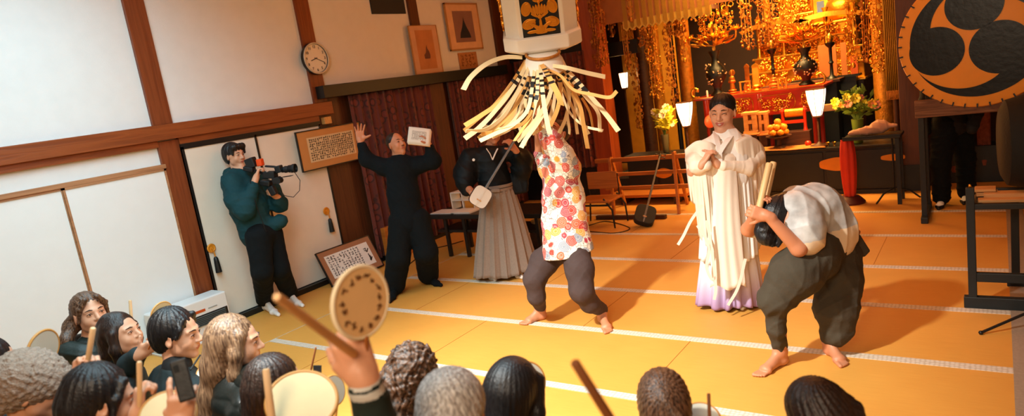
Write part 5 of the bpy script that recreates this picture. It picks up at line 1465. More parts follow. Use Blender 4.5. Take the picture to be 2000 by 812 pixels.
def seated(x, y, d, fx, label, jacket, hair=None, sc=1.0, u=None, body=None, mouth='closed', neckfwd=.0, sh=.18, arms='down', vox=.005, skin='skin', quilt=0, details=True, jvox=.008, lean=0.0, nm='jacket'):
    hc = W(x, y, d); fw = Vector(fx); bd = Vector(body or (fw.x, fw.y, 0)); bd.z = 0; bd.normalize(); sd = bd.cross(ZUP)
    foot_ = Vector((hc.x, hc.y, 0)) - bd * .05
    root = person(foot_, label)
    zs = hc.z - .245 * sc
    nb = Vector((hc.x, hc.y, zs + .05)) - bd * .045; hip = Vector((hc.x, hc.y, .17)) - bd * (.12 + lean)
    S = SDF(vox); H = Head(S, hc, fw, u or ZUP, sc, neck=nb, mouth=mouth)
    S.chain([nb - ZUP * .05, hip + ZUP * .1], [.10, .11], .05)
    S.build('body', [M[skin], M['skin_lip']], root, rules=[(H.lip_rule(), 1)])
    if details: H.details(root)
    S = SDF(jvox)
    if quilt:
        def q_(X, Y, Z):
            return (np.abs(np.sin(Z * PI / .075)) ** .5 * -.010 + .006 * np.sin(X * 31) * np.sin(Y * 37 + Z * 20)).astype(np.float32)
        S.disp = q_
    else: S.disp = folds(.008, 30, [(.3, .3, .8), (.7, .4, .3)], int(x) % 50)
    shL, shR = Vector((nb.x, nb.y, zs - .01)) + sd * sh * sc, Vector((nb.x, nb.y, zs - .01)) - sd * sh * sc
    S.chain([nb - ZUP * .10, nb.lerp(hip, .6), hip], [.14 * sc, .145 * sc, .155 * sc], .08, n=bd, q=.8)
    S.cone(shL, shR, .078 * sc, .078 * sc, .06); S.cone(nb - ZUP * .02, nb + ZUP * .015, .085 * sc, .072 * sc, .04)
    if arms == 'down':
        for s_, p in ((1, shL), (-1, shR)):
            e = Vector((p.x, p.y, max(.34, zs - .27))) + sd * .0 * s_ + bd * .04; w = e + bd * .16 - ZUP * .04 - sd * .10 * s_
            S.chain([p, e, w], [.074 * sc, .066 * sc, .052 * sc], .04)
    # folded legs
    S.build(nm, jacket, root)
    S = SDF(.010); S.disp = folds(.008, 28, [(.3, .3, .8)], 2)
    for s_ in (-1, 1):
        kn = Vector((hc.x, hc.y, .105)) + bd * .20 + sd * .13 * s_
        S.chain([hip - ZUP * .03 + sd * .09 * s_, kn], [.12, .085], .05); S.chain([kn - ZUP * .02, Vector((hip.x, hip.y, .075)) + sd * .10 * s_ - bd * .04], [.07, .055], .03)
    S.build('trousers', M['dark'], root)
    return root, H, dict(nb=nb, sd=sd, bd=bd, shL=shL, shR=shR, zs=zs, hip=hip)
def haircap(S, H, k=.02, back=.055, w=.084, h=.090, dn=-.01, br=.075):
    ax = (H.x, H.f, H.u); q = H.s
    S.ell(H.P(0, -.024, .040), (w * q, .098 * q, h * q), ax, k); S.ell(H.P(0, -back, dn), (br * q, .062 * q, .080 * q), ax, .03)
def facecut(S, H, w=.060, z=-.035, h=.080, y=.115, dy=.075):
    S.ell(H.P(0, y, z), (w * H.s, dy * H.s, h * H.s), (H.x, H.f, H.u), .012, sub=True)
AX = lambda H: (H.x, H.f, H.u)

# girl with ponytail
root, H, B = seated(176, 612, 3.98, D(.72, .10, -.60), 'young woman with a brown ponytail and dark green padded hood, looking up towards the stage', M['green'], body=D(.6, 0, .3), mouth='open', sc=1.04)
S = SDF(.004); S.disp = strands(H.P(0, -.09, .03), (H.f * -1 + H.u * .3), 44, .0022, seed=9)
haircap(S, H, back=.06); 
for t in (-1, 1): S.chain([H.P(t * .03, .088, .088), H.P(t * .066, .066, .045), H.P(t * .078, .035, -.03)], [.016, .014, .008], .012)
S.chain([H.P(0, -.08, .0), W(140, 636, 3.98), W(129, 664, 3.92), W(121, 700, 3.88)], [.045, .042, .032, .010], .03)
facecut(S, H, .062, -.028, .078)
S.build('hair', M['hair_brown'], root)
S = SDF(.007); 
nb = B['nb']
for a in range(9):
    t = PI * (a / 8) ; p = nb + B['sd'] * math.cos(t) * .13 - B['bd'] * (math.sin(t) * .13 - .02) + ZUP * (.0 + .03 * math.sin(t)); 
    if a: S.cone(pp_, p, .05, .05, .04)
    pp_ = p
S.disp = folds(.006, 40, [(.3, .3, .8)], 3); S.build('hood', M['green'], root)

# dark wavy bob
root, H, B = seated(238, 652, 3.62, D(.88, .25, -.22), 'young woman with wavy dark hair in profile, in front of the ponytailed woman', M['tealc'], body=D(.8, 0, .4))
S = SDF(.004); S.disp = curls(.004, 42, 3); ax = AX(H)
haircap(S, H, back=.06, w=.088)
S.chain([H.P(.0, -.06, .0), H.P(.0, -.085, -.08), H.P(.0, -.075, -.16)], [.075, .07, .035], .03)
for t in (-1, 1): S.chain([H.P(t * .074, .015, .02), H.P(t * .08, .0, -.06), H.P(t * .07, -.02, -.13)], [.026, .028, .018], .02)

facecut(S, H, .062, -.045, .080)
S.build('hair', M['hair_dkbr'], root)
ebw = dict(bh=None)
hh = W(288, 678, 3.42)
S = SDF(.0045); hand(S, W(274, 692, 3.45), D(.75, .6, .0), D(-.3, .5, .8), 1, (.3, .8, .8, .8, .8), .9); S.chain([W(274, 692, 3.45), W(262, 700, 3.5)], [.025, .03], .02); S.build('hand', M['skin'], root)
S = SDF(.007); S.chain([W(268, 694, 3.47), W(254, 712, 3.52), B['shR'] if (B['shR'] - CAM).length > (B['shL'] - CAM).length else B['shL']], [.045, .055, .07], .03); S.build('sleeve', M['tealc'], root)

# boy in profile
root, H, B = seated(346, 652, 3.35, D(.97, .02, .02), 'young man with thick black hair in profile, in front of the white heater', M['tealc'], body=D(.7, 0, .7), sc=1.06)
S = SDF(.004); S.disp = strands(H.P(0, -.03, .10), H.u, 34, .0035, seed=12)
haircap(S, H, back=.06, w=.090, h=.094)
for t in (-1, 1): S.chain([H.P(t * .05, .056, .08), H.P(t * .070, .046, .04), H.P(t * .078, .03, .005)], [.014, .013, .010], .012)
pass
facecut(S, H, .062, -.035, .078)
S.build('hair', M['hair_black'], root)
S = SDF(.006); S.cone(B['nb'] + ZUP * .0, B['nb'] + ZUP * .055 + B['bd'] * .01, .078, .070, .02); S.build('collar', M['dark'], root)

# light-brown long hair, black puffer
root, H, B = seated(462, 668, 3.05, D(.96, .05, .18), 'woman with long light brown hair and a black quilted jacket, right of the young man', M['puffer'], quilt=1, body=D(.8, 0, .6))
S = SDF(.004); S.disp = strands(H.P(0, -.01, .12), H.u, 60, .0022, seed=13, zf=10)
haircap(S, H, back=.055, w=.088, h=.094)
S.chain([H.P(0, -.05, .02), H.P(0, -.085, -.10), H.P(.0, -.13, -.24), H.P(.02, -.17, -.42), H.P(.02, -.18, -.55)], [.082, .070, .050, .042, .025], .04)
for t in (-1, 1): S.chain([H.P(t * .07, .03, .05), H.P(t * .083, .012, -.03), H.P(t * .075, .0, -.12), H.P(t * .06, -.05, -.22)], [.026, .028, .028, .02], .02)
facecut(S, H, .064, -.03, .082)
S.build('hair', M['hair_light'], root)
S = SDF(.007)
S.disp = lambda X, Y, Z: (np.abs(np.sin(Z * PI / .06)) ** .5 * -.008).astype(np.float32)
S.chain([B['shR'] - ZUP * 0, W(520, 740, 2.95), W(500, 790, 2.85)], [.085, .08, .06], .04); S.build('sleeve', M['puffer'], root)

# knit hat
root, H, B = seated(60, 758, 2.78, D(.88, 0, .40), 'person in a thick beige curly wool hat at the lower left corner', M['dark'], body=D(.7, 0, .6), sc=1.12)
S = SDF(.005); S.disp = curls(.0065, 130, 5)
S.ell(H.P(0, -.012, .048), (.122, .136, .112), AX(H), .03); S.cone(H.P(0, -.10, -.01), H.P(0, .06, .02), .096, .084, .04); S.ell(H.P(0, .10, -.07), (.09, .085, .085), AX(H), .02, sub=True); S.ell(H.P(0, -.02, -.15), (.14, .14, .10), AX(H), .02, sub=True)
S.build('wool_hat', M['woolhat'], root)
S = SDF(.005); hand(S, W(158, 752, 2.30), D(.1, .95, .1), D(.7, 0, -.6), 1, (.3, .8, .8, .8, .8), .95); S.chain([W(158, 752, 2.3), W(150, 800, 2.3)], [.027, .035], .02); S.build('hand', M['skin'], root)
S = SDF(.007); S.chain([W(152, 785, 2.3), W(140, 850, 2.35), B['shR']], [.05, .065, .08], .03); S.build('sleeve', M['dark'], root)

# black-haired head in front
root, H, B = seated(198, 782, 2.28, D(.80, -.05, .58), 'black-haired person with a stick in hand, nearest head left of the phone', M['dark'], body=D(.7, 0, .7))
S = SDF(.004); S.disp = strands(H.P(0, -.03, .10), H.u, 40, .003, seed=15)
haircap(S, H, back=.055, w=.090, h=.094); S.chain([H.P(0, -.06, -.02), H.P(0, -.075, -.12)], [.075, .05], .03)
for t in (-1, 1): S.chain([H.P(t * .055, .056, .075), H.P(t * .076, .036, .02), H.P(t * .080, .028, -.03)], [.014, .013, .012], .012)
facecut(S, H, .060, -.045, .080)
S.build('hair', M['hair_black'], root)
S = SDF(.0045); hand(S, W(272, 812, 2.05), D(.0, 1, .0), D(.7, 0, .6), 1, (.3, .8, .8, .8, .8), .9); S.chain([W(272, 812, 2.05), W(268, 860, 2.1)], [.027, .035], .02); S.build('hand', M['skin'], root)

# head cut by the left edge
root, H, B = seated(-16, 712, 3.35, D(.8, 0, .5), 'dark-haired person cut off by the left edge of the picture', M['dark'], body=D(.7, 0, .6), sc=1.1)
S = SDF(.005); S.disp = strands(H.P(0, -.03, .10), H.u, 40, .003, seed=16); haircap(S, H, w=.09); facecut(S, H); S.build('hair', M['hair_black'], root)

# dark brown head behind the big drum
root, H, B = seated(540, 752, 2.62, D(.75, 0, .65), 'dark brown-haired person in red between the quilted jacket and the large cream drum', M['redc'], body=D(.5, 0, .8))
S = SDF(.004); S.disp = strands(H.P(0, -.06, .09), H.u, 44, .003, seed=17)
haircap(S, H, back=.06, w=.088); S.chain([H.P(0, -.06, -.02), H.P(0, -.085, -.11)], [.07, .045], .03); facecut(S, H, .058, -.04, .078)
S.build('hair', M['hair_dkbr'], root)

# curly hair
root, H, B = seated(812, 738, 2.62, D(.72, -.05, .65), 'person with thick curly brown hair seen from behind, left of the grey head', M['dark'], body=D(.5, 0, .8))
S = SDF(.0035); S.disp = curls(.0085, 105, 6)
haircap(S, H, back=.055, w=.094, h=.102); S.chain([H.P(0, -.07, -.03), H.P(0, -.085, -.13), H.P(.0, -.06, -.21)], [.085, .08, .05], .03); facecut(S, H, .058, -.045, .088)
S.build('hair', hair_mat('curly_brown_hair', '#1f1611', '#6a4a34', .5, 1.2, (14, 14, 14)), root)  # streak colour lightened to paint in the highlights on the curls

# grey hair, varsity jacket, raised fist
M['varsity'] = mat('dark_green_jacket_wool', '#142622', .9, var=.15, bump=.25)
M['stripe'] = mat('pale_grey_knit_stripe', '#c8ccc8', .9, var=.05)
root, H, B = seated(888, 812, 1.82, D(.30, -.1, .9), 'grey-haired person in a striped-cuff jacket with one fist raised, nearest the camera', M['varsity'], body=D(.1, 0, 1), sh=.20, details=False)
S = SDF(.0035); S.disp = strands(H.P(0, -.035, .10), H.u, 36, .0035, seed=19, tw=6)
haircap(S, H, back=.05, w=.090, h=.094); S.chain([H.P(0, -.06, -.02), H.P(0, -.07, -.10)], [.072, .05], .03); facecut(S, H, .058, -.045, .080)
S.build('hair', M['hair_grey'], root)
S = SDF(.004)
wr = W(712, 742, 1.52)
hand(S, wr, D(-.34, .93, -.1), D(-.35, -.1, .93), 1, (.3, .95, 1.0, 1.0, 1.0), 1.12, .05, thumb=D(-.6, .5, .4), tcurl=.7)
S.chain([wr, W(722, 775, 1.55)], [.031, .034], .02); S.build('raised_hand', [M['skin']], root)
S = SDF(.005); S.disp = folds(.005, 40, [(.3, .3, .8)], 5)
c1, c2 = W(715, 752, 1.525), W(742, 850, 1.58); shl = B['shL'] if B['shL'].dot(CR) < B['shR'].dot(CR) else B['shR']
ax_ = (c2 - c1).normalized()
S.chain([c1, c2, W(800, 930, 1.72), shl], [.040, .056, .075, .08], .03)
c1n, axn = nparr(c1), nparr(ax_)
def stripes(C):
    t = (C - c1n) @ axn
    return ((t > -.045) & (t < -.012)) | ((t > -.004) & (t < .014)) | ((t > .095) & (t < .125))
S.build('sleeve', [M['varsity'], M['stripe']], root, rules=[(stripes, 1)])

# long black hair
root, H, B = seated(1008, 768, 2.42, D(.60, -.05, .78), 'person with long straight black hair seen from behind beside a pale drum', M['dark'], body=D(.3, 0, .9))
S = SDF(.0035); S.disp = strands(H.P(0, -.02, .12), H.u, 64, .0013, seed=20, zf=8)
haircap(S, H, back=.05, w=.088, h=.096); S.chain([H.P(0, -.05, .0), H.P(0, -.07, -.14), H.P(0, -.07, -.30)], [.086, .082, .078], .04)
for t in (-1, 1): S.chain([H.P(t * .065, .04, .05), H.P(t * .08, .02, -.06), H.P(t * .075, -.01, -.18)], [.026, .026, .022], .02)
facecut(S, H, .060, -.03, .086); S.build('hair', M['hair_black'], root)

# brown hair tied back
root, H, B = seated(1296, 790, 2.42, D(.12, -.08, .95), 'person with brown half-tied hair seen from behind at the bottom edge', M['dark'], body=D(.1, 0, .9))
S = SDF(.0035); S.disp = strands(H.P(0, -.09, .05), (-H.f + H.u * .5), 48, .0024, seed=21)
haircap(S, H, back=.05, w=.088, h=.096); S.chain([H.P(0, -.06, .0), H.P(0, -.08, -.14), H.P(0, -.07, -.28)], [.082, .078, .07], .04)
S.ell(H.P(0, -.115, .045), (.028, .022, .026), AX(H), .01)
S.chain([H.P(.0, -.125, .03), H.P(.03, -.13, -.03), H.P(.03, -.12, -.1)], [.02, .028, .02], .01)
facecut(S, H); S.build('hair', M['hair_brown'], root)

# dark brown hair, right
root, H, B = seated(1590, 816, 2.15, D(-.15, -.1, .95), 'person with wavy dark brown hair seen from behind, rightmost at the bottom edge', M['dark'], body=D(-.1, 0, .9))
S = SDF(.0035); S.disp = strands(H.P(0, -.05, .11), H.u, 40, .003, seed=22, tw=4)
haircap(S, H, back=.05, w=.088, h=.096); S.chain([H.P(0, -.06, -.02), H.P(0, -.08, -.14), H.P(0, -.07, -.28)], [.08, .078, .07], .04)
S.chain([H.P(.055, -.02, .05), H.P(.098, -.03, .0), H.P(.105, -.05, -.10)], [.05, .045, .04], .02)
facecut(S, H); S.build('hair', M['hair_dkbr'], root)

# ---------------------------------------------------------------- fan drums and sticks
def fan_drum(c, d, rx, ry, tilt, label, skin, rim, hdl=None, yaw=0.0, marks=False, hmat=None, group=None):
    """round drum seen as an ellipse rx x ry px turned by tilt; hdl = px point at the handle's end"""
    o = W(c[0], c[1], d); maj = max(rx, ry); R_ = px(maj, d)
    ca, sa = math.cos(tilt), math.sin(tilt)
    vd = (o - CAM).normalized(); xr0 = (CR - vd * CR.dot(vd)).normalized(); yr0 = xr0.cross(vd).normalized()
    if yr0.dot(CU) < 0: yr0 = -yr0
    a1 = xr0 * ca + yr0 * sa; a2 = -xr0 * sa + yr0 * ca          # axes across the line of sight
    ratio = min(rx, ry) / maj; t = math.acos(ratio)
    if rx >= ry: ax, mn = a1, a2
    else: ax, mn = a2, a1
    sgn = 1 if yaw >= 0 else -1
    bx = mn * math.cos(t) + vd * math.sin(t) * sgn
    nn = ax.cross(bx).normalized()
    if nn.dot(CF) > 0: nn = -nn
    r = thing('fan_drum', o - ZUP * R_, label, 'hand drum', group)
    xr_ = ax
    MB().lathe([(0, -.004), (R_ * .985, -.004), (R_ * .985, .004), (0, .004)], o, 48, nn, xr=xr_).build('drum_skin', skin, r, smooth=True)
    MB().tube([o + ax * (math.cos(q) * R_) + nn.cross(ax) * (math.sin(q) * R_) for q in [2 * PI * k / 56 for k in range(57)]], R_ * .045 + .002, 8).build('rim', rim, r, smooth=True)
    if hdl:
        e = W(hdl[0], hdl[1], d + (hdl[2] if len(hdl) > 2 else 0)); dr = (e - o); dr = (dr - nn * dr.dot(nn)).normalized()
        st = o + dr * R_ * .97
        MB().tube([st, st.lerp(e, .2), e], [R_ * .13, R_ * .10, R_ * .10], 10, flat=.6).build('handle', hmat or rim, r, smooth=True)
    if marks:
        b = MB(); rs = random.Random(5); by = nn.cross(ax)
        for k in range(15):
            q = 2 * PI * k / 15; rr = R_ * rs.uniform(.66, .74); p = o + ax * math.cos(q) * rr + by * math.sin(q) * rr + nn * .0046
            for _ in range(3):
                a = rs.random() * PI; dd = ax * math.cos(a) + by * math.sin(a)
                b.obox(p + ax * rs.uniform(-.06, .06) * R_ + by * rs.uniform(-.06, .06) * R_, dd, nn.cross(dd), nn, R_ * .07, R_ * .022, .0005)
        b.build('brushed_writing', mat('drum_ink', '#6a431e', .8), r)
    return r
fan_drum((705, 590), 1.50, 51, 70, -.12, 'raised hand drum with a ring of brushed writing, highest of the drums', M['drumskin3'], mat('pale_rim', '#efe4c4', .5), (716, 705, .02), 1, True, mat('brown_handle', '#9a5a26', .5, var=.1))
fan_drum((590, 782), 2.05, 66, 56, .1, 'large cream hand drum in front of the red-clad person', M['drumskin'], M['rim'], (560, 880, 0), 1)
fan_drum((328, 810), 2.02, 50, 44, .3, 'orange-rimmed cream hand drum beneath the phone', M['drumskin'], M['rim'], (330, 900, 0), 1)
fan_drum((316, 612), 3.36, 17, 23, -.35, 'small amber hand drum held up behind the young man in profile', M['drumskin3'], M['rim'], (290, 682, 0), 1, hmat=mat('orange_handle', '#b8621c', .5))
fan_drum((84, 682), 2.9, 24, 38, -.18, 'pale narrow-looking hand drum above the beige wool hat', M['drumskin2'], M['rim'], (74, 770, 0), 1)
fan_drum((410, 732), 3.35, 24, 22, 0, 'small pale hand drum between the young man and the quilted jacket', M['drumskin2'], M['rim'], (404, 780, 0), 1)
fan_drum((652, 762), 2.6, 20, 28, .2, 'small pale hand drum half hidden right of the large cream drum', M['drumskin2'], M['rim'], (655, 820, 0), 1)
fan_drum((1030, 745), 2.68, 34, 38, .1, 'pale hand drum behind the long black hair', M['drumskin2'], M['rim'], (1020, 830, 0), 1)
fan_drum((1368, 822), 2.5, 38, 34, .1, 'pale hand drum right of the brown tied hair at the bottom edge', M['drumskin2'], M['rim'], (1368, 880, 0), 1)
def stick(p0, p1, d0_, d1_, r0, r1, label, m=None):
    a_, b_ = W(p0[0], p0[1], d0_), W(p1[0], p1[1], d1_)
    a2_ = a_.lerp(b_, .015)
    o = MB().tube([a_, a2_, a_.lerp(b_, .5), b_], [r0 * .75, r0, (r0 + r1) / 2, r1], 12).build('drumstick', m or M['stick'], None, smooth=True)
    return tag(o, label, 'drumstick')
stick((540, 579), (690, 690), 1.12, 1.50, .0082, .0105, 'long pale stick pointing up left from the raised fist')
stick((182, 640), (165, 745), 2.25, 2.30, .009, .0085, 'tan stick standing up beside the beige wool hat')
stick((272, 706), (274, 850), 2.0, 2.05, .0075, .0075, 'tan stick upright by the cheek of the nearest black-haired person', )
stick((519, 720), (535, 850), 1.95, 1.95, .010, .012, 'blurred tan stick in front of the quilted black jacket')
stick((1122, 706), (1200, 830), 1.18, 1.25, .0085, .0095, 'dark brown stick slanting up from the bottom edge over bare mats', M['stickd'])
stick((1384, 768), (1387, 850), 2.1, 2.1, .0055, .0055, 'thin brown stick upright at the bottom edge beside the pale drum', M['stickd'])
stick((254, 586), (262, 700), 3.86, 3.9, .0085, .008, 'thin tan stick rising behind the wavy dark hair')
stick((617, 678), (603, 742), 2.7, 2.75, .004, .004, 'slender stick standing over the large cream drum', M['stickd'])
stick((391, 693), (372, 722), 3.2, 3.1, .004, .004, 'short thin dark stick behind the young man\'s shoulder', M['blackwood'])
# phone held up
pc = W(357, 742, 1.95); 
r = thing('mobile_phone', pc, 'dark smartphone held upright by a hand above the orange-rimmed drum', 'phone')
ax_ = D(.93, .30, .2); ay_ = D(-.30, .93, .1); nn_ = ax_.cross(ay_).normalized()
MB().obox(pc, ax_, ay_, nn_, .023, .060, .005).build('casing', M['blk_pl'], r, bevel=.008, seg=3)
MB().obox(pc + ay_ * .036 - ax_ * .008 - nn_ * .006 * (1 if nn_.dot(CF) > 0 else -1), ax_, ay_, nn_, .007, .010, .001).build('lens_block', mat('lens_black', '#23292c', .15), r)
S = SDF(.0035)
wr = W(352, 836, 1.99)
hand(S, wr, D(.05, 1, -.02), D(-.3, .1, 1) , 1, (.25, .30, .35, .4, .45), 1.02, .22, thumb=D(.75, .55, -.05), tcurl=.1)
S.chain([wr, W(350, 880, 2.0)], [.030, .036], .02)
hr = person(W(352, 900, 2.0), 'bare hand and forearm gripping the dark phone at the bottom edge')
hr['category'] = 'hand'; hr.name = 'hand'
S.build('fingers_and_palm', M['skin'], hr)
S = SDF(.007); S.chain([W(350, 870, 2.0), W(345, 1000, 2.1)], [.045, .06], .02); S.build('sleeve', M['dark'], hr)
MB().obox(W(620, 724, 2.75), CR, CU, CF, .016, .022, .004).build('x', M['blk_pl'])
o = bpy.data.objects['x']; o.name = 'camera_screen'; tag(o, 'tiny dark handheld screen standing just above the large cream drum', 'phone')
# ================================================================ sanctuary
YX = Vector((1, 0, 0)); YN = Vector((0, -1, 0))
def PYr(x, y, Y): return PY(x, y, Y)
def scrolls(b, o, ax, ay, nn, w, h, n, seed, r=.006):
    rs = random.Random(seed); o = Vector(o)
    for i in range(n):
        c = o + ax * rs.uniform(-.46, .46) * w + ay * rs.uniform(-.42, .42) * h + nn * rs.uniform(0, .02)
        R0 = rs.uniform(.10, .24) * min(w, h); t0 = rs.random() * 6.28; sg = rs.choice((-1, 1)); pts = []
        for k in range(9):
            t = t0 + sg * k * .65; rr = R0 * (1 - k * .09)
            pts.append(c + ax * math.cos(t) * rr + ay * math.sin(t) * rr + nn * .004 * k)
        b.tube(pts, [r * (.6 + .05 * k) for k in range(9)], 5)
        b.ball(pts[-1], r * 1.6, 6)
def lamp(x, y0, y1, w0, w1, Y, lab, pole=None, power=12, n=6):
    """tapered paper lamp: wide at the top, narrow at the foot"""
    T, B_ = PY(x, y0, Y), PY(x + (y1 - y0) * .12, y1, Y); d = dep(T)
    T.x = T.x; R0, R1 = px(w0 / 2, d), px(w1 / 2, d); B_ = Vector((T.x, Y, B_.z))
    r = thing('paper_lamp', (T.x, Y, B_.z - .02 if not pole else pole), lab, 'lamp'); h = T.z - B_.z
    c = Vector((T.x, Y, B_.z))
    prof = [(R1, 0), (R1 * 1.25, h * .12), (R0 * .86, h * .55), (R0 * .98, h * .85), (R0, h)]
    b = MB(); b.lathe(prof, c, n); b.build('lamp_shade', M['lampglow'], r)
    b = MB()
    for k in range(n):
        a = 2 * PI * (k + .5) / n; b.tube([c + frame_from(ZUP)[0] * math.cos(a) * q * 1.02 + frame_from(ZUP)[1] * math.sin(a) * q * 1.02 + ZUP * z for q, z in prof], .004, 4)
    for q, z in (prof[0], prof[-1]): b.lathe([(q * .9, z - .004), (q * 1.06, z - .004), (q * 1.06, z + .006), (q * .9, z + .006)], c, n)
    b.build('lamp_frame', M['darkwood'], r)
    if pole is not None:
        b = MB(); b.lathe([(R0 * .9, pole), (R0 * .9, pole + .015), (.03, pole + .04), (.012, pole + .07), (.012, B_.z - .03), (R1 * 1.2, B_.z - .01), (R1 * 1.2, B_.z)], Vector((T.x, Y, 0)), 12); b.build('lamp_stand', M['darkwood'], r, smooth=True)
    else:
        MB().lathe([(.03, -.02), (R1 * 1.2, -.012), (R1 * 1.2, 0)], c, 12).build('lamp_stand', M['darkwood'], r)
    point('lamp_bulb_glow', c + Vector((0, -R0 * 1.8, h * .6)), power, '#ffb868', R0 * .5)
    return r
M['lampglow'] = mat('glowing_lamp_paper', '#f2e8d0', .8, emit='#fff0d8', estr=2.2)
CX = lambda x, y, Y: PY(x, y, Y)

# floor of counters: long black offering counters on the dais edge
zc = PY(1560, 293, 8.80).z
def counter(xa, xb, ytop, Y0, Y1, z0, lab, cres):
    A, B_ = PY(xa, ytop[0], Y0), PY(xb, ytop[1], Y0); z = (A.z + B_.z) / 2
    r = thing('offering_counter', ((A.x + B_.x) / 2, Y0, z0), lab, 'counter')
    b = MB(); b.box((A.x, Y0 + .02, z0 + .05), (B_.x, Y1, z - .03)); cab_ = b.build('cabinet', M['black'], r, bevel=.006)
    MB().box((A.x - .03, Y0 - .03, z - .03), (B_.x + .03, Y1, z)).build('top', M['black'], r, bevel=.008)
    MB().box((A.x - .02, Y0, z0), (B_.x + .02, Y1, z0 + .05)).build('plinth', M['blackwood'], r)
    n = max(2, int((B_.x - A.x) / .62)); w = (B_.x - A.x) / n
    for i in range(n):
        MB().box((A.x + w * i + .015, Y0 + .008, z0 + .075), (A.x + w * (i + 1) - .015, Y0 + .02, z - .06)).build('panel', M['blackwood'], r, bevel=.004)
    for (cx, cy, cw, ch) in cres:
        p = PY(cx, cy, Y0 + .004); d = dep(p); w_, h_ = px(cw, d) / 2, px(ch, d) / 2
        b = MB(); pts = []
        for k in range(40):
            t = 2 * PI * k / 40; e = 3.2; c_, s_ = math.cos(t), math.sin(t); rr = (abs(c_) ** e + abs(s_) ** e) ** (-1 / e)
            pts.append((c_ * rr * w_, s_ * rr * h_ * (1 + .12 * math.cos(4 * t))))
        b.prism(pts, (p.x, Y0 + .008, p.z), YX, ZUP, .012); b.build('gilt_cloud_crest', M['goldm'], cab_, bevel=.002)
    return z
z1 = counter(1476, 1756, (302, 272), 8.80, 9.2, .0, 'black lacquered offering counter with a gilt cloud crest right of the bowed drummer', [(1636, 320, 66, 24), (1744, 307, 42, 12)])
z2 = counter(1222, 1345, (305, 298), 8.84, 9.2, .0, 'black lacquered offering counter behind the wooden barrier', [(1296, 338, 34, 18)])

# square pillars either side of the opening
trim(MB().box((-4.86, 8.86, 0), (-4.58, 9.14, 4.3)), wood('red_brown_pillar', '#93401c', '#a84f24', .6, 2, .4), bevel=.008)
trim(MB().box((-.92, 8.90, 0), (-.70, 9.16, 4.3)), M['postd'], bevel=.006)
# inner pillars and gilded rails
M['goldpillar'] = mat('gilded_pillar', '#c98528', .4, metal=.6, bump=.6, bscale=70, var=.4, vscale=20)
def ip(x, w, Y, m, z0=.3, z1=4.2, r=None):
    p = PY(x, 100, Y); ww = px(w, dep(p)) / 2
    return trim(MB().lathe([(ww, z0), (ww, z1)], (p.x, Y, 0), 20), m, smooth=True)
ip(1252, 26, 10.3, M['darkwood']); ip(1278, 22, 10.4, M['goldpillar'])
ip(1722, 34, 9.7, M['goldpillar']); ip(1745, 10, 9.5, M['postd'])
ip(1336, 26, 10.0, M['goldpillar']); ip(1312, 9, 10.0, M['black']); ip(1504, 12, 11.2, M['goldpillar'])
p = PY(1150, 60, 9.5)
# side chamber wall, its amber lamplight painted into the gold colour
trim(MB().box((PY(1215, 120, 10.9).x, 10.9, .3), (PY(1320, 120, 10.9).x, 10.95, 3.0)), mat('amber_lit_wall', '#d9992e', .55, metal=.2, var=.15))
trim(MB().box((-5.35, 9.3, 2.05), (-4.2, 9.4, 2.25)), M['black'])
trim(MB().box((-4.6, 9.16, 2.55), (-.9, 9.3, 2.75)), M['darkwood'])
trim(MB().box((-4.8, 9.45, 2.75), (-.9, 9.6, 4.2)), M['darkwood'])

# canopy fringe of gold slats
Yc = 9.05
A, B_ = PY(1217, 50, Yc), PY(1390, 24, Yc); d = dep(A)
r = thing('gold_canopy', ((A.x + B_.x) / 2, Yc, A.z), 'hanging gold canopy edged with pointed upright slats', 'canopy')
M['slat'] = mat('pale_gold_slat', '#b5832a', .45, metal=.35, bump=.25, bscale=40, var=.12)
M['slatl'] = mat('bright_gold_edge', '#e8b94a', .35, metal=.4)
ns = 13; w = (B_.x - A.x) / ns; zb = (A.z + B_.z) / 2 - .02
for i in range(ns):
    x0 = A.x + w * i; xm_ = x0 + w / 2
    for j, (kk, mm, yo) in enumerate(((1.0, M['slatl'], 0), (.62, M['slat'], -.006))):
        h = w / 2 * kk
        MB().prism([(-h, .0), (-h, 1.0), (h, 1.0), (h, .0), (0, -.045 * kk)] if j == 0 else [(-h, .012), (-h, .98), (h, .98), (h, .012), (0, -.02)], (xm_, Yc + yo, zb), YX, ZUP, .008).build('slat' if j == 0 else 'slat_face', mm, r)
MB().box((A.x, Yc + .02, zb + .05), (B_.x, Yc + .30, zb + .10)).build('canopy_board', M['darkwood'], r)
scr = MB(); scrolls(scr, Vector(((A.x + B_.x) / 2, Yc + .05, zb - .03)), YX, ZUP, YN, B_.x - A.x, .10, 30, 77, .006); tag(scr.build('openwork_valance', M['goldm'], r, smooth=True), kind='stuff')

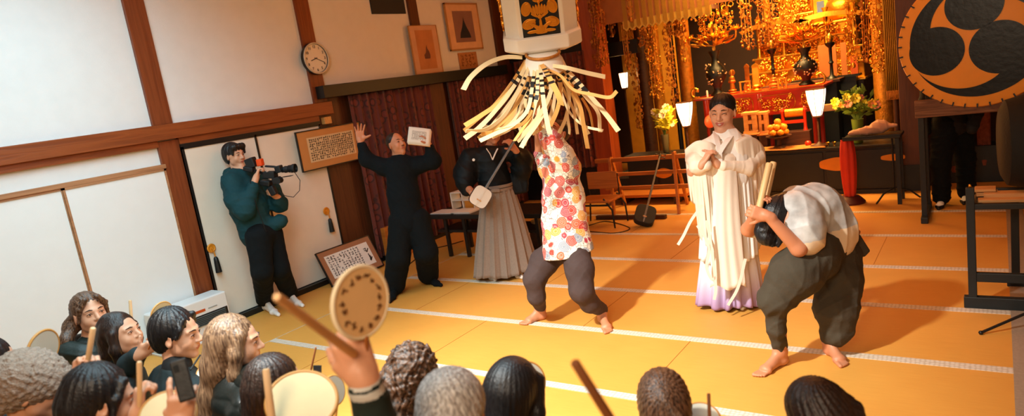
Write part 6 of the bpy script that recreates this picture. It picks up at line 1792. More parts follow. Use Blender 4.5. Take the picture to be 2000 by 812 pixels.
# hanging gilt ornaments
def hanging(x0, y0, x1, y1, wpx, Y, lab, seed, dens=1.0, m=None, group=None, lit=True):
    A, B_ = PY(x0, y0, Y), PY(x1, y1, Y); d = dep(B_); w = px(wpx, d); L = A.z - B_.z; rs = random.Random(seed); x = B_.x
    r = thing('hanging_gilt_ornament', (x, Y, B_.z), lab, 'ornament', group)
    n = int(L / .055 * dens); b = MB(); c = MB(); t = MB()
    for k in (-1, -.35, .35, 1):
        t.tube([Vector((x + k * w * .36, Y, A.z)), Vector((x + k * w * .36 + rs.uniform(-.01, .01), Y, B_.z + L * .3 * abs(k) * rs.random()))], .004, 4)
    for i in range(n):
        z = B_.z + L * (i + .5) / n
        for _ in range(max(3, int(wpx / 3.6))):
            px_, py_ = x + rs.uniform(-.5, .5) * w, Y + rs.uniform(-.35, .35) * w * .6; zz = z + rs.uniform(-.03, .03)
            q = rs.random(); s = rs.uniform(.5, 1.25) * .021
            if q < .45: b.ball((px_, py_, zz), (s * .8, s * .8, s), 6)
            elif q < .75:
                a = rs.random() * PI; ax = Vector((math.cos(a), math.sin(a) * .4, 0)).normalized()
                c.tube([Vector((px_, py_, zz)) + ax * math.cos(u) * s * 1.4 + ZUP * math.sin(u) * s * 1.4 for u in [k * PI / 4 for k in range(9)]], s * .28, 4)
            else:
                a = rs.uniform(-.7, .7)
                c.prism([(0, -1.6 * s), (s, -.4 * s), (s * .5, s), (-s * .5, s), (-s, -.4 * s)], (px_, py_, zz), Vector((math.cos(a), math.sin(a), 0)), ZUP, .003)
    b.lathe([(.002, -.02), (.022, -.012), (.026, .02), (.012, .045), (.004, .05)], (x, Y, B_.z), 10)
    t.build('cords', M['goldm'], r); tag(b.build('beads', m or M['goldp'], r, smooth=True), kind='stuff'); tag(c.build('pendant_plates', m or M['gold'], r), kind='stuff')
    return r
M['goldd'] = mat('dark_tarnished_gold', '#a4621c', .45, metal=.65, bump=.4, var=.35, vscale=20)
hanging(1150, -40, 1160, 30, 26, 8.95, 'upper clustered gilt ornament left of the gold canopy', 1, m=M['goldd'])
hanging(1166, -20, 1176, 128, 30, 8.75, 'long beaded gilt ornament hanging before the square red pillar', 2, 1.2, m=M['goldd'])
hanging(1222, 40, 1228, 135, 14, 9.3, 'narrow gilt ornament hanging before the glowing far lamp', 3, m=M['goldd'])
hanging(1236, 50, 1252, 250, 16, 9.9, 'long narrow gilt ornament right of the far lamp', 4, m=M['goldd'])
hanging(1270, 40, 1285, 190, 26, 9.5, 'broad gilt ornament under the middle of the gold canopy', 5, 1.1)
hanging(1300, 40, 1318, 210, 18, 9.6, 'gilt ornament falling to the white lilies', 6, m=M['goldd'])
hanging(1395, -30, 1400, 60, 62, 9.9, 'wide gilt cluster with looped rings above the lotus stand', 7, 1.2)
hanging(1490, -30, 1500, 90, 36, 10.2, 'tarnished gilt ornament left of the central shrine', 8, m=M['goldd'])
hanging(1655, -20, 1667, 130, 20, 9.9, 'slim gilt ornament right of the central shrine', 9)
hanging(1700, -20, 1715, 140, 24, 9.45, 'bright gilt ornament hanging before the rightmost gilded pillar', 10, 1.2)
hanging(1228, -20, 1232, 40, 10, 8.9, 'short gilt ornament at the canopy corner', 11, m=M['goldd'])
hanging(1192, 0, 1196, 70, 14, 9.3, 'short dark gilt cluster between the long ornament and the gold canopy', 12, m=M['goldd'])
hanging(1322, 20, 1338, 120, 14, 9.7, 'slender gilt ornament beside the gilded pillar under the canopy edge', 13)
hanging(1452, -20, 1462, 96, 24, 10.4, 'dim gilt ornament between the looped-ring cluster and the shrine', 14, 1.1, m=M['goldd'])
hanging(1530, -30, 1542, 66, 44, 10.6, 'broad bright gilt cluster over the left half of the shrine', 15, 1.2)
hanging(1684, -20, 1694, 120, 16, 9.8, 'slim dark gilt ornament left of the rightmost gilded pillar', 16, m=M['goldd'])
hanging(1252, 30, 1262, 90, 30, 9.35, 'openwork gilt fringe cluster just under the left half of the canopy', 17, 1.2, m=M['goldd'])
hanging(1318, 16, 1322, 70, 40, 9.3, 'openwork gilt fringe cluster just under the right half of the canopy', 18, 1.2, m=M['goldd'])
# gold fringe banner at right
A, B_ = PY(1718, -10, 9.5), PY(1752, 178, 9.5); r = thing('gold_brocade_banner', ((A.x + B_.x) / 2, 9.5, B_.z), 'ribbed gold brocade banner beside the right-hand post', 'banner')
b = MB(); b.grid(lambda u, v: (A.x + (B_.x - A.x + .0) * u + .03, 9.42 + .012 * math.sin(u * 44), B_.z + .02 + (4.28 - B_.z) * v), 60, 4); b.build('banner_cloth', M['slat'], r, smooth=180, recalc=False, solid=.006)
b = MB()
for i in range(18): b.tube([(A.x + .03 + (B_.x - A.x) * (i + .5) / 18, 9.42, B_.z + .03), (A.x + .03 + (B_.x - A.x) * (i + .5) / 18, 9.42, B_.z - .09)], .006, 5)
b.build('fringe', M['goldd'], r)

# red altar table with gilt openwork
Yr = 9.55
A, B_ = PY(1352, 190, Yr), PY(1610, 168, Yr); zt_ = (A.z + B_.z) / 2
Bm = PY(1500, 225, Yr).z
r = thing('red_altar_table', ((A.x + B_.x) / 2, Yr, .3), 'long red lacquered altar table with upturned gilt ends and openwork panels', 'table')
MB().box((A.x + .02, Yr - .03, zt_ - .035), (B_.x, Yr + .6, zt_)).build('table_top', M['red'], r, bevel=.008)
MB().box((A.x + .02, Yr - .035, zt_ - .008), (B_.x, Yr - .03, zt_ + .003)).build('gilt_edge', M['goldp'], r)
xf0 = PY(1425, 190, Yr).x
MB().box((xf0 - .1, Yr + .02, Bm), (B_.x - .06, Yr + .06, zt_ - .035)).build('apron', M['red'], r)
for s_, xx in ((-1, A.x), (1, B_.x)):
    pts = [Vector((xx - s_ * .10, Yr + .02, zt_ + .006)), Vector((xx - s_ * .02, Yr + .02, zt_ + .02)), Vector((xx + s_ * .01, Yr + .02, zt_ + .08)), Vector((xx - s_ * .03, Yr + .02, zt_ + .14)), Vector((xx - s_ * .075, Yr + .02, zt_ + .125)), Vector((xx - s_ * .07, Yr + .02, zt_ + .09))]
    MB().tube(catmull(pts, 5), [.018] * 20 + [.026] * 6, 10).build('scrolled_end', M['goldp'], r, smooth=True)
for (xa, xb) in ((1432, 1470), (1482, 1553), (1566, 1604)):
    a_, b_ = PY(xa, 200, Yr).x, PY(xb, 200, Yr).x; zc_ = (Bm + zt_ - .035) / 2 + .01; hh_ = (zt_ - .05 - Bm) * .72
    b = MB(); w_ = (b_ - a_) / 2; pts = []
    b.tube([Vector((a_ + w_ + math.cos(t) * w_ * (abs(math.cos(t)) ** -.5 if abs(math.cos(t)) > .7 else 1.19), Yr + .012, zc_ + max(-1, min(1, math.sin(t) * 1.3)) * hh_ / 2)) for t in [2 * PI * k / 32 for k in range(33)]], .007, 6)
    scrolls(b, Vector((a_ + w_, Yr + .015, zc_)), YX, ZUP, YN, 2 * w_, hh_, int(26 * w_ / .23) + 8, int(xa), .007)
    b.build('openwork_panel', M['goldp'], r, smooth=True)
for xx in (A.x + .18, B_.x - .15, (A.x + B_.x) / 2 + .05):
    for yy in (Yr + .05, Yr + .5):
        b = MB(); b.lathe([(.05, .3), (.055, .33), (.03, .4), (.028, Bm - .1), (.045, Bm - .03), (.05, zt_ - .035)], (xx, yy, 0), 12); b.build('leg', M['red'], r, smooth=True)

# things standing on the red table
def tablet(x, y0, y1, w, lab, Y=9.75, m=None):
    B_ = PY(x, y1, Y); T = PY(x, y0, Y); h = T.z - zt_; ww = px(w, dep(B_)) / 2; c = Vector((B_.x, Y, zt_))
    r = thing('memorial_tablet', c, lab, 'tablet')
    MB().box((c.x - ww * .72, Y - .012, zt_ + h * .24), (c.x + ww * .72, Y + .012, zt_ + h * .92)).build('tablet_board', m or M['goldm'], r, bevel=.004)
    MB().prism([(-ww * .85, 0), (ww * .85, 0), (ww * .6, .03), (0, .05), (-ww * .6, .03)], (c.x, Y + .014, zt_ + h * .90), YX, ZUP, .03).build('cap', m or M['gold'], r)
    MB().lathe([(ww * 1.1, 0), (ww * 1.15, h * .05), (ww * .8, h * .09), (ww * .75, h * .15), (ww * 1.05, h * .19), (ww * .8, h * .24)], c, 8).build('stepped_base', m or M['gold'], r, smooth=True)
tablet(1478, 125, 170, 17, 'tall gilt memorial tablet, brightest on the red table')
tablet(1461, 126, 165, 12, 'slim tarnished gilt tablet left of the brightest one', 9.95, M['goldd'])
def statue(x, y0, y1, w, lab, Y=9.72, m=None, stand=True):
    B_ = PY(x, y1, Y); T = PY(x, y0, Y); h = T.z - zt_; ww = px(w, dep(B_)) / 2; c = Vector((B_.x, Y, zt_))
    r = thing('statuette', c, lab, 'statue'); m = m or M['goldd']
    MB().lathe([(ww * .8, 0), (ww * .9, h * .05), (ww * .6, h * .09), (ww * .8, h * .14), (ww * .7, h * .17)], c, 10).build('pedestal', m, r, smooth=True)
    S = SDF(.004)
    S.cone(c + ZUP * h * .2, c + ZUP * h * .62, ww * .5, ww * .34, .02); S.ell(c + ZUP * h * .86, (ww * .22, ww * .22, h * .09), None, .01)
    S.cone(c + ZUP * h * .62, c + ZUP * h * .80, ww * .3, ww * .12, .02)
    if not stand: S.ell(c + ZUP * h * .26, (ww * .85, ww * .6, h * .12), None, .03)
    for s_ in (-1, 1): S.chain([c + ZUP * h * .66 + YX * s_ * ww * .34, c + ZUP * h * .48 + YX * s_ * ww * .55, c + ZUP * h * .5 + YX * s_ * ww * .1 + YN * ww * .4], [ww * .16, ww * .14, ww * .1], .015)
    S.build('figure', m, r)
    if stand: MB().lathe([(ww * .55, 0), (ww * .6, .006), (ww * .5, .012), (0, .012)], c + ZUP * h * .84 + Vector((0, ww * .35, 0)), 20, (0, 1, 0)).build('halo', m, r)
statue(1431, 134, 175, 20, 'standing tarnished gilt statuette left on the red table')
statue(1512, 143, 168, 24, 'seated gilt statuette right of the bright tablet', stand=False)
def tframe(x, y0, y1, w, lab, Y=9.62):
    B_ = PY(x, y1, Y); T = PY(x, y0, Y); h = T.z - zt_; ww = px(w, dep(B_)) / 2; c = Vector((B_.x, Y, zt_))
    r = thing('small_gilt_frame', c, lab, 'frame'); b = MB()
    for s_ in (-1, 1): b.box((c.x + s_ * ww - .008, Y - .012, zt_), (c.x + s_ * ww + .008, Y + .012, zt_ + h))
    b.box((c.x - ww - .012, Y - .014, zt_ + h - .015), (c.x + ww + .012, Y + .014, zt_ + h)); b.box((c.x - ww - .008, Y - .014, zt_), (c.x + ww + .008, Y + .014, zt_ + .012)); b.build('frame', M['goldm'], r)
    MB().lathe([(ww * .55, 0), (ww * .3, h * .15), (ww * .42, h * .35), (ww * .2, h * .6), (.003, h * .75)], c + ZUP * .012, 10).build('tiny_figure', M['goldd'], r, smooth=True)
tframe(1456, 158, 175, 18, 'small square gilt frame before the slim tablet'); tframe(1528, 152, 166, 15, 'small square gilt frame right of the seated statuette')
tag(MB().lathe([(.014, 0), (.014, .07), (.010, .09), (0, .095)], (PY(1381, 180, 9.65).x, 9.65, zt_), 10).build('white_candle', M['paper'], smooth=True), 'short white candle near the left scrolled end of the red table', 'candle')

# black vases with gilt lotus, one either side
def lotus(x, yv0, yv1, wv, yl, wl, Y, lab, seed, zb=None):
    Bt = PY(x, yv1, Y); Tt = PY(x, yv0, Y); d = dep(Bt); zb = Bt.z if zb is None else zb; h = Tt.z - zb; w_ = px(wv, d) / 2; c = Vector((Bt.x, Y, zb))
    r = thing('lotus_vase', c, lab, 'vase')
    MB().lathe([(w_ * .6, 0), (w_ * .7, .01), (w_ * .35, h * .12), (w_ * .4, h * .2), (w_ * .95, h * .40), (w_, h * .5), (w_ * .8, h * .62), (w_ * .35, h * .74), (w_ * .32, h * .84), (w_ * .6, h), (w_ * .5, h)], c, 20).build('vase', M['black'], r, smooth=True)
    b = MB(); rs = random.Random(seed)
    for k in range(34):
        a = rs.random() * 6.28; t = rs.uniform(.25, .75); rr = w_ * (.5 + .5 * math.sin(PI * t)); b.ball(c + Vector((math.cos(a) * rr, -abs(math.sin(a)) * rr, h * t)), .011, 6)
    b.build('pearl_studs', mat('pearl_stud', '#b89878', .25, var=.1), r, smooth=True)
    T = c + ZUP * h; R_ = px(wl / 2, d); top = PY(x, yl, Y).z; H_ = top - T.z
    b = MB()
    b.tube(catmull([T - ZUP * .03, T + ZUP * .06, T + Vector((-R_ * .5, 0, .10)), T + Vector((-R_ * .95, 0, .14)), T + Vector((-R_, 0, .22))], 6), .012, 7)
    b.tube(catmull([T - ZUP * .03, T + ZUP * .06, T + Vector((R_ * .5, 0, .10)), T + Vector((R_ * .85, 0, .13)), T + Vector((R_ * .92, 0, .24))], 6), .012, 7)
    b.tube([T, T + ZUP * H_ * .6], .012, 7); b.build('gilt_stems', M['goldp'], r, smooth=True)
    for (ox, oz, s) in ((-.92, .20, .8), (-.35, .16, 1.0), (.35, .20, .85), (.90, .24, .8), (0, H_ * .62, 1.5), (-.45, H_ * .5, .9), (.45, H_ * .55, .9)):
        f = MB(); c0 = T + Vector((R_ * ox, -.02, oz)); q = .078 * s
        f.ball(c0 + ZUP * q * .3, (q * .45, q * .45, q * .5), 8)
        for k in range(9):
            a = 2 * PI * k / 9; dr = Vector((math.cos(a), math.sin(a), 0)); 
            for (rr, up, l_) in ((.5, .9, 1.0), (.9, .35, 1.0)):
                p0 = c0 + dr * q * .25; p1 = c0 + dr * q * (.5 + rr * .5) + ZUP * q * up * .6; p2 = c0 + dr * q * (rr + .4) + ZUP * q * up * 1.3
                f.tube([p0, p1, p2], [q * .12, q * .28, q * .03], 6, flat=.5)
        f.build('gilt_lotus', M['goldp'], r, smooth=True)
    f = MB()
    for k in range(30):
        a = rs.uniform(-1.2, 1.2); p = T + Vector((math.sin(a) * R_ * .6, -.03, H_ * rs.uniform(.25, .8))); dr = Vector((math.sin(a * 1.5), -.2, .3)).normalized()
        f.tube([p, p + dr * .06, p + dr * .13], [.006, .03, .003], 6, flat=.3)
    tag(f.build('gilt_leaf', M['gold'], r, smooth=True), kind='stuff')
lotus(1402, 98, 178, 40, 60, 98, 9.78, 'black pearl-studded vase with spreading gilt lotus left on the red table', 3, zt_)
lotus(1576, 92, 168, 44, 45, 100, 9.85, 'black pearl-studded vase with spreading gilt lotus right on the red table', 4, zt_)

# candle stands (dark) behind
def cstand(x, y0, y1, Y, lab):
    B_, T = PY(x, y1, Y), PY(x, y0, Y); B_.z = PY(1570, 160, 10.4).z; r = thing('candle_stand', B_, lab, 'candle stand'); h = T.z - B_.z
    MB().lathe([(.07, 0), (.06, .02), (.025, .05), (.02, h * .4), (.035, h * .45), (.02, h * .5), (.022, h * .85), (.06, h * .93), (.065, h), (.02, h)], B_, 14).build('stand', M['black'], r, smooth=True)
    MB().lathe([(.03, 0), (.045, .04), (.035, .09), (.012, .12), (0, .13)], B_ + ZUP * h, 10).build('gilt_cup', M['goldp'], r, smooth=True)
cstand(1512, 95, 160, 10.4, 'tall black candle stand with gilt cup left before the central shrine'); cstand(1625, 82, 150, 10.4, 'tall black candle stand with gilt cup right before the central shrine')

# central gilt shrine
Ys = 11.2
A, B_ = PY(1470, 100, Ys), PY(1690, 80, Ys)
r = thing('gilt_shrine', ((A.x + B_.x) / 2, Ys, .3), 'tiered golden shrine filling the middle of the sanctuary', 'shrine')
zs_ = [PY(1580, y, Ys).z for y in (160, 128, 100, 72, 48, 20, -20)]
xm_, xw = (A.x + B_.x) / 2, (B_.x - A.x) / 2
ll = .3
for i, (z, wf, yo) in enumerate(zip(zs_, (1.0, 1.0, .94, .9, .8, .86, .7), (-.3, -.2, -.1, 0, .12, .72, .8))):
    MB().box((xm_ - xw * wf, Ys + yo, ll), (xm_ + xw * wf, Ys + 1.0, z - .03)).build('tier', M['gold'] if i else M['darkwood'], r, bevel=.01)
    MB().box((xm_ - xw * wf - .03, Ys + yo - .035, z - .035), (xm_ + xw * wf + .03, Ys + 1.0, z)).build('moulding', M['goldp'], r, bevel=.008)
    if i:
        b = MB(); scrolls(b, Vector((xm_, Ys + yo - .01, (ll + z) / 2 - .01)), YX, ZUP, YN, xw * wf * 1.9, (z - ll) * .85, 110, 40 + i, .011); b.build('openwork', M['goldp'], r, smooth=True)
    ll = z
for s_ in (-1, -.45, .45, 1):
    b = MB(); b.lathe([(.05, zs_[2]), (.035, zs_[2] + .05), (.032, zs_[5] - .05), (.05, zs_[5])], (xm_ + s_ * xw * .84, Ys - .08, 0), 12); b.build('column', M['goldp'], r, smooth=True)
# curved eaves
for s_ in (-1, 1):
    b = MB(); xx = xm_ + s_ * xw * .45; z0_ = zs_[4]
    b.prism([(-.48, 0), (-.30, .05), (0, .07), (.30, .05), (.48, 0), (.52, .05), (.32, .11), (0, .14), (-.32, .11), (-.52, .05)], (xx, Ys - .10, z0_), YX, ZUP, .25); b.build('curved_eave', M['goldp'], r)
# dark recess doors left
for (x, y, w_, h_, mm) in ((1610, 128, 22, 32, 'goldm'), (1640, 122, 16, 26, 'goldm')):
    pass
def altbox(x, y0, y1, w, Y, m, name, lab, cat, dep_=.04, bev=.004):
    B_, T = PY(x, y1, Y), PY(x, y0, Y); ww = px(w, dep(B_)) / 2
    return tag(MB().box((B_.x - ww, Y, B_.z), (B_.x + ww, Y + dep_, T.z)).build(name, m, None, bevel=bev), lab, cat)
r = thing('sutra_stand', PY(1610, 160, 10.7), 'row of tan boards and lacquer shelves low in front of the central shrine', 'stand')
zb_ = PY(1620, 150, 10.7).z
MB().box((PY(1545, 150, 10.7).x, 10.65, zb_ - .03), (PY(1680, 150, 10.7).x, 10.88, zb_)).build('shelf', M['black'], r)
MB().box((PY(1545, 150, 10.7).x + .05, 10.68, .3), (PY(1680, 150, 10.7).x - .05, 10.86, zb_ - .03)).build('cabinet', M['black'], r)
M['tanboard'] = mat('tan_board', '#a9632c', .7, var=.15)
for i, (x, y0, w_) in enumerate(((1608, 88, 20), (1628, 88, 9), (1647, 83, 11), (1668, 110, 13))):
    T = PY(x, y0, 10.7); ww = px(w_, dep(T)) / 2
    MB().box((T.x - ww, 10.68, zb_), (T.x + ww, 10.70, T.z)).build('board', M['tanboard'] if i < 3 else mat('orange_board', '#b24a16', .7), r, bevel=.003)
# bright framed tablet at the top of the shrine and round gilt vessel
Yv = Ys + .34; p = PY(1604, 24, Yv); p.z = zs_[4]; b_ = thing('framed_temple_tablet', p, 'bright gilt framed tablet with a blue centre at the top edge of the shrine', 'tablet')
MB().box((p.x - .12, Yv - .02, p.z), (p.x + .12, Yv + .03, p.z + .42)).build('frame', M['goldp'], b_, bevel=.02)
MB().box((p.x - .05, Yv - .03, p.z + .16), (p.x + .05, Yv - .02, p.z + .32)).build('centre', mat('blue_enamel', '#4a5f94', .4), b_)
p = PY(1648, 42, Yv); p.z = zs_[4]; tag(MB().lathe([(.12, 0), (.17, .03), (.24, .12), (.25, .2), (.21, .29), (.1, .34), (0, .35)], p, 24).build('gilt_vessel', M['gold'], smooth=True), 'large rounded gilt vessel at the top right of the shrine', 'vessel')
zk = PY(1570, 160, 10.4).z
r = thing('dark_side_table', PY(1570, 200, 10.3), 'dark table carrying the two tall black candle stands', 'table')
MB().box((PY(1490, 150, 10.4).x, 10.22, zk - .04), (PY(1645, 150, 10.4).x, 10.58, zk)).build('top', M['darkwood'], r, bevel=.005)
MB().box((PY(1490, 150, 10.4).x + .05, 10.25, .3), (PY(1645, 150, 10.4).x - .05, 10.55, zk - .04)).build('body', M['blackwood'], r, bevel=.005)

# lower altar furniture behind the counter
lamp(1336, 200, 246, 32, 14, 8.98, 'glowing tapered paper lamp left of the woman in white', .3, 20)
lamp(1593, 174, 226, 38, 17, 8.92, 'glowing tapered paper lamp nearest the orange pyramid', z1, 26)
lamp(1217, 142, 172, 17, 10, 10.6, 'small glowing lamp far back beside the square pillar', .3, 7)
altbox(1395, 205, 232, 14, 9.3, M['orange_red'], 'x', 'x', 'x'); bpy.data.objects.remove(bpy.data.objects['x'])
p = PY(1388, 250, 9.2); r = thing('red_globe_lamp', (p.x, 9.2, p.z), 'round red-orange lantern half hidden behind the woman\'s cheek', 'lamp')
MB().ball(p + ZUP * .09, (.075, .075, .09), 16).build('globe', mat('red_glow', '#c8401c', .5, emit='#ff5a20', estr=.5), r, smooth=True)
MB().lathe([(.03, 0), (.03, .01), (.012, .02), (.012, p.z - .3)], (p.x, 9.2, .3), 10).build('stand', M['darkwood'], r, smooth=True)
# gilded wooden stands
def wstand(x0, x1, y0, y1, Y, lab, hole=True):
    A, B_ = PY(x0, y1, Y), PY(x1, y0, Y); r = thing('carved_stand', (A.x, Y, A.z), lab, 'stand'); b = MB(); w = B_.x - A.x; h = B_.z - A.z
    b.box((A.x, Y, A.z), (B_.x, Y + .14, A.z + h * .12)); b.box((A.x + w * .06, Y + .01, A.z + h * .12), (A.x + w * .36, Y + .13, A.z + h * .9)); b.box((B_.x - w * .36, Y + .01, A.z + h * .12), (B_.x - w * .06, Y + .13, A.z + h * .9)); b.box((A.x - .01, Y - .01, A.z + h * .88), (B_.x + .01, Y + .15, B_.z))
    b.box((A.x + w * .36, Y + .01, A.z + h * .45), (B_.x - w * .36, Y + .13, A.z + h * .62)); b.build('body', M['lwood'], r, bevel=.004)
    MB().box((A.x - .02, Y - .02, A.z - .02), (B_.x + .02, Y + .16, A.z)).build('foot_board', M['lwood'], r, bevel=.004)
    MB().box((A.x + .02, Y + .02, z1), (B_.x - .02, Y + .12, A.z - .02)).build('pedestal', M['darkwood'], r)
wstand(1452, 1476, 218, 262, 9.05, 'carved pale wooden stand just right of the woman in white'); wstand(1482, 1496, 218, 262, 9.1, 'narrow carved wooden stand left of the oranges')
# red posts with golden cloth drum
A = PY(1530, 258, 9.1); T = PY(1530, 218, 9.1)
r = thing('red_offering_rack', A, 'red lacquered rack holding a gold brocade roll', 'rack')
for x in (1531, 1574):
    q = PY(x, 258, 9.15); MB().lathe([(.03, 0), (.025, .02), (.02, .05), (.02, T.z - A.z - .02), (.035, T.z - A.z), (.02, T.z - A.z + .03), (0, T.z - A.z + .05)], (q.x, 9.15, A.z), 12).build('post', M['red'], r, smooth=True)
q0, q1 = PY(1531, 240, 9.15), PY(1574, 236, 9.15)
MB().beam((q0.x, 9.15, A.z + .12), (q1.x, 9.15, A.z + .12), .03, .04).build('rail', M['red'], r)
MB().tube([(q0.x + .03, 9.15, T.z - .03), (q1.x - .02, 9.15, T.z - .03)], .055, 16).build('brocade_roll', M['gold'], r, smooth=True)
MB().box((q0.x - .05, 9.08, z1), (q1.x + .05, 9.24, A.z)).build('base_box', M['darkwood'], r, bevel=.005)
q = PY(1577, 260, 9.0); tag(MB().ball((q.x, 9.0, z1 + .035), (.04, .04, .035), 14).build('red_fruit', mat('red_apple', '#c0301a', .25), smooth=True), 'single shiny red fruit left of the near lamp\'s stand', 'fruit')
# cloth mat on the counter
A, B_ = PY(1492, 300, 8.79), PY(1588, 289, 8.79)
b = MB(); b.grid(lambda u, v: (A.x - .1 + (B_.x + .25 - A.x) * u - .12 * v, 8.755 + .34 * v, z1 + .006 + .004 * math.sin(u * 9)), 20, 6); o = b.build('cloth_runner', mat('tan_brocade_cloth', '#b5732f', .7, var=.25, vscale=50), None, smooth=180, solid=.006)
tag(o, 'tan brocade cloth spread on the black counter beneath the oranges', 'cloth')
# pedestal dish with oranges
q = PY(1523, 293, 8.95); q = Vector((q.x, 8.95, z1 + .015)); T = PY(1523, 266, 8.95).z; h = T - q.z; R_ = px(24, dep(q))
tag(MB().lathe([(R_ * .5, 0), (R_ * .45, .01), (R_ * .18, .03), (R_ * .15, h * .7), (R_ * .5, h * .88), (R_, h), (R_, h + .012), (R_ * .95, h + .008), (0, h)], q, 28).build('pedestal_dish', M['darkwood'], smooth=True), 'dark pedestal dish carrying the pyramid of oranges', 'dish')
M['orange'] = mat('orange_peel', '#f08a12', .4, bump=.15, bscale=180, var=.08)
orr = px(6.6, dep(q)); proto = None; k = 0
lab_o = 'orange in the heaped pyramid on the dark pedestal dish'
for lvl, ring in enumerate((((0, 0),) + tuple((math.cos(a * PI / 3) * 2.05, math.sin(a * PI / 3) * 2.05) for a in range(6)), ((1.05, .6), (-1.05, .6), (0, -1.2), (1.9, -1.0), (-1.9, -1.0)), ((.0, .0),))):
    for (ox, oy) in ring:
        c = Vector((q.x + ox * orr * .98, 8.95 + oy * orr * .9, T + .012 + orr * (1 + lvl * 1.55)))
        if proto is None:
            proto = thing('orange', c, lab_o, 'orange', 'oranges heaped on the pedestal dish')
            MB().ball(c, (orr, orr, orr * .92), 16).build('fruit', M['orange'], proto, smooth=True)
        else:
            o = copy_tree(proto); o.location = c; o.rotation_euler = (0, 0, k)
        k += 1
# two tiny offering cups on the counter
for x, lb in ((1617, 'left'), (1630, 'right')):
    q = PY(x, 286, 8.9); tag(MB().lathe([(.012, 0), (.008, .012), (.022, .035), (.024, .045), (.02, .042), (0, .02)], (q.x, 8.9, z1), 14).build('offering_cup', M['goldp'], smooth=True), 'tiny bright offering cup right of the near lamp, %s of the pair' % lb, 'cup')
# flowers
M['leaf'] = mat('green_leaf', '#5d7a22', .5, var=.3); M['leafy'] = mat('yellow_green_leaf', '#b3ae2a', .5, var=.2); M['petalw'] = mat('white_petal', '#efe2cc', .6); M['petalp'] = mat('pink_petal', '#d98a78', .6); M['petaly'] = mat('ochre_petal', '#c88f2c', .6, var=.2)
def bouquet(x, yv0, yv1, wv, yt, wf, Y, lab, seed, kinds, vm, zb):
    B_ = PY(x, yv1, Y); d = dep(B_); T = PY(x, yv0, Y).z; h = T - zb; w_ = px(wv, d) / 2; c = Vector((B_.x, Y, zb)); rs = random.Random(seed)
    r = thing('flower_vase', c, lab, 'flowers')
    MB().lathe([(w_ * .6, 0), (w_ * .75, .01), (w_ * .7, h * .3), (w_ * .9, h * .7), (w_, h), (w_ * .85, h), (w_ * .8, h * .9), (0, h * .9)], c, 20).build('vase', vm, r, smooth=True)
    Ht = PY(x, yt, Y).z - T; Wf = px(wf, d) / 2; st = MB(); lf = MB()
    for i in range(26):
        a = rs.uniform(-1, 1); tip = Vector((c.x + a * Wf, Y + rs.uniform(-.08, .06), T + Ht * rs.uniform(.35, 1.0) * (1 - .3 * abs(a)))); mid = Vector((c.x + a * Wf * .35, Y, T + (tip.z - T) * .5))
        st.tube(catmull([c + ZUP * h * .8, mid, tip], 5), .004, 5)
        for k in range(7):
            p = mid.lerp(tip, rs.uniform(-.3, .9)); dr = Vector((rs.uniform(-1, 1), rs.uniform(-.6, .4), rs.uniform(-.1, .9))).normalized()
            lf.tube([p, p + dr * .045, p + dr * .10], [.004, .024, .003], 6, flat=.3, up=(0, 1, .3))
        if i % 2 == 0:
            kd = kinds[(i // 2) % len(kinds)]; f = MB(); s = rs.uniform(.8, 1.3) * .034
            for k in range(7):
                q = 2 * PI * k / 7; dr = Vector((math.cos(q), -.5, math.sin(q))).normalized(); f.tube([tip, tip + dr * s * .7, tip + dr * s * 1.5], [s * .3, s * .7, s * .35], 6, flat=.35, up=(0, 1, 0))
            f.ball(tip + YN * s * .3, s * .35, 6); f.build('blossom', M[kd], r, smooth=True)
    st.build('stems', M['leaf'], r, smooth=True); lf.build('leaves', M['leaf'] if seed % 2 else M['leafy'], r, smooth=True)
bouquet(1301, 262, 292, 16, 196, 34, 8.95, 'tall slim vase of white lilies and green leaves left of the left paper lamp', 2, ['petalw', 'leafy', 'petalw'], mat('grey_glass_vase', '#5c5a40', .2, var=.1), z2)
bouquet(1676, 232, 262, 22, 165, 80, 8.95, 'vase of yellow-green leaves with pink and ochre blossoms right of the near lamp', 7, ['leafy', 'petalp', 'petaly', 'leafy'], M['leaf'], z1)
# orange hand rail behind
MB()
tag(MB().beam(PY(1600, 212, 9.4), PY(1690, 202, 9.4), .05, .09).build('wooden_rail', M['lwood'], bevel=.01), 'short orange-lit wooden rail running behind the leafy bouquet', 'rail')

# red draped column with tray and bundle
q = PZ(1661, 396, 0); T = PX(1663, 272, q.x); T = PY(1663, 272, q.y)
r = thing('red_draped_column', q, 'narrow red cloth-draped column standing on the mats before the black counter', 'column')
w_ = px(14, dep(q)); h = T.z
b = MB(); b.grid(lambda u, v: tuple(q + ZUP * (v * h) + (YX * math.cos(u * 6.2832) + Vector((0, 1, 0)) * math.sin(u * 6.2832)) * (w_ * (1.05 - .55 * (1 - v) ** 3 - .35 * v ** 6 + .07 * math.sin(u * 6.2832 * 7)))), 84, 20, close=True)
b.build('draped_cloth', M['orange_red'], r, smooth=180); 
MB().lathe([(w_ * 1.9, 0), (w_ * 1.95, .02), (w_ * 1.6, .05), (w_ * 1.2, .08), (w_ * .6, .085), (0, .085)], q, 20).build('base', mat('dark_red_base', '#4a140e', .6), r, smooth=True)
zt2 = h
h += .003
r = thing('lacquer_tray', q + ZUP * h, 'black lacquer tray table on the red column holding the cloth bundle', 'tray')
E0 = PY(1652, 268, q.y); E1 = PY(1762, 258, q.y)
MB().box((E0.x - .01, q.y - .16, h), (E1.x, q.y + .2, h + .03)).build('tray_board', M['black'], r, bevel=.006)
for xx in (E1.x - .06,):
    for yy in (q.y - .12, q.y + .14): MB().box((xx, yy, 0), (xx + .04, yy + .04, h)).build('leg', M['blackwood'], r)
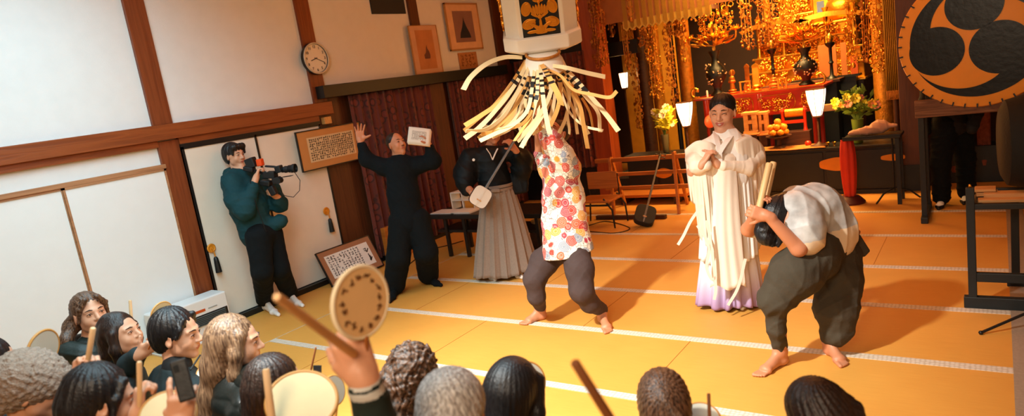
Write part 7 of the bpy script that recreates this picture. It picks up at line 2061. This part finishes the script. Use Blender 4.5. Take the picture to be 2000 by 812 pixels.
MB().box((E0.x - .01, q.y - .17, h + .03), (E1.x, q.y - .155, h + .045)).build('lip', M['black'], r)
S = SDF(.006); S.disp = folds(.010, 50, [(1, .2, .3), (.3, .5, .8)], 55)
a0, a1 = PY(1668, 254, q.y), PY(1722, 244, q.y)
zz = h + .03
S.chain([Vector((a0.x - .03, q.y, zz + .035)), Vector((a0.x + .12, q.y, zz + .05)), Vector((a1.x, q.y, zz + .07))], [.03, .045, .06], .03)
S.ell(Vector((a1.x - .02, q.y, zz + .10)), (.085, .07, .06), None, .03); S.cone(Vector((a1.x, q.y, zz + .09)), Vector((a1.x + .14, q.y - .02, zz + .09)), .04, .018, .03)
tag(S.build('cloth_bundle', mat('pale_pink_cloth', '#d9a487', .8, var=.12)), 'pale pinkish cloth bundle lying on the black tray', 'bundle')

# wooden barrier
M['barrier'] = wood('orange_brown_plank', '#a8601f', '#c07428', .8, 0, .5)
Yb = 8.15
r = thing('wooden_barrier', PZ(1205, 405), 'open wooden barrier of three rails on crossed legs before the sanctuary', 'barrier')
def rail(y0, y1, x0, x1, th=.05, Y=Yb):
    a, b_ = PY(x0, y0, Y), PY(x1, y1, Y); z = (a.z + b_.z) / 2
    MB().box((a.x, Y - .02, z - th / 2), (b_.x, Y + .02, z + th / 2)).build('rail', M['barrier'], r, bevel=.004)
rail(318, 300, 1163, 1345, .055); rail(343, 332, 1184, 1345, .045); rail(369, 361, 1184, 1345, .045)
for xx, y0 in ((1192, 308), (1316, 297)):
    t = PY(xx, y0, Yb); 
    for s_ in (-1, 1):
        MB().beam((t.x, Yb - s_ * .02, t.z), (t.x + .0 + .10 * (s_ > 0), Yb - s_ * .28, .0), .045, .03, up=(1, 0, 0)).build('leg', M['barrier'], r)
# low wooden step
a, b_ = PY(1214, 392, 8.5), PY(1345, 388, 8.5)
r = thing('wooden_step', (a.x, 8.5, 0), 'low wooden step board between the barrier and the mats', 'step')
MB().box((a.x - .2, 8.45, .10), (b_.x, 8.83, .14)).build('tread', M['barrier'], r, bevel=.004)
for xx in (a.x, b_.x - .2): MB().box((xx, 8.48, 0), (xx + .05, 8.8, .10)).build('support', M['darkwood'], r)
q0, q1 = PZ(1166, 428), PZ(1306, 424)
tag(MB().box((q0.x, q0.y - .03, 0), (q1.x, q0.y + .03, .05)).build('floor_bar', M['darkwood'], bevel=.004), 'dark wooden bar lying on the mats in front of the barrier', 'bar')

# shamisen standing
o = PZ(1262, 441); o = Vector((o.x, o.y, px(21, dep(o)))); e_ = PY(1290, 300, Yb - .12)
a_ = e_ - o
shamisen(o + a_.normalized() * .0, a_, D(-.15, .1, -1), a_.length - .2, 'dark cloth-covered lute propped upright against the wooden barrier', coverskin=M['blackwood'], bw=px(20, dep(o)), bh=px(20, dep(o)) * 1.05)
# ================================================================ right side: drums, stands
dD = 6.0
oc = W(1907, 74, dD); nD = -Vector((CF.x, CF.y, 0)).normalized() * .97 + Vector((0, 0, .12)); nD = (-(oc - CAM)).normalized() * .9 + Vector((-.25, 0, 0)) * .25; nD.normalize()
axD = (CR - nD * CR.dot(nD)).normalized(); ayD = nD.cross(axD).normalized()
if ayD.dot(CU) < 0: ayD = -ayD
R_ = px(135, dD)
r = thing('great_drum', (oc.x, oc.y, oc.z - R_), 'huge barrel drum with a three-comma swirl painted on its amber head', 'drum')
M['odaiko'] = mat('amber_hide', '#e8a03a', .5, var=.06, vscale=5, bump=.05, bscale=30)
M['tomoe'] = mat('black_painted_hide', '#070c0e', .34, var=.3, bump=.16, bscale=20, spec=.3)
LB = .50
MB().lathe([(R_ * .985, -.012), (R_ * 1.0, -LB * .35), (R_ * 1.0, -LB * .5), (R_ * .99, -LB * .65), (R_ * .93, -LB)], oc, 64, nD, xr=axD).build('barrel', M['darkwood'], r, smooth=True)
MB().lathe([(0, 0), (R_ * .97, 0), (R_ * .99, -.006), (R_ * 1.0, -.03), (R_ * 1.005, -.05), (R_ * .98, -.052)], oc, 72, nD, xr=axD).build('drum_head', M['odaiko'], r, smooth=30)
MB().lathe([(0, -LB - .01), (R_ * .92, -LB - .01), (R_ * .94, -LB), (R_ * .95, -LB + .05)], oc, 72, nD, xr=axD).build('rear_head', M['odaiko'], r, smooth=30)
b = MB(); ri = .84 * R_
L3 = lambda x, y, h=.0035: oc + axD * x + ayD * y + nD * h
for (hx, hy, hr_) in ((-.47, -.20, .355), (.30, -.12, .372), (-.10, .47, .36)):
    hx *= R_; hy *= R_; hr = hr_ * R_; ph = math.atan2(hy, hx); hd_ = math.hypot(hx, hy)
    N_ = 40; outer = []; inner = []
    for j in range(N_ + 1):
        t = j / N_; a = ph + math.radians(18) - math.radians(140) * t
        ro = ri * (1 if t > .12 else 1 - (.12 - t) * 1.2)
        w_ = .42 * R_ * (1 - t) ** 1.25
        outer.append((math.cos(a) * ro, math.sin(a) * ro)); inner.append((math.cos(a) * (ro - w_), math.sin(a) * (ro - w_)))
    for j in range(N_): b.add([L3(*outer[j]), L3(*outer[j + 1]), L3(*inner[j + 1]), L3(*inner[j])], [(0, 1, 2, 3)])
    b.add([L3(hx + math.cos(q) * hr, hy + math.sin(q) * hr, .004) for q in [2 * PI * i / 56 for i in range(56)]], [tuple(range(56))])
b.build('painted_swirl', M['tomoe'], r, recalc=False)
for k in range(40):
    a = 2 * PI * k / 40; dr = axD * math.cos(a) + ayD * math.sin(a)
    MB().beam(oc + dr * R_ * .945 + nD * .004, oc + dr * R_ * 1.005 + nD * .004, .012, .010, up=nD).build('stud', M['black'], r)
# stand under it: grained board + black legs
r = thing('drum_stand', (oc.x, oc.y + .3, 0), 'black-legged stand with a grained board carrying the huge drum', 'stand')
pL, pR = W(1786, 196, 6.1), W(2050, 196, 5.9)
zT = W(1900, 190, dD).z; zB = W(1900, 227, dD).z
nD = -(oc - CAM); nD.z = 0; nD.normalize(); bd_ = nD.cross(ZUP)
if bd_.dot(CR) < 0: bd_ = -bd_
c = Vector((oc.x, oc.y, 0)) - nD * .16
MB().obox(Vector((c.x, c.y, (zT + zB) / 2)) + nD * .12 + bd_ * .30, bd_, nD, ZUP, R_ * 1.30, .03, (zT - zB) / 2).build('grained_board', wood('grained_grey_brown_board', '#5b3a24', '#8a6242', .9, 0, .6, 9), r, bevel=.006)
MB().obox(Vector((c.x, c.y, (zT + zB) / 2)) - nD * .40 + bd_ * .30, bd_, nD, ZUP, R_ * 1.2, .03, (zT - zB) / 2).build('rear_board', M['blackwood'], r, bevel=.006)
for s_ in (-1, 1):
    for f_ in (.10, -.42):
        p = c + bd_ * (.26 + s_ * R_ * 1.16) + nD * f_
        MB().box((p.x - .025, p.y - .025, 0), (p.x + .025, p.y + .025, zB)).build('leg', M['blackwood'], r, bevel=.005)
    p0 = c + bd_ * (.26 + s_ * R_ * 1.16); MB().obox(Vector((p0.x, p0.y, .03)) - nD * .16, bd_, nD, ZUP, .03, .36, .03).build('foot_beam', M['blackwood'], r, bevel=.006)
# attendant in black standing behind the drum
d0 = 6.9
g1, g2 = PZ(1840, 402), PZ(1888, 392)
root = person((g1 + g2) / 2, 'person in black trousers and white-topped shoes standing behind the huge drum')
cc = (g1 + g2) / 2; fwd_ = Vector((-.2, -1, 0)).normalized(); sdd = fwd_.cross(ZUP)
S = SDF(.007); hd = Vector((cc.x, cc.y, 1.52)); H = Head(S, hd, fwd_, ZUP, 1.0, neck=Vector((cc.x, cc.y + .02, 1.33)))
S.cone(Vector((cc.x, cc.y + .02, 1.3)), Vector((cc.x, cc.y, .9)), .12, .11, .05)
for g, s_ in ((g1, 1), (g2, -1)): S.chain([Vector((cc.x, cc.y, .82)).lerp(Vector((g.x, g.y, .82)), .6), Vector((g.x, g.y, .45)), Vector((g.x, g.y, .09))], [.08, .055, .04])
S.build('body', [M['skin'], M['skin_lip']], root, rules=[(H.lip_rule(), 1)]); H.details(root)
S = SDF(.006); haircap(S, H); facecut(S, H); S.build('hair', M['hair_black'], root)
S = SDF(.007); S.disp = folds(.008, 34, [(.2, .2, .95)], 71)
S.chain([Vector((cc.x, cc.y + .02, 1.27)), Vector((cc.x, cc.y, .85))], [.17, .16], .05)
for s_ in (-1, 1): S.chain([Vector((cc.x, cc.y, 1.26)) + sdd * .19 * s_, Vector((cc.x, cc.y, 1.0)) + sdd * .24 * s_, Vector((cc.x, cc.y, .78)) + sdd * .20 * s_ + fwd_ * .12], [.075, .065, .05], .04)
S.build('jacket', M['dark'], root)
S = SDF(.007); S.disp = folds(.008, 34, [(.2, .2, .95)], 72)
for g in (g1, g2): S.chain([Vector((cc.x, cc.y, .85)).lerp(Vector((g.x, g.y, .85)), .5), Vector((g.x, g.y, .45)), Vector((g.x, g.y, .10))], [.13, .09, .085], .04)
S.build('trousers', M['blackcloth'], root)
for g in (g1, g2):
    S = SDF(.005); foot(S, Vector((g.x, g.y + .06, 0)), Vector((g.x - .02, g.y - .19, 0)), Vector((g.x, g.y + .02, .1)), 1.0, False, 1.15)
    gy = g.y
    S.build('shoe', [M['black'], M['white']], root, rules=[(lambda C, gy=gy: (C[:, 2] > .038) & (C[:, 1] < gy - .02), 1)])
# hanging embroidered strips on the dark wall
M['strip'] = mat('red_brown_embroidered_strip', '#6e3826', .8, var=.5, vscale=30, bump=.4, bscale=60)
for i, (x, y0, y1, w_) in enumerate(((1820, 215, 335, 18), (1865, 215, 335, 24), (1923, 215, 322, 22), (1974, 215, 300, 24))):
    T, B_ = PY(x, y0, 9.3), PY(x, y1, 9.3); ww = px(w_, dep(B_)) / 2
    r = thing('embroidered_banner', (B_.x, 9.3, B_.z), ['leftmost', 'second', 'third', 'rightmost'][i] + ' of the dim red-brown embroidered strips hanging behind the huge drum, counted from the left', 'banner')
    b = MB(); b.grid(lambda u, v: (B_.x - ww + 2 * ww * u, 9.3 + .008 * math.sin(u * 12 + v * 5), B_.z + .08 + (T.z + .4 - B_.z) * v), 8, 20); b.build('strip', M['strip'], r, smooth=180, solid=.006, recalc=False)
    b = MB(); b.lathe([(.0, 0), (ww * .8, .02), (ww * .9, .08), (ww * .5, .12)], (B_.x, 9.3, B_.z - .02), 12); b.build('tassel_end', M['strip'], r, smooth=True)
    MB().tube([(B_.x, 9.3, T.z + .4), (B_.x, 9.3, 3.2)], .006, 5).build('cord', M['blackwood'], r)
tag(MB().box((-.60, 9.25, 0), (3.8, 9.56, .42)).build('dark_bench', M['blackwood'], bevel=.008), 'long dark bench against the wall behind the standing attendant', 'bench')
tag(MB().box((-.62, 9.1, .45), (-.28, 9.28, .95)).build('wood', M['postd'], bevel=.008), 'x', 'x'); bpy.data.objects.remove(bpy.data.objects['wood'])
tag(MB().box((PY(1764, 290, 9.05).x, 9.05, .0), (PY(1800, 290, 9.05).x, 9.25, PY(1780, 292, 9.05).z)).build('brown_chest', M['postd'], bevel=.008), 'plain brown chest at the foot of the right-hand post', 'chest')

# black wooden frame stand in the right foreground
g = PZ(1901, 600); dG = dep(g); u1 = px(1, dG)
r = thing('black_drum_stand', g, 'black square-post wooden stand at the right edge of the mats', 'stand')
hT = PY(1901, 366, g.y).z; pw = u1 * 7
MB().box((g.x - pw, g.y - pw, .06), (g.x + pw, g.y + pw, hT)).build('post', M['blackwood'], r, bevel=.004)
xr_ = g.x + .95
MB().box((xr_ - pw, g.y - pw, .06), (xr_ + pw, g.y + pw, hT)).build('post', M['blackwood'], r, bevel=.004)
g2_ = PZ(1983, 545); yb_ = g.y + .48
xb_ = PY(1983, 480, yb_).x
MB().box((xb_ - pw, yb_ - pw, .06), (xb_ + pw, yb_ + pw, PY(1930, 408, g.y).z)).build('post', M['blackwood'], r, bevel=.004)
MB().box((xr_ - pw, yb_ - pw, .06), (xr_ + pw, yb_ + pw, hT)).build('post', M['blackwood'], r, bevel=.004)
MB().box((g.x - .05, g.y - pw * 1.1, 0), (xr_ + .05, g.y + pw * 1.1, .08)).build('foot_beam', M['blackwood'], r, bevel=.005)
MB().box((xb_ - .05, yb_ - pw * 1.1, 0), (xr_ + .05, yb_ + pw * 1.1, .08)).build('foot_beam', M['blackwood'], r, bevel=.005)
zm = PY(1930, 541, g.y).z
MB().box((g.x, g.y - pw * .8, zm - .03), (xr_, g.y + pw * .8, zm + .03)).build('crossbar', M['blackwood'], r, bevel=.004)
zr = PY(1930, 408, g.y).z
MB().box((g.x, g.y - pw * .8, zr - .0), (xr_, g.y + pw * .8, zr + .035)).build('top_rail', M['blackwood'], r, bevel=.004)
MB().box((g.x + .02, yb_ - pw * .8, zr), (xr_, yb_ + pw * .8, zr + .035)).build('top_rail', M['blackwood'], r, bevel=.004)
for xx in (g.x + .02, g.x + .5): MB().box((xx, g.y, zr - .0), (xx + .04, yb_, zr + .035)).build('side_rail', M['blackwood'], r, bevel=.004)
MB().lathe([(.004, 0), (.008, .006), (.008, .018), (.003, .022)], (g.x, g.y, hT), 10).build('bolt', M['goldp'], r, smooth=True)
zq = zr + .036
def plank(x0, x1, y0, y1, z, lab, hgt=.018):
    return tag(MB().box((x0, y0, z), (x1, y1, z + hgt)).build('pale_plank', M['plankpale'], bevel=.003), lab, 'plank')
M['plankpale'] = wood('pale_plank', '#c08a50', '#d8a468', 1, 0, .55)  # pale wood of the planks and the flat box
plank(g.x + .04, g.x + 1.0, g.y + .02, g.y + .10, zq, 'long pale plank, lowest of those on the black stand')
plank(g.x + .07, g.x + .9, g.y + .10, g.y + .20, zq, 'wider pale plank lying behind the lowest one', .04)
# dark drum lying on the stand and two boards over it
c = Vector((g.x + .46, g.y + .36, zq + .33))
rr = thing('covered_drum', c - ZUP * .25, 'large black-covered drum lying on the black stand at the right edge', 'drum')
MB().lathe([(.22, -.30), (.28, -.27), (.31, -.14), (.32, 0), (.31, .14), (.28, .27), (.22, .30)], c, 32, (1, .1, 0)).build('cover', M['tealblk'] if 'tealblk' in M else M['dark'], rr, smooth=True)
MB().lathe([(.255, -.235), (.262, -.235), (.262, -.215), (.255, -.215)], c, 32, (1, .1, 0)).build('cover_cord', M['blackwood'], rr, smooth=True)
zz = PY(1925, 378, g.y + .2).z
r2 = thing('pale_box', (g.x + .15, g.y + .2, zz), 'flat pale wooden box resting over the black stand\'s corner post', 'box')
a0_, a1_ = PY(1907, 374, g.y + .2), PY(1949, 374, g.y + .2)
MB().box((a0_.x, g.y + .16, zz - .01), (a1_.x, g.y + .26, zz + .015)).build('box_body', M['plankpale'], r2, bevel=.003)
MB().box((a0_.x - .01, g.y + .15, zz + .022), (a1_.x - .01, g.y + .27, zz + .038)).build('box_lid', M['plankpale'], r2, bevel=.003)
MB().box((a0_.x + .02, g.y + .17, zr + .03), (a1_.x - .02, g.y + .25, zz - .01)).build('box_block', M['blackwood'], r2)
# microphone stand foot
j = PZ(2024, 640); r = thing('microphone_stand', j, 'thin black tripod foot of a microphone stand by the black frame', 'stand')
for (x, y) in ((1916, 653), (2080, 660), (2040, 612)):
    e = PZ(x, y); lg_ = MB().tube([j + ZUP * .12, e + ZUP * .012], .009, 8).build('leg', M['black'], r, smooth=True); MB().ball(e + ZUP * .012, .014, 8).build('rubber_tip', M['black'], lg_, smooth=True)
MB().tube([j + ZUP * .05, j + ZUP * .95], .010, 8).build('pole', M['black'], r, smooth=True)
j = PZ(1748, 390); r = thing('microphone_stand', j, 'thin black tripod foot standing on the mats before the black counter', 'stand')
for (x, y) in ((1712, 400), (1798, 387), (1760, 380)):
    e = PZ(x, y); MB().tube([j + ZUP * .14, e.lerp(j, .4) + ZUP * .10, e + ZUP * .012], .010, 8).build('leg', M['black'], r, smooth=True)
MB().tube([j + ZUP * .1, j + ZUP * .7], .010, 8).build('pole', M['black'], r, smooth=True)

# ================================================================ left middle: desk, chair, boxes
gd = PZ(882, 500); Yd = gd.y
r = thing('low_desk', gd, 'black low desk with papers behind the man in black and the lute player', 'desk')
zt_d = PY(880, 418, Yd).z; x0, x1 = PY(838, 420, Yd).x, PY(1060, 400, Yd).x
MB().box((x0, Yd - .05, zt_d - .05), (x1, Yd + .5, zt_d)).build('desk_top', M['black'], r, bevel=.006)
MB().box((x0 + .1, Yd, zt_d - .22), (x1 - .1, Yd + .4, zt_d - .19)).build('shelf', M['black'], r)
for xx in (gd.x, gd.x + .28, x1 - .1):
    for yy in (Yd, Yd + .4): MB().box((xx - .02, yy - .02, 0), (xx + .02, yy + .02, zt_d - .05)).build('leg', M['black'], r, bevel=.003)
for i, (xa, xb, h_, lb) in enumerate(((840, 885, .012, 'loose stack of white papers at the left end of the low desk'), (880, 916, .02, 'second stack of white papers nearer the lute on the low desk'))):
    a, b_ = PY(xa, 416, Yd), PY(xb, 410, Yd); tag(MB().box((a.x, Yd, zt_d), (b_.x, Yd + .22, zt_d + h_)).build('paper_stack', M['paper'], bevel=.002), lb, 'papers')
a, b_ = PY(880, 408, Yd + .2), PY(918, 376, Yd + .2)
r = thing('white_rack', (a.x, Yd + .2, zt_d), 'small white open rack standing on the low desk', 'rack'); b = MB()
for xx in (a.x, (a.x + b_.x) / 2, b_.x): b.box((xx - .008, Yd + .24, zt_d), (xx + .008, Yd + .4, b_.z))
b.box((a.x, Yd + .24, b_.z - .012), (b_.x, Yd + .4, b_.z)); b.box((a.x, Yd + .24, (zt_d + b_.z) / 2), (b_.x, Yd + .4, (zt_d + b_.z) / 2 + .01)); b.build('frame', M['paper'], r)
MB().box(((a.x + b_.x) / 2 + .02, Yd + .25, zt_d + .0), (b_.x - .01, Yd + .38, (zt_d + b_.z) / 2)).build('folder', mat('amber_folder', '#d88c2c', .6), r)
# tan board leaning by the curtain
a, b_, c_ = PX(748, 446, XL + .22), PX(806, 448, XL + .22), PX(775, 560, XL + .22)
tag(MB().box((XL + .17, a.y, .0), (XL + .24, b_.y + .12, a.z)).build('tan_board', M['barrier'], bevel=.004), 'upright orange-tan board standing by the curtain behind the man in black', 'board')
# round dark drum on the floor right of the hakama
q = PZ(1062, 500); r = thing('floor_drum', q, 'dark barrel drum on the mats between the lute player and the dancer', 'drum')
MB().lathe([(.17, 0), (.20, .08), (.21, .17), (.20, .26), (.17, .34), (0, .34)], q + Vector((-.1, .3, 0)), 24).build('barrel', M['darkwood'], r, smooth=True)
MB().lathe([(.172, .325), (.178, .33), (.178, .345), (0, .347)], q + Vector((-.1, .3, 0)), 24).build('drum_head', M['drumskin3'], r, smooth=True)
# folding chair
g = PZ(1191, 447); Yq = g.y; r = thing('folding_chair', g, 'black tube folding chair with a wooden seat behind the dancer', 'chair')
zs1 = PY(1165, 392, Yq).z; xs0, xs1 = PY(1140, 398, Yq).x - .12, PY(1196, 390, Yq).x
MB().box((xs0, Yq - .02, zs1 - .03), (xs1 - .03, Yq + .36, zs1)).build('seat', M['barrier'], r, bevel=.01)
zb1 = PY(1160, 345, Yq).z
MB().box((xs0 + .02, Yq + .33, zs1 + .08), (xs1 - .08, Yq + .355, zb1)).build('backrest', M['barrier'], r, bevel=.01)
for yy in (Yq, Yq + .36):
    b = MB(); b.tube([(xs1 - .12, yy, zs1 + .02), (xs1 - .02, yy, zs1 - .12), (xs1 - .01, yy, .012)], .011, 8); b.tube([(xs0 + .02, yy, zs1 - .02), (xs0 - .02, yy, .012)], .011, 8); b.build('leg', M['black'], r, smooth=True)
    MB().tube([(xs0, yy, zs1 - .06), (xs1 - .05, yy, zs1 - .06)], .012, 8).build('side_rail', M['black'], r, smooth=True)
for xx in (xs0 + .02, xs1 - .08): MB().tube([(xx, Yq + .35, zs1 - .03), (xx, Yq + .35, zb1 - .03)], .010, 8).build('back_post', M['black'], r, smooth=True)
# trailing cable
P_ = [PZ(x, y, .006) for x, y in ((905, 470), (870, 480), (845, 486), (820, 500), (800, 515), (788, 522))]
tag(MB().tube(catmull(P_, 6), .006, 6).build('power_cable', M['black'], smooth=True), 'thin black cable trailing on the mats under the low desk', 'cable')
P_ = [PZ(x, y, .006) for x, y in ((1150, 440), (1185, 432), (1230, 445), (1200, 455), (1150, 452), (1120, 455))]
tag(MB().tube(catmull(P_, 6), .006, 6).build('power_cable', M['black'], smooth=True), 'thin black cable looping on the mats by the folding chair', 'cable')
# microphone pole foreground-left of desk

# ================================================================ groups of repeats
GR = {'hanging_gilt_ornament': 'gilt ornaments hanging in the sanctuary', 'embroidered_banner': 'embroidered banners behind the huge drum', 'fan_drum': 'hand drums held by the audience',
      'paper_lamp': 'glowing paper lamps of the altar', 'memorial_tablet': 'tablets on the red altar table', 'statuette': 'statuettes on the red altar table', 'small_gilt_frame': 'small gilt frames on the red altar table',
      'lotus_vase': 'black lotus vases on the red altar table', 'candle_stand': 'black candle stands before the shrine', 'offering_cup': 'offering cups on the black counter', 'damask_curtain': 'dark red curtains along the walls',
      'shamisen': 'three-stringed lutes', 'drumstick': 'wooden drumsticks', 'carved_stand': 'carved pale wooden stands', 'flower_vase': 'flower vases on the black counters', 'offering_counter': 'black offering counters',
      'microphone_stand': 'thin tripod stands', 'paper_stack': 'papers on the low desk', 'pale_plank': 'pale planks on the black stand'}
for o in list(scene.objects):
    if o.parent is None and 'label' in o and 'group' not in o:
        bn = o.name.split('.')[0]
        if bn in GR: o['group'] = GR[bn]
        elif bn == 'person': o['group'] = 'seated audience' if (o.location - CAM).length < 4.6 and o.location.y < 3 else 'performers and helpers'
